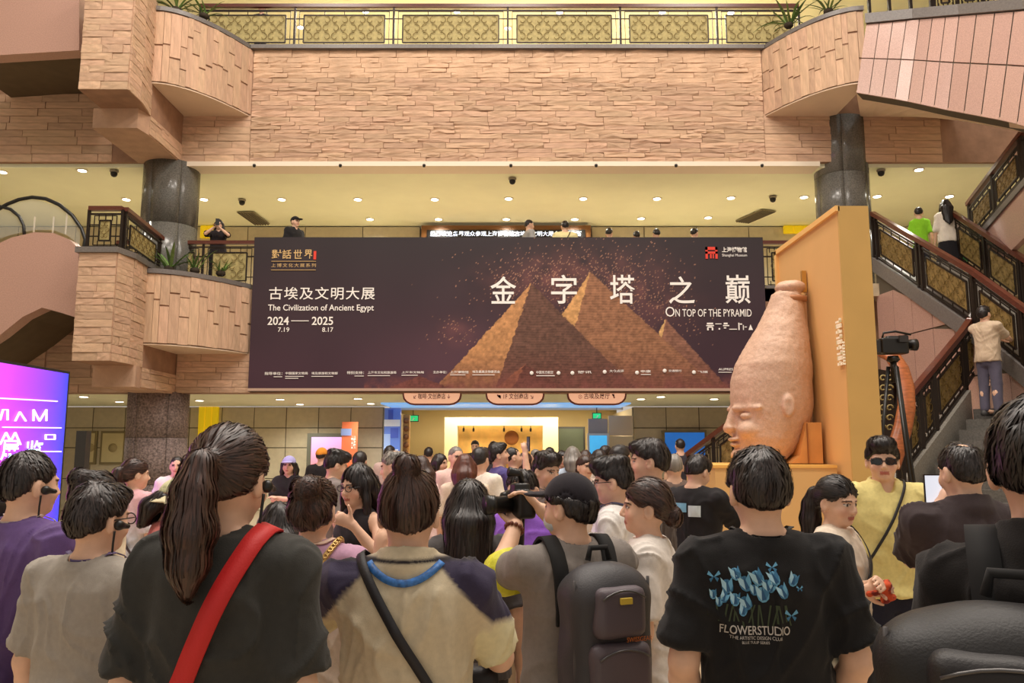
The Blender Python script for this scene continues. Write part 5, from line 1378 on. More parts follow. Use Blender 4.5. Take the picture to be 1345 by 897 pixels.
for px in (609, 622, 662, 685, 697):
    p = P(px, 561, 25.45); MB().lathe((p.x, p.y, p.z - .14), [(.03, 0), (.035, .09), (.012, .12), (.012, .2)], 10).build('hanging_lamp', M_DK, pf)
board('shop_door', 'dark green glass door panel beside the cream shop front', 'door panel', 733, 563, 766, 640, 25.2, (70, 76, 62), .1, M_DK, 0, .3)
board('info_screen', 'narrow pale blue screen on the white pillar by the exit sign', 'screen', 775, 572, 797, 625, YE - .3, (70, 170, 224), .12, mat('screen_white', S(214, 208, 196), .5), .75)
board('info_screen', 'wide deep blue screen recessed in the wall near the statue', 'screen', 874, 568, 925, 600, YE - .25, (36, 104, 186), .12, M_TAN, .6)
tw_ = empty('pillar_cladding', (P(800, 600, YE - .15).x, YE - .15, 0), 0, 'pale clad wall pillar around the narrow blue screen', 'pillar')
for x0, x1, y0, y1, c_ in ((773, 798, 550, 571, (168, 156, 148)), (800, 831, 546, 572, (206, 186, 158)), (800, 831, 573, 640, (214, 196, 158))):
    a, b = P(x0, y1, YE - .16), P(x1, y0, YE - .16); MB().box((a.x, YE - .16, max(0, a.z)), (b.x, YE - .02, b.z)).build('panel', mat('clad_%d' % c_[0], S(*c_), .6), tw_)
# ---- middle floor LED text board
lb = empty('led_board', (P(664, 310, YB2 - .4).x, YB2 - .4, P(664, 325, YB2 - .4).z), 0, 'long brown notice board with a running line of white LED characters', 'notice board')
a, b = P(553, 325, YB2 - .4), P(776, 296, YB2 - .4)
MB().box((a.x, YB2 - .4, 5.0), (b.x, YB2 - .2, b.z)).build('housing', mat('board_brown', S(122, 78, 34), .5), lb)
MB().box((a.x + .15, YB2 - .42, a.z), (b.x - .15, YB2 - .4, P(0, 302, YB2 - .4).z)).build('display', mat('led_black', S(24, 20, 18), .4), lb)
k = MB(); text_fit(k, '热烈欢迎各界观众参观上海博物馆古埃及文明大展金字塔之巅', (a.x + .25, YB2 - .43, P(0, 311, YB2 - .4).z), (1, 0, 0), (0, 0, 1), b.x - a.x - .5, .15, .015); k.build('lettering', mat('led_white', S(226, 236, 255), .4, emit=1.1), lb)
# ---- pink and blue LED wall on the far side
XL = P(85, 560, 9.5).x; zt0 = P(85, 491, 9.5).z
lw = empty('led_wall', (XL, 7.4, 0), 0, 'big pink to blue glowing LED wall with pyramid outlines', 'screen')
MB().box((XL - .2, 5.2, 0), (XL - .01, 9.55, zt0 + .03)).build('housing', M_DK, lw)
def paint_led(U, V, r):
    t = np.clip(U, 0, 1)[..., None]; v = np.clip(V, 0, 1)[..., None]
    pk, pu, bl = np.array(S(244, 84, 178)), np.array(S(176, 66, 236)), np.array(S(58, 66, 244))
    c = np.where(t < .55, pk * (1 - t / .55) + pu * (t / .55), pu * (1 - (t - .55) / .45) + bl * ((t - .55) / .45)); return c * (.85 + .15 * v)
def led_pos(U, V): return np.stack([np.full(U.shape, XL), 7.4 + U * 2.1, .6 + V * (zt0 - .6)], 1)
grid_print('picture', M_LED2, lw, (-1.0, 1, 0, 1), led_pos, paint_led, 40, 24, 2)
M_LINE = mat('led_line', S(255, 225, 250), .4, emit=1.0)
lpx = lambda px, py: PX(px, py, XL + .012)
k = MB()
for q in (((0, 552), (4, 538), (10, 538), (10, 552)), ((20, 553), (26, 541), (34, 553)), ((44, 553), (44, 538), (52, 553), (61, 538), (61, 553)), ((0, 584), (8, 568), (14, 580), (20, 568), (27, 584)), ((4, 561), (80, 562)), ((44, 593), (80, 593)), ((60, 577), (60, 571), (72, 571), (72, 577), (60, 577)), ((0, 523), (75, 527))):
    for s0, s1 in zip(q, q[1:]): k.bar(lpx(*s0), lpx(*s1), .02, .012)
k.build('line_drawing', M_LINE, lw)
k = MB(); a = lpx(0, 606); text_fit(k, '展', a, (0, 1, 0), (0, 0, 1), .32, .22, .01); k.build('lettering', mat('led_cyan', S(210, 250, 255), .4, emit=1.4), lw); k = MB(); text_fit(k, '览', a + Vector((0, .42, 0)), (0, 1, 0), (0, 0, 1), .32, .22, .01); k.build('lettering', mat('led_cyan', S(210, 250, 255), .4, emit=1.4), lw)
ll = bpy.data.lights.new('led_glow', 'AREA'); ll.shape = 'RECTANGLE'; ll.size = 3.5; ll.size_y = 1.8; ll.energy = 25; ll.color = (.85, .35, .9)
lo_ = bpy.data.objects.new('led_glow', ll); link(lo_, lw); lo_.location = (.05, 0, 1.6); lo_.rotation_euler = (0, -math.pi / 2, 0)

# ================================================================== pharaoh statue on its orange stand
YN = 8.3; XP = P(1107, 420, YN).x; YF = 10.3; zp = P(1107, 271, YN).z; XQ = P(1148, 420, YN).x
M_ORG = mat('orange_panel', S(226, 180, 116), .55, noise=.03, nscale=2); M_ORG2 = mat('ochre_edge', S(206, 166, 96), .5, noise=.05, nscale=2)
pn = empty('orange_panel', ((XP + XQ) / 2, (YN + YF) / 2, 0), 0, 'tall orange display panel standing behind the stone pharaoh head', 'display panel')
MB().box((XP + .02, YN + .02, 0), (XQ, YF, zp)).build('core', M_ORG, pn)
MB().box((XP + .015, YN, 0), (XQ + .01, YN + .03, zp + .005)).build('front_edge', M_ORG2, pn)
fr = MB(); fr.box((XP - .015, YN, zp - .05), (XP + .03, YF + .02, zp + .01)); fr.box((XP - .015, YF - .05, 0), (XP + .03, YF + .02, zp)); fr.build('rim', mat('rim_orange', S(246, 196, 120), .5), pn)
M_WT = mat('panel_white', S(250, 236, 206), .6, emit=.1)
pz_ = lambda py: PX(1103, py, XP).z; yt = PX(1103, 450, XP).y
k = MB()
def gl_(z0, z1, y0, y1): k.box((XP + .0, y0, z0), (XP + .018, y1, z1))
zz0, zz1 = pz_(418), pz_(482); n_ = 9; hh = (zz0 - zz1) / n_
for i in range(n_):
    z1 = zz0 - i * hh; z0 = z1 - hh * .75; y0, y1 = yt - .06, yt + .06
    if i % 3 == 0: gl_(z0, z1, y0, y0 + .03); gl_(z0, z0 + .02, y0, y1)
    elif i % 3 == 1: gl_(z0, z0 + .02, y0, y1); gl_(z1 - .02, z1, y0, y1); gl_(z0, z1, y1 - .02, y1)
    else: gl_(z0, z1, yt - .012, yt + .012); gl_(z0, z0 + .03, y0, y1)
k.v = [(x - .012, y, z) for x, y, z in k.v]; k.build('hieroglyph_row', M_WT, pn)
k = MB()
for i in range(8): z1 = pz_(450 + i * 4); k.box((XP - .012, yt - .1, z1 - .02), (XP + .01, yt - .085, z1))
tag(k.build('fine_print', M_WT, pn), kind='stuff')
YS = 9.3; u_ = YS / FPX * 1.0
sx = lambda px: P(px, 500, YS).x
TAB = [(604, 1000, 30, .9), (592, 1003, 36, .9), (575, 1006, 44, .88), (555, 1011, 49, .86), (538, 1012, 52, .86), (520, 1012, 53, .87), (500, 1013, 52, .9), (480, 1016, 49.5, .95), (460, 1021, 43, 1), (440, 1027, 36, 1), (420, 1032, 29, 1), (405, 1035, 24, 1), (392, 1037, 20, 1), (386, 1038, 18.5, 1)]
tab = [[P(1000, y, YS).z, sx(x), YS, r * u_, r * u_ * q] for y, x, r, q in TAB]
SF = Field((sx(925), YS - .7, P(0, 640, YS).z), (sx(1085), YS + .7, P(0, 355, YS).z), .016)
SF.loft(tab, 0, ex=2.0)
pp = lambda px, py, dy=0.0: (P(px, py, YS).x, YS + dy, P(1000, py, YS).z)
SF.ell(pp(1038, 378), (.175, .17, .085), None, .03); SF.cone(pp(1038, 388), pp(1037, 392), .175, .18, .01, clip=(1, 1))
for sd in (-1, 1):
    SF.ell(pp(1020, 535, sd * .42), (.075, .05, .13), None, .03); SF.ell(pp(1018, 536, sd * .475), (.04, .03, .085), None, .02, 's')
    SF.ell(pp(968, 547, sd * .19), (.11, .10, .06), None, .05, 's'); SF.ell(pp(974, 547, sd * .19), (.07, .08, .04), None, .02)
    SF.cone(pp(961, 537, sd * .1), pp(985, 537, sd * .36), .03, .025, .03)
    SF.ell(pp(975, 565, sd * .2), (.11, .12, .09), None, .06)
SF.cone(pp(962, 542), pp(957, 562), .045, .062, .04); SF.ell(pp(958, 562), (.055, .085, .04), None, .03)
SF.ell(pp(963, 577), (.05, .13, .022), None, .02); SF.ell(pp(965, 584), (.05, .11, .024), None, .02); SF.ell(pp(970, 597), (.09, .12, .07), None, .05)
SF.cone(pp(960, 530, -.0), pp(962, 530), .0, .0, .01)
SF.plane(Vector((.62, 0, -.78)), pp(1030, 601), .02)
V_, Q_ = SF.skin(); V_ = relax(V_, Q_, 1)
V_ = V_ + vnormals(V_, Q_) * (vnoise(V_, (9, 9, 9), 4) * .006 + vnoise(V_, (30, 30, 30), 6) * .004)[:, None]
stt = empty('pharaoh_statue', pp(1010, 606), 0, 'giant speckled stone pharaoh head wearing a tall bulbous crown', 'statue')
cS = np.tile(np.array(S(208, 172, 146)), (len(V_), 1)) * (1 + .07 * vnoise(V_, (4, 4, 4), 8) + .08 * vnoise(V_, (40, 40, 40), 9))[:, None]
hi_ = np.clip((V_[:, 2] - P(0, 540, YS).z) / .8, 0, 1)[:, None]; cS = cS * (1 - hi_ * .0)
mesh_np('head', V_ - np.array(ORG[stt.name]), Q_, mat('statue_granite', (1, 1, 1), .55, attr=True, noise=.1, nscale=60, bump=.2, bscale=50), stt, cS)
bk = MB(); bk.bar(pp(1056, 372), (XP, YS, P(0, 372, YS).z), .03); bk.bar((XP - .02, YS, P(0, 384, YS).z), (XP - .02, YS, P(0, 356, YS).z), .05); bk.build('bracket', mat('brass_bracket', S(206, 160, 84), .35, metal=.6), stt)
bq = MB(); bq.lathe(pp(1038, 394), [(.185, -.03), (.19, 0), (.185, .03)], 24); bq.build('strap_ring', mat('ring_tan', S(176, 120, 80), .6), stt)
sb = MB(); sb.box((XP - .16, YS - .06, P(0, 556, YS).z), (XP - .02, YS + .06, P(0, 390, YS).z)); sb.build('back_support', mat('support_tan', S(206, 160, 118), .6), stt)
zq = P(0, 609, YS).z
wd = empty('statue_block', (sx(1055), YS, zq), 0, 'stepped tan wooden block wedged behind the statue neck', 'support block')
wm = MB(); a = pp(1030, 601); b = pp(1058, 560)
wm.prism([(a[0] - .05, YS - .35, zq + .01), (XP - .03, YS - .35, zq + .01), (XP - .03, YS - .35, P(0, 556, YS).z), (XP - .2, YS - .35, P(0, 556, YS).z), (a[0] + .06, YS - .35, P(0, 598, YS).z)], (0, .7, 0)); wm.build('wedge', mat('block_wood', S(216, 152, 84), .6, noise=.1, nscale=5), wd)
MB().box((XP - .2, YS - .37, zq + .01), (XP - .19, YS - .35, P(0, 557, YS).z)).build('seam', mat('seam_dark', S(150, 96, 48), .6), wd)
pe = empty('statue_pedestal', ((sx(940) + XP) / 2, YS, 0), 0, 'plain orange box pedestal below the stone pharaoh head', 'pedestal')
x0_ = P(940, 650, 8.6).x
MB().box((x0_, 8.6, 0), (XP - .025, 10.0, zq - .01)).build('box', M_ORG, pe); MB().box((x0_ - .015, 8.585, zq - .03), (XP - .025, 10.01, zq)).build('top_plate', mat('plate_orange', S(246, 188, 96), .5), pe)

# ================================================================== video camera on a tripod by the stairs
vc = P(1172, 455, 9.9)
tp = empty('camera_tripod', (vc.x, vc.y, 0), 0, 'tall black tripod under the video camera beside the orange panel', 'tripod')
for k_ in range(3):
    a_ = k_ * 2.094 + .5; MB().tube([(vc.x + math.cos(a_) * .06, vc.y + math.sin(a_) * .06, vc.z - .25), (vc.x + math.cos(a_) * .42, vc.y + math.sin(a_) * .42, 0)], [.025, .018], 8).build('leg', M_CAM, tp)
MB().tube([(vc.x, vc.y, vc.z - .45), (vc.x, vc.y, vc.z - .16)], .04, 8).build('column', M_CAM, tp); MB().lathe((vc.x, vc.y, vc.z - .2), [(.05, 0), (.08, .03), (.06, .08)], 12).build('head', M_CAM, tp)
vd = empty('video_camera', vc - Vector((0, 0, .11)), 0, 'large black broadcast video camera on the tripod by the wooden handrail', 'video camera')
fb = Field(vc - Vector((.3, .2, .2)), vc + Vector((.3, .2, .25)), .014); fb.box(vc, (.17, .09, .1), .02); fb.box(vc + Vector((.02, 0, .1)), (.1, .05, .03), .01)
v_, q_ = fb.skin(); mesh_np('body', v_ - np.array(ORG[vd.name]), q_, M_CAM, vd)
MB().tube([vc + Vector((.16, 0, .02)), vc + Vector((.22, 0, .02)), vc + Vector((.22, 0, .02)), vc + Vector((.3, 0, .02))], [.055, .055, .07, .075], 14).build('lens', M_CAM, vd)
MB().tube([vc + Vector((-.12, 0, .1)), vc + Vector((-.1, 0, .17)), vc + Vector((.05, 0, .19)), vc + Vector((.24, 0, .15))], .014, 8).build('handle', M_CAM, vd)
MB().box(vc + Vector((-.3, -.06, -.08)), vc + Vector((-.17, .06, .07))).build('battery', mat('camera_grey', S(48, 46, 46), .5), vd)
MB().box(vc + Vector((.03, -.14, .04)), vc + Vector((.14, -.1, .12))).build('viewfinder', mat('camera_grey', S(48, 46, 46), .5), vd)

# ================================================================== planter plants
def leaf_mesh(k):
    r = random.Random(k); m = MB(); n = 5; vs = []; bend = r.uniform(.3, .9)
    for i in range(n + 1):
        t = i / n; w_ = .055 * (math.sin(math.pi * min(1, t * .9 + .12)) ** .7) * (1 - t * .5)
        y = t * .75 * (1 + bend * .3); z = t * (1 - bend * t * .95); vs += [(-w_, y, z), (0, y, z - .012), (w_, y, z)]
    fs = []
    for i in range(n):
        a = i * 3; fs += [(a, a + 1, a + 4, a + 3), (a + 1, a + 2, a + 5, a + 4)]
    me = m.add(vs, fs, True).mesh('leaf'); me.materials.append(mat('leaf_green', S(96, 128, 62), .45, rnd=.35, noise=.2, nscale=9)); return me
LEAF = [leaf_mesh(k) for k in range(5)]
def plant(p, size, n, label, seed):
    r = random.Random(seed); e = empty('spiky_plant', p, 0, label, 'plant')
    MB().lathe(p, [(.07, -.04), (.1, .0), (.09, .05), (.03, .08)], 10).build('crown_base', mat('soil', S(58, 48, 34), .9), e)
    for i in range(n):
        o = bpy.data.objects.new('leaf', r.choice(LEAF)); link(o, e); s_ = size * r.uniform(.6, 1.1); o.scale = (s_ * r.uniform(.8, 1.3), s_, s_ * r.uniform(.7, 1.2))
        o.rotation_euler = (r.uniform(-.2, .25), 0, i * 2.4 + r.uniform(-.4, .4)); o.location = (r.uniform(-.05, .05), r.uniform(-.04, .04), 0)
    return e
plant(P(222, 352, 15.35) * 1 + Vector((0, 0, -.03)), .62, 18, 'large spiky green plant in the planter below the sloping pier railing', 1)
plant(P(256, 353, 15.6) + Vector((0, 0, -.05)), .5, 14, 'smaller spiky green plant beside the large one in the middle planter', 2)
plant(P(290, 358, 15.9) + Vector((0, 0, -.03)), .42, 16, 'flowering low green plant in the planter next to the banner edge', 3)
plant(P(232, 14, 15.1), .7, 16, 'spiky plant in the top planter beside the stone pier', 4)
plant(P(268, 22, 15.6), .5, 12, 'low spiky plant in the top planter near the bronze railing', 5)
plant(P(1036, 34, 15.9), .72, 18, 'spiky plant on the top planter at the end of the gilt railing', 6)
plant(P(1088, 16, 15.2), .6, 14, 'dark spiky plant on the top planter next to the winding stair', 7)
# ================================================================== the crowd
def earpiece(info, side):
    s, hp, e = info['s'], info['hp'], info['e']; c = hp((side * .093, .012, 1.588)) * s
    F = Field(c - Vector((.06, .06, .06)), c + Vector((.06, .06, .06)), .006); F.ell(c, (.014, .016, .017)); F.cone(c, hp((side * .092, .048, 1.582)) * s, .011, .009, .008)
    v, q = F.skin(); o = mesh_np('earpiece', v, q, M_CAM, e)
    pts = [hp((side * .094, -.004, 1.57)) * s, hp((side * .092, -.006, 1.53)) * s, hp((side * .088, -.004, 1.485)) * s, hp((side * .1, .0, 1.45)) * s]
    MB().tube(arc([tuple(p) for p in pts], 4), .0035, 6).build('cable', M_CAM, o, local=True)
    MB().tube([pts[2], pts[2] + Vector((0, 0, -.035))], .009, 8).build('clip', M_CAM, o, local=True)
def bag_strap(info, name, label, hi, lo, w, t, col, pouch=None, cat='bag', m=None, chain=False):
    e = empty(name, info['e'].location, info['yaw'], label, cat)
    mb, pts, nr = strap_loop(info, hi, lo, w, t); mm = m or mat('strap_%d_%d_%d' % col, S(*col), .6, bump=.1, bscale=200)
    mb.build('strap', mm, e, local=True)
    if chain:
        for i in range(0, len(pts) - 1):
            p = pts[i]; d = (pts[i + 1] - p)
            for k in (0.0, .5):
                c = p + d * k + nr[i].normalized() * .006; x = d.normalized() * .011; y = nr[i].normalized().cross(d.normalized()) * .008
                MB().tube([c + x * math.cos(a) + y * math.sin(a) for a in [q * math.pi / 4 for q in range(9)]], .0028, 5, cap=False).build('chain_link', chain, e, local=True)
    if pouch:
        c, h = pouch[0], pouch[1]; s = info['s']; c = Vector(c) * s; F = Field(c - Vector(h) * 1.4, c + Vector(h) * 1.4, .014); F.box(c, h, min(h) * .7)
        v, q = F.skin(); mesh_np('pouch', v, q, M_LEATH, e, np.tile(np.array(S(*(pouch[2] if len(pouch) > 2 else col))), (len(v), 1)))
    return e
def phone(info, nm, label, size=(.075, .15), screen=(150, 180, 210), up=.05, off=None):
    w = world_pt(info, info['A'][nm][2]) + Vector(off or (0, 0, 0)); e = empty('phone', w, info['yaw'], label, 'phone')
    MB().box((-size[0] / 2, .03, up - .02), (size[0] / 2, .038, up + size[1] - .02)).build('case', M_CAM, e, local=True)
    MB().box((-size[0] / 2 + .005, .027, up - .014), (size[0] / 2 - .005, .03, up + size[1] - .026)).build('screen', mat('phone_screen_%d' % screen[0], S(*screen), .2, emit=.8), e, local=True)
def decal(info, shapes, m, name, back=True, lift=.004):
    """flat shapes (list of polygons in person x,z, 1.72 m body) printed on the shirt's back"""
    tree = info.setdefault('bvh', bvh_of(info['shirt'])); s = info['s']; k = MB(); sg = -1 if back else 1
    for poly in shapes:
        vs = []
        for x, z in poly:
            h = tree.ray_cast(Vector((x * s, sg * .8, z * s)), Vector((0, -sg, 0)))
            vs.append((h[0] + Vector((0, sg * lift, 0))) if h[0] else Vector((x * s, sg * .16, z * s)))
        k.add(vs, [tuple(range(len(vs)))])
    return k.build(name, m, info['e'], local=True)
def decal_text(info, body, x0, z0, x1, z1, m, name='lettering', bold=0):
    v, f = text_data(body, bold); lo = v.min(0); hi = v.max(0); tree = info.setdefault('bvh', bvh_of(info['shirt'])); s = info['s']; vs = []
    for p in v:
        x = x0 + (p[0] - lo[0]) / (hi[0] - lo[0]) * (x1 - x0); z = z0 + (p[1] - lo[1]) / (hi[1] - lo[1]) * (z1 - z0)
        h = tree.ray_cast(Vector((x * s, -.8, z * s)), Vector((0, 1, 0))); vs.append(h[0] + Vector((0, -.004, 0)))
    return MB().add(vs, f).build(name, m, info['e'], local=True)
def backpack(info, label, c, h, col, col2):
    s = info['s']; e = empty('backpack', info['e'].location, info['yaw'], label, 'backpack'); c = Vector(c) * s; h = Vector(h) * s
    F = Field(c - h * 1.5, c + h * 1.5, .012); F.box(c - Vector((0, 0, h.z * .1)), (h.x, h.y, h.z * .9), .06); F.ell(c + Vector((0, -.005, h.z * .62)), (h.x * .97, h.y * .97, h.z * .42), None, .06)
    v, q = F.skin(); v = relax(v, q, 1); n = vnormals(v, q); v = v + n * (vnoise(v, (14, 14, 9), 3) * .006)[:, None]
    body = mesh_np('body', v, q, M_LEATH, e, np.tile(np.array(S(*col)), (len(v), 1)))
    for nm, cz, hz, hx, cc in (('front_pocket', -.42, .44, .72, col2), ('upper_pocket', .42, .34, .62, col2)):
        p = c + Vector((0, -h.y * .92, h.z * cz)); G = Field(p - Vector((.25, .12, .25)), p + Vector((.25, .12, .25)), .011); G.box(p, (h.x * hx, .045, h.z * hz), .03)
        v, q = G.skin(); v = v + vnormals(v, q) * (vnoise(v, (18, 18, 12), 5) * .004)[:, None]; o = mesh_np(nm, v, q, M_LEATH, e, np.tile(np.array(S(*cc)), (len(v), 1)))
        z = p.z + h.z * hz * .72; pts = [Vector((p.x + t * h.x * hx * .85, p.y - .047, z + .012 - .025 * t * t)) for t in np.linspace(-1, 1, 9)]
        MB().tube(pts, .0035, 6).build('zipper', mat('zip_grey', S(92, 90, 90), .35, metal=.6), o, local=True)
    for sx_ in (-1, 1):                                  # side seams
        pts = [c + Vector((sx_ * h.x * .93, -h.y * .55, t * h.z * .92)) for t in np.linspace(-1, .9, 9)]; MB().tube(pts, .005, 6).build('piping', mat('piping_grey', S(70, 66, 66), .5), e, local=True)
    tree = bvh_of(info['shirt'])
    for sd in (-1, 1):
        pts, nr = [], []
        for k in range(33):
            a = k / 32 * math.pi * 1.0; y = -.14 + .0 * a; q = Vector((sd * (.095 + .02 * math.sin(a)) * s, (-math.cos(a) * .2) * s, (1.16 + math.sin(a) * .42) * s)); cc = Vector((sd * .095 * s, 0, 1.2 * s))
            hh = tree.ray_cast(q + (q - cc) * .6, (cc - q).normalized()); p = hh[0] if hh[0] else q; nn = (q - cc).normalized(); pts.append(p + nn * .006); nr.append(nn)
        MB().ribbon(pts, nr, .055, .01).build('shoulder_strap', mat('strap_web', S(22, 21, 22), .85), e, local=True)
    MB().tube([c + Vector((-.04, h.y * .4, h.z * 1.03)), c + Vector((-.03, h.y * .4, h.z * 1.03 + .04)), c + Vector((.03, h.y * .4, h.z * 1.03 + .04)), c + Vector((.04, h.y * .4, h.z * 1.03))], .01, 8).build('grab_handle', mat('strap_web', S(22, 21, 22), .85), e, local=True)
    return e, c, h
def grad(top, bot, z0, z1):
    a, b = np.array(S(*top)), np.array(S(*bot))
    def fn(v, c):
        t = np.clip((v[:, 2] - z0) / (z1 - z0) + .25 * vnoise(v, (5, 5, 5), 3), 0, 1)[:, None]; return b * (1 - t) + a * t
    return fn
FRONT = {}
# --- front row
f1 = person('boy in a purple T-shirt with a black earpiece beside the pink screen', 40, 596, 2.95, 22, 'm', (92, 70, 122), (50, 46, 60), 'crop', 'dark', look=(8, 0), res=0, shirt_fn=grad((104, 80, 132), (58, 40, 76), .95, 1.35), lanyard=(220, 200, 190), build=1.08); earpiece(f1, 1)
f2 = person('boy in a heather grey T-shirt with glasses and a black earpiece', 131, 638, 2.6, 18, 'm', (160, 152, 142), (60, 60, 66), 'short', 'dark', look=(8, 0), res=0, glasses='clear', lanyard=(110, 96, 140), build=1.02); earpiece(f2, 1)
f3 = person('tall woman with a brown ponytail and red strap over a charcoal T-shirt', 302, 566, 2.0, 4, 'f', (56, 55, 52), (50, 50, 54), 'ponytail', 'brown', look=(6, -4), res=0, sleeve='short', build=1.0, arms={'l': {'to': (-.19, .12, .9), 'hint': (-.35, -.9, 0)}, 'r': {'to': (.19, .12, .9), 'hint': (.35, -.9, 0)}}, fold=1.5); earpiece(f3, 1)
bag_strap(f3, 'shoulder_bag', 'red-strapped shoulder bag slung across the charcoal T-shirt', (.105, 0, 1.45), (-.13, 0, .88), .05, .004, (196, 30, 30), ((-.1, .2, .9), (.13, .06, .1), (40, 30, 30)))
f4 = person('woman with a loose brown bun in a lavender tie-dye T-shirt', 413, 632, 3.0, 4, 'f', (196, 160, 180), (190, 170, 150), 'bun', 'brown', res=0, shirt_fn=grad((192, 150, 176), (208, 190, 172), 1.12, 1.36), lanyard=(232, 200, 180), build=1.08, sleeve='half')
bag_strap(f4, 'crossbody_bag', 'crossbody bag with a gold chain strap on the lavender T-shirt', (.1, 0, 1.44), (-.16, 0, .98), .022, .004, (206, 168, 110), ((-.14, .18, .95), (.1, .05, .08), (200, 180, 150)), chain=mat('chain_gold', S(214, 176, 110), .3, metal=.7))
person('short dark-haired woman half hidden between the ponytail and the loose bun', 368, 663, 3.75, -10, 'f', (80, 60, 64), (50, 46, 50), 'bob', 'black', res=1)
def soft(x, w=.006): return np.clip(.5 + x / (2 * w), 0, 1)[:, None]
def raglan(v, c):
    ax = np.abs(v[:, 0]); d = np.minimum(ax - (.085 + .9 * np.maximum(0, 1.452 - v[:, 2])), v[:, 2] - 1.27); d = np.minimum(d, 1.46 - v[:, 2])
    t = soft(d); c = c * (1 - t) + np.array(S(58, 52, 74)) * t
    d2 = np.minimum(np.minimum(ax - .2, 1.26 - v[:, 2]), v[:, 1] + .02); t = soft(d2); c = c * (1 - t) + np.array(S(222, 212, 172)) * t
    d3 = .006 - np.abs(v[:, 2] - 1.452); t = soft(np.minimum(d3, .02 - v[:, 1]), .003); return c * (1 - t) + np.array(S(44, 40, 44)) * t
f5 = person('man with a dark topknot in a beige and navy raglan polo', 538, 622, 2.3, 0, 'm', (204, 190, 162), (40, 38, 40), 'topknot', 'brown', res=0, shirt_fn=raglan, collar=True, sleeve='short', build=1.03, fold=1.3,
            arms={'l': {'px': (497, 742, 2.55), 'hint': (-1, -.3, -.8), 'fine': 1, 'dir': (.1, .2, 1), 'palm': (.6, .6, 0), 'curl': .35}, 'r': {'to': (.2, .36, 1.16), 'hint': (.55, -.2, -1), 'fine': 1}})
bag_strap(f5, 'sling_bag', 'black sling bag worn across the beige raglan polo', (-.115, 0, 1.43), (.17, 0, .98), .026, .004, (30, 28, 32), ((.16, .16, .98), (.1, .05, .12), (30, 28, 32)))
lb_ = [Vector((x, -.13 - .01 * math.cos(x * 12), 1.40 + 4.6 * x * x - .005)) for x in np.linspace(-.105, .105, 19)]; tree5 = bvh_of(f5['shirt']); pts_, nr_ = [], []
for p in lb_:
    h = tree5.ray_cast(Vector((p.x, -.8, p.z)) * f5['s'], Vector((0, 1, 0))); pts_.append(h[0] + Vector((0, -.006, 0))); nr_.append(h[1])
MB().ribbon(pts_, nr_, .02, .003).build('lanyard', mat('lanyard_blue', S(54, 112, 182), .5, noise=.5, nscale=60), f5['e'], local=True)
for a, b in ((0, 1), (1, 2), (2, 0)):
    T3 = [(.035, 1.085), (.062, 1.085), (.052, 1.115)]; p, q = T3[a], T3[b]; d = Vector((q[0] - p[0], q[1] - p[1])); n_ = Vector((-d.y, d.x)).normalized() * .002
    decal(f5, [[(p[0] - n_.x, p[1] - n_.y), (q[0] - n_.x, q[1] - n_.y), (q[0] + n_.x, q[1] + n_.y), (p[0] + n_.x, p[1] + n_.y)]], mat('emblem_ink', S(110, 100, 84), .7), 'emblem')
f6 = person('woman with long straight black hair in a charcoal top', 617, 634, 3.45, 0, 'f', (84, 80, 80), (56, 52, 54), 'long', 'black', res=0)
f7 = person('photographer in a black cap and grey T-shirt aiming a camera', 750, 626, 2.9, -22, 'm', (134, 126, 120), (90, 86, 84), 'short', 'black', look=(-28, 0), res=0, cap=('cap', (38, 34, 40)), mask=True, build=1.06,
            arms={'l': {'px': (677, 690, 3.2), 'hint': (-.6, -.1, -1), 'fine': 1, 'palm': (0, 0, 1), 'dir': (.2, .6, .3), 'curl': .5}, 'r': {'px': (712, 670, 3.22), 'hint': (.8, 0, -.8)}})
ab = MB(); S0, el = f7['A']['l'][0], f7['A']['l'][1]; a_, b_ = S0.lerp(el, .5), S0.lerp(el, .82); ab.tube([a_ * f7['s'], b_ * f7['s']], .083, 20); ab.build('armband', mat('neon_yellow', S(226, 222, 60), .6, bump=.4, bscale=25), f7['e'], local=True)
wr_ = f7['A']['l'][1].lerp(f7['A']['l'][2], .93) * f7['s']; dr = (f7['A']['l'][2] - f7['A']['l'][1]).normalized(); x_ = dr.orthogonal().normalized(); y_ = dr.cross(x_)
for k in range(12):
    c = wr_ + (x_ * math.cos(k * .5236) + y_ * math.sin(k * .5236)) * .034; MB().lathe(c, [(.002, -.009), (.0075, -.005), (.009, 0), (.0075, .005), (.002, .009)], 8).build('bracelet_bead', mat('bead_brown', S(110, 56, 40), .3), f7['e'], local=True)
bpk, bc_, bh_ = backpack(f7, 'large black and grey backpack worn by the photographer in the cap', (.01, -.235, 1.15), (.155, .1, .25), (60, 58, 61), (88, 78, 84))
MB().box(bc_ + Vector((-.02, -bh_.y - .055, bh_.z * .55)), bc_ + Vector((.02, -bh_.y - .045, bh_.z * .63))).build('badge', mat('badge_yellow', S(206, 176, 66), .5), bpk, local=True)
k = MB(); text_fit(k, 'SWISSGEAR', bc_ + Vector((.0, -bh_.y - .05, bh_.z * .06)), (1, 0, 0), (0, 0, 1), .09, .014); k.build('lettering', mat('badge_orange', S(190, 104, 40), .5), bpk, local=True)
cmn = P(683, 662, 3.28); ce = empty('photo_camera', cmn, R(115), 'black stills camera with a long lens held by the photographer', 'camera')
F = Field((-.16, -.12, -.12), (.16, .12, .14), .009); F.box((0, 0, 0), (.075, .04, .055), .014); F.box((0, .0, .06), (.03, .035, .025), .01); F.box((.06, .03, -.005), (.02, .03, .05), .012)
v, q = F.skin(); mesh_np('body', v, q, M_CAM, ce)
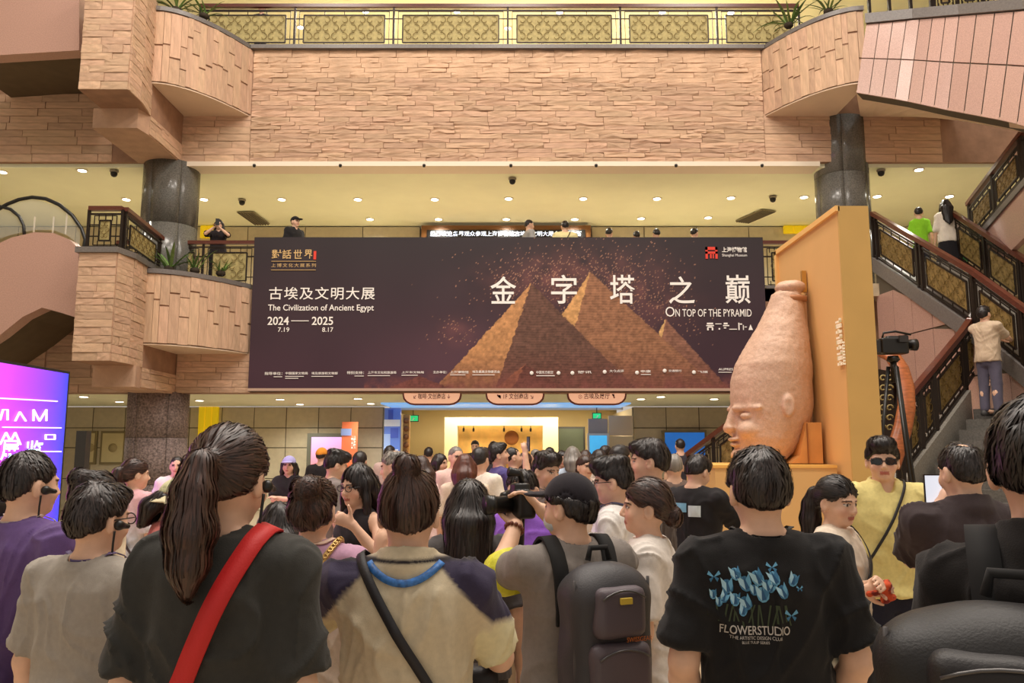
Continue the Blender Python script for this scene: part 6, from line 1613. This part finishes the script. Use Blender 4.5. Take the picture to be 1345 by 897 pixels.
MB().tube([(0, .03, 0), (0, .06, 0), (0, .062, 0), (0, .11, 0), (0, .112, 0), (0, .15, 0)], [.03, .03, .034, .034, .038, .039], 18).build('lens', M_CAM, ce, local=True)
MB().box((-.035, -.047, -.03), (.035, -.04, .025)).build('screen', mat('cam_screen', S(150, 190, 220), .2, emit=.9), ce, local=True)
MB().tube([(.0, -.01, .08), (0, .0, .12), (0, .05, .13)], [.012, .014, .02], 10).build('microphone', M_CAM, ce, local=True)
MB().tube([(0, 0, -.05), (0, 0, -.16), (0, .01, -.3)], [.02, .017, .014], 10).build('grip_pole', M_CAM, ce, local=True)
f8 = person('woman in a pale T-shirt with a low bun looking across in profile', 848, 632, 3.3, -72, 'f', (224, 216, 208), (166, 138, 112), 'lowbun', 'brown', look=(-10, 2), res=0, build=1.04)
wr_ = f8['A']['l'][1].lerp(f8['A']['l'][2], .97) * f8['s']; MB().tube([wr_ + Vector((math.cos(a) * .034, math.sin(a) * .034, .1 * .034 * math.sin(a))) for a in [k * math.pi / 8 for k in range(17)]], .004, 6).build('bracelet', mat('red_string', S(206, 34, 30), .6), f8['e'], local=True)
f9 = person('man in a black T-shirt with a blue tulip print on the back', 995, 594, 2.42, 0, 'm', (32, 31, 32), (40, 40, 44), 'short', 'dark', res=0, sleeve='short', build=1.06, fold=1.3, arms={'l': {'to': (-.22, .1, .9), 'hint': (-.4, -.9, 0)}, 'r': {'to': (.22, .1, .9), 'hint': (.4, -.9, 0)}}, lanyard=(24, 24, 26))
# tulips, butterflies and lettering
rt = random.Random(5)
sc9 = 1.0
def pxz(px, py):                               # photo place of the print -> shirt coordinates
    w = P(px, py, 2.42 - .16); return ((w.x - f9['top'].x) / f9['s'], w.z / f9['s'])
M_T = [mat('tulip_%d' % i, S(*c), .7) for i, c in enumerate(((60, 120, 160), (104, 168, 204), (168, 210, 228), (40, 88, 130)))]
def flower(px, py, r, i):
    x, z = pxz(px, py); r *= .00118 * 1.9; tl = rt.uniform(-.5, .5)
    rot = lambda a, b: (x + a * math.cos(tl) - b * math.sin(tl), z + a * math.sin(tl) + b * math.cos(tl))
    decal(f9, [[rot(r * math.cos(a) * .75, r * math.sin(a)) for a in [k * math.pi / 5 for k in range(10)]]], M_T[i % 2], 'tulip', lift=.003)
    decal(f9, [[rot(-.7 * r, .1 * r), rot(-.75 * r, 1.3 * r), rot(-.1 * r, .5 * r), rot(-.2 * r, -.8 * r)]], M_T[2], 'petal', lift=.0045)
    decal(f9, [[rot(.7 * r, .1 * r), rot(.75 * r, 1.2 * r), rot(.15 * r, .5 * r), rot(.2 * r, -.8 * r)]], M_T[(i + 1) % 2 + 0], 'petal', lift=.0045)
    decal(f9, [[rot(-.25 * r, -.7 * r), rot(0, 1.1 * r), rot(.3 * r, -.6 * r)]], M_T[3], 'petal', lift=.0055)
for i, (px, py, r) in enumerate(((963, 775, 9), (973, 758, 8), (985, 770, 10), (1000, 762, 10), (1012, 772, 8), (1022, 762, 9), (958, 790, 7), (972, 792, 8), (986, 796, 9), (1007, 784, 10), (1033, 780, 9), (1048, 765, 8), (952, 796, 6), (982, 806, 7), (996, 778, 7), (944, 786, 6), (1018, 775, 6))): flower(px, py, r, i)
def butterfly(px, py, r):
    x, z = pxz(px, py); r *= .0021
    for sd in (-1, 1):
        decal(f9, [[(x, z), (x + sd * r * .9, z + r), (x + sd * r * 1.2, z + r * .4), (x + sd * r * .3, z)]], M_T[1], 'butterfly_wing'); decal(f9, [[(x, z), (x + sd * r * .4, z - r * .1), (x + sd * r * .9, z - r * .3), (x + sd * r * .6, z - r * .9)]], M_T[0], 'butterfly_wing')
butterfly(945, 762, 8); butterfly(1020, 748, 7); butterfly(1045, 812, 8); butterfly(1056, 776, 4)
for i in range(16):
    px = 952 + i * 6.2; x, z = pxz(px, 826 + rt.uniform(-6, 3)); x2, z2 = pxz(px + rt.uniform(-8, 8), 798); w = .0022
    decal(f9, [[(x - w, z), (x + w, z), (x2 + w, z2), (x2 - w, z2)]], mat('stem_green', S(60, 72, 50), .8), 'tulip_stem', lift=.0025)
M_GT = mat('grey_print', S(196, 190, 184), .7)
a, b = pxz(954, 838), pxz(1043, 826); decal_text(f9, 'FLOWERSTUDIO', a[0], a[1], b[0], b[1], M_GT, bold=.01)
a, b = pxz(966, 844.5), pxz(1032, 840); decal_text(f9, 'THE ARTISTIC DESIGN CLUB', a[0], a[1], b[0], b[1], M_GT)
a, b = pxz(980, 850), pxz(1016, 846.5); decal_text(f9, 'BLUE TULIP SERIES', a[0], a[1], b[0], b[1], M_GT)
def plaid(v, c):
    u = np.arctan2(v[:, 0], -v[:, 1]) * .2; a = (np.floor(u / .028) % 2 == 0); b = (np.floor(v[:, 2] / .03) % 2 == 0)
    c[:] = S(214, 208, 190); c[a ^ b] = S(150, 148, 132); c[a & b] = S(66, 68, 66); return c
f10 = person('woman in a cream T-shirt and plaid skirt holding an orange cloth', 1095, 628, 3.75, 128, 'f', (228, 212, 192), plaid, 'ponytail', 'black', look=(22, -6), res=0, skirt=True, arms={'l': {'px': (1146, 768, 3.5), 'hint': (-.4, -.4, -1), 'fine': 1}, 'r': {'px': (1128, 778, 3.5), 'hint': (.4, -.4, -1), 'fine': 1}}, hem=.88)
bag_strap(f10, 'handbag', 'black handbag on a wide strap beside the plaid skirt', (-.1, 0, 1.43), (.16, 0, .97), .035, .004, (32, 30, 34), ((.13, .17, .86), (.15, .06, .12), (30, 28, 32)))
cl = P(1156, 776, 3.45); F = Field(cl - Vector((.1, .1, .1)), cl + Vector((.1, .1, .1)), .008); rr_ = random.Random(3)
for i in range(16): F.ell(cl + Vector((rr_.uniform(-.04, .045), rr_.uniform(-.03, .03), rr_.uniform(-.032, .032))), (rr_.uniform(.012, .026), rr_.uniform(.012, .022), rr_.uniform(.01, .022)), None, .004)
v, q = F.skin(); v = v + vnormals(v, q) * (vnoise(v, (60, 60, 60), 3) * .006)[:, None]
oc = empty('crumpled_cloth', cl, 0, 'crumpled orange-red cloth held in the hands of the woman in cream', 'cloth'); mesh_np('fabric', v - np.array(cl), q, M_CLOTH, oc, np.where((vnoise(v, (40, 40, 40), 7) > -.1)[:, None], np.array(S(206, 84, 48)), np.array(S(120, 40, 36))))
f11 = person('man in a pale yellow polo with dark sunglasses and navy shorts', 1158, 579, 4.75, 186, 'm', (228, 212, 140), (34, 34, 48), 'wavy', 'black', look=(14, 0), res=0, collar=True, sleeve='half', shorts=True, glasses='sun', build=1.12)
bag_strap(f11, 'sling_bag', 'thin black sling bag across the pale yellow polo', (-.09, 0, 1.44), (.15, 0, 1.02), .016, .003, (34, 32, 34), ((.05, -.19, 1.05), (.09, .045, .12), (40, 38, 40)))
f12 = person('man with a thinning crown in a dark polo photographing with a phone', 1264, 583, 3.4, 4, 'm', (62, 52, 54), (46, 44, 50), 'bald', 'black', look=(-12, -4), res=0, collar=True, build=1.12, arms={'l': {'px': (1232, 668, 3.62), 'hint': (-.7, -.2, -1), 'fine': 1}, 'r': {'to': (.2, .28, 1.05), 'hint': (1, -.3, -.3)}})
phone(f12, 'l', 'white-screened phone held up by the man in the dark polo', (.08, .15), (206, 214, 228), .02)
f13 = person('man in black filling the frame edge with a black backpack', 1364, 530, 1.55, 30, 'm', (30, 27, 27), (30, 30, 32), 'short', 'black', look=(4, 0), res=0, collar=True, build=.88, sleeve='half', fold=1.2)
backpack(f13, 'big plain black backpack worn by the man at the frame edge', (-.07, -.22, 1.12), (.2, .1, .24), (26, 24, 25), (34, 31, 32))
person('person in a pale blue knitted cap beside the purple T-shirt', -10, 632, 3.3, 30, 'f', (150, 170, 196), (60, 60, 70), 'bob', 'black', res=2, cap=('beanie', (96, 150, 196)))
# --- middle of the crowd
person('woman with pinned dark hair in a cream blouse behind the grey T-shirt boy', 126, 622, 3.95, 25, 'f', (236, 218, 186), (80, 76, 80), 'bun', 'dark', res=1, look=(20, -5))
m16 = person('woman with a hanging ponytail in a white and pink T-shirt', 178, 604, 6.0, 25, 'f', (226, 212, 210), (90, 86, 96), 'ponytail', 'brown', res=1, look=(20, 0), shirt_fn=grad((232, 180, 186), (206, 206, 210), 1.1, 1.4))
bag_strap(m16, 'sling_bag', 'thin dark sling bag on the white and pink T-shirt', (-.09, 0, 1.42), (.14, 0, 1.0), .022, .003, (60, 50, 54), ((.12, .15, .98), (.08, .04, .1)))
person('woman wearing a cream and green bucket hat looking down', 226, 630, 4.3, 70, 'f', (190, 110, 104), (60, 56, 60), 'bob', 'black', look=(20, -18), res=1, cap=('bucket', (206, 204, 160)))
person('man with cropped hair in a white shirt in front of the rough column', 233, 600, 9.5, 165, 'm', (236, 226, 216), (70, 70, 80), 'crop', 'black', res=2)
m19 = person('woman in a lilac cap and black top with folded arms', 380, 600, 10, 178, 'f', (40, 37, 38), (44, 42, 46), 'longside', 'black', res=2, cap=('cap', (176, 170, 220)), arms={'l': {'to': (.08, .2, 1.17), 'hint': (-1, 0, -.6)}, 'r': {'to': (-.08, .22, 1.15), 'hint': (1, 0, -.6)}})
person('person in a round orange hat and black jacket before the lilac screen', 423, 589, 12.5, 10, 'm', (36, 33, 34), (40, 40, 44), 'short', 'black', res=2, cap=('beanie', (232, 150, 50)), sleeve='long')
person('young man in a grey striped shirt looking down beside the lilac screen', 438, 593, 7.0, 62, 'm', (132, 122, 118), (60, 58, 62), 'wavy', 'black', look=(0, -14), res=1)
person('black-haired man seen from behind by the orange poster board', 473, 594, 9.5, 8, 'm', (70, 60, 62), (50, 50, 54), 'short', 'black', res=2)
m23 = person('woman in glasses and a black tank top giving a thumbs up', 472, 612, 4.45, 218, 'f', (46, 42, 46), (50, 48, 54), 'longside', 'black', res=0, sleeve='tank', glasses='clear', look=(-2, -4), arms={'l': {'px': (464, 690, 4.15), 'hint': (-.8, .1, -1), 'fine': 1, 'dir': (.35, .75, .45), 'palm': (1, -.3, 0), 'curl': 1.5, 'thumb': (0, .15, 1)}})
person('balding older man in a pale blue shirt behind the topknot', 522, 591, 5.6, -78, 'm', (172, 194, 222), (80, 80, 92), 'bald', 'grey', res=1, look=(0, -8))
person('man with cropped grey hair in a pink shirt near the shop entrance', 599, 587, 8.9, 150, 'm', (230, 196, 186), (90, 80, 78), 'crop', 'grey', res=2)
person('woman with red-brown hair in a cream top facing the shop', 611, 598, 7.2, 5, 'f', (232, 212, 190), (120, 100, 90), 'bob', 'red', res=2)
person('man in a white T-shirt with black hair turned from the shop', 631, 589, 7.9, 25, 'm', (240, 230, 214), (70, 66, 70), 'short', 'black', res=2)
m26 = person('man in a navy T-shirt holding a phone high overhead', 657, 583, 8.5, 72, 'm', (84, 76, 132), (50, 50, 60), 'short', 'black', look=(8, 14), res=1, arms={'r': {'px': (690, 598, 8.2), 'hint': (.4, .2, -1)}})
phone(m26, 'r', 'small dark phone raised by the man in the navy T-shirt', (.08, .15), (60, 60, 70), .06)
person('man beside the navy T-shirt looking up the same way', 676, 588, 9.3, 78, 'm', (90, 70, 72), (50, 50, 54), 'crop', 'black', look=(0, 12), res=2)
person('man in a purple shirt behind the stills camera', 688, 615, 4.1, 205, 'm', (150, 98, 206), (206, 186, 158), 'bald', 'black', res=1, look=(0, -10))
person('man with a high dark quiff beside the photographer cap', 716, 597, 5.6, 140, 'm', (120, 106, 104), (56, 54, 56), 'wavy', 'dark', res=1, look=(0, -6))
person('grey-haired woman in a pale blue top among the far crowd', 752, 588, 9.6, 0, 'f', (196, 212, 230), (80, 80, 90), 'bob', 'grey', res=2)
person('brown-haired woman in a white top beside the grey-haired woman', 769, 592, 10.4, 20, 'f', (226, 216, 206), (70, 66, 70), 'longside', 'brown', res=2)
person('dark-haired woman facing us in front of the dark green door', 738, 593, 11.5, 172, 'f', (70, 62, 66), (50, 50, 54), 'bob', 'black', res=2)
m30 = person('woman with short black hair and glasses in a white T-shirt', 808, 604, 4.2, -66, 'f', (236, 232, 228), (90, 86, 92), 'wavy', 'black', res=0, glasses='clear', look=(-8, -6), lanyard=(50, 56, 90))
person('man in a dark cap of hair behind the white T-shirt woman', 814, 586, 7.2, 60, 'm', (86, 76, 74), (50, 50, 54), 'short', 'black', res=2)
person('tall man in a brown T-shirt staring across in profile', 853, 579, 4.6, -72, 'm', (84, 74, 72), (60, 56, 56), 'short', 'dark', res=0, build=1.12, look=(-6, 0))
person('grey-haired man behind the brown T-shirt near the blue screen', 885, 597, 7.2, 5, 'm', (110, 92, 84), (60, 56, 60), 'crop', 'grey', res=2)
m34 = person('man in a black T-shirt with a pale blue back print using his phone', 911, 597, 5.8, 38, 'm', (38, 36, 38), (48, 46, 48), 'short', 'black', look=(14, -22), res=1, build=1.05, arms={'r': {'to': (.08, .3, 1.22), 'hint': (1, -.3, -.5)}, 'l': {'to': (-.04, .3, 1.2), 'hint': (-1, -.3, -.5)}})
def cells(x0, z0, x1, z1, n=6): return [[(lerp(x0, x1, (i + a) / n), lerp(z0, z1, (j + b) / n)) for a, b in ((0, 0), (1, 0), (1, 1), (0, 1))] for i in range(n) for j in range(n)]
decal(m34, cells(-.1, 1.28, -.005, 1.345), mat('print_cyan', S(120, 176, 206), .7), 'shirt_print', lift=.006); decal(m34, cells(.01, 1.25, .1, 1.33), mat('print_pale', S(206, 220, 226), .7), 'shirt_print', lift=.006)
phone(m34, 'r', 'lit phone held low by the man with the pale blue back print', (.08, .15), (120, 190, 226), .02)
person('dark head of a person standing before the deep blue wall screen', 893, 577, 15, 0, 'm', (60, 56, 62), (50, 50, 54), 'short', 'black', res=3)
far = [(512, 586, 12.5, 10, 'm', (206, 180, 170), 'short', 'black', 'man in a pinkish shirt beside the gilt pillar'), (552, 600, 7.6, -50, 'f', (236, 206, 200), 'longside', 'brown', 'woman in a pale pink top beside the topknot'), (578, 597, 10, 120, 'f', (196, 180, 160), 'bob', 'dark', 'woman in beige at the shop entrance edge'),
       (624, 579, 17.5, 180, 'm', (60, 56, 58), 'short', 'black', 'shop assistant in dark clothes under the hanging shop lamps'), (648, 580, 18.5, 175, 'f', (200, 190, 176), 'bob', 'brown', 'shop assistant in pale clothes under the round gold disc'), (637, 588, 12, 160, 'f', (50, 46, 50), 'longside', 'black', 'long-haired woman in black facing out of the shop'),
       (703, 590, 12.5, -30, 'm', (176, 160, 150), 'crop', 'grey', 'grey-haired man in a tan shirt at the shop front'), (722, 588, 13.5, 20, 'm', (120, 100, 96), 'short', 'black', 'man in a brown shirt at the edge of the shop front'), (786, 592, 9, -20, 'f', (214, 196, 180), 'bob', 'dark', 'woman in a beige top below the narrow blue screen'),
       (795, 586, 11.8, 40, 'm', (80, 84, 100), 'short', 'black', 'man in a slate shirt below the exit sign'), (768, 599, 8.2, 150, 'f', (226, 210, 200), 'lowbun', 'brown', 'woman in white turning back among the far crowd'), (838, 592, 9.5, 0, 'm', (150, 140, 130), 'short', 'black', 'man in a taupe shirt behind the brown T-shirt man'),
       (563, 588, 14, 0, 'm', (90, 84, 92), 'short', 'black', 'man in a grey shirt walking into the shop'), (690, 595, 10.8, 60, 'f', (110, 96, 110), 'longside', 'brown', 'woman in a mauve top beside the navy T-shirt man')]
for px, py, Y, fc, sx_, c_, hr_, hc_, lab in far: person(lab, px, py, Y, fc, sx_, c_, (64, 60, 64), hr_, hc_, res=2 if Y < 12 else 3)
# --- middle balcony
g = person('guard in a black cap and uniform behind the banner', 388, 285, 17.2, 125, 'm', (34, 32, 34), (34, 32, 36), 'crop', 'black', z0=5.0, res=2, cap=('cap', (30, 28, 30)), collar=True, sleeve='long')
wp = person('woman in black photographing from the balcony beside the column', 288, 289, 17.2, 165, 'f', (40, 34, 36), (40, 38, 40), 'longside', 'black', z0=5.0, res=2, arms={'l': {'to': (-.04, .3, 1.45), 'hint': (-1, 0, -.8)}, 'r': {'to': (.06, .3, 1.45), 'hint': (1, 0, -.8)}})
phone(wp, 'l', 'phone with a pale blue case held by the balcony woman', (.08, .15), (170, 220, 240), .02, off=(0, -.12, 0))
person('man in a grey T-shirt leaning above the banner', 695, 289, 17.5, 70, 'm', (150, 148, 146), (60, 58, 62), 'crop', 'dark', z0=5.0, res=2)
yb = person('person in a pale yellow T-shirt seen from behind above the banner', 742, 291, 17.5, -8, 'm', (228, 216, 160), (60, 58, 62), 'short', 'black', z0=5.0, res=2, build=1.1)
bag_strap(yb, 'sling_bag', 'thin dark strap bag on the pale yellow T-shirt above the banner', (.09, 0, 1.42), (-.14, 0, 1.0), .02, .003, (60, 50, 40), ((-.12, .15, .98), (.08, .04, .1)))
for i, (px, py, lab) in enumerate(((800, 300, 'dark-haired visitor whose head shows above the banner beyond the LED board'), (836, 304, 'visitor with only a dark crown of hair above the banner'), (862, 301, 'dark-haired visitor above the banner over the pyramid dust'), (912, 300, 'dark-haired visitor above the banner close to the red emblem'))):
    person(lab, px, py, 18.1, (20, 0, -10, 40)[i], 'm', (70, 66, 70), (50, 50, 54), 'short', 'black', z0=5.0, res=3)
# --- stairs and top floor
person('child in a lime green T-shirt on the upper stair landing', 1206, 273, 16.3, 20, 'm', (150, 220, 50), (40, 40, 48), 'short', 'black', z0=5.0, res=2, build=.8)
w45 = person('woman in a white blouse and black skirt on the upper stair landing', 1241, 263, 16.05, 10, 'f', (240, 230, 214), (36, 34, 38), 'longside', 'black', z0=5.0, res=2, skirt=True, sleeve='half', build=.92)
hb = empty('shopping_bag', world_pt(w45, (.27, .03, .62)), 0, 'green shopping bag hanging beside the woman in white', 'bag'); MB().box((-.1, -.05, -.18), (.1, .05, .1)).build('bag_body', mat('bag_green', S(90, 190, 110), .6), hb, local=True); MB().tube([(-.05, 0, .1), (-.03, 0, .2), (.03, 0, .2), (.05, 0, .1)], .008, 6).build('handle', mat('bag_green', S(90, 190, 110), .6), hb, local=True)
person('man in a beige T-shirt and grey jeans climbing the stone stairs', 1290, 403, 12.0, 62, 'm', (198, 176, 150), (92, 88, 104), 'short', 'black', z0=2.145, res=1, X=7.19, look=(0, 12), arms={'r': {'to': (.1, .45, 1.2), 'hint': (.6, -.3, -1)}, 'l': {'to': (-.05, .48, 1.22), 'hint': (-.6, -.3, -1)}}, shorts=False)
person('person in dark clothes behind the top floor bronze railing', 344, 8, 17.0, 180, 'm', (40, 34, 32), (40, 38, 40), 'short', 'black', z0=zU1, res=3)
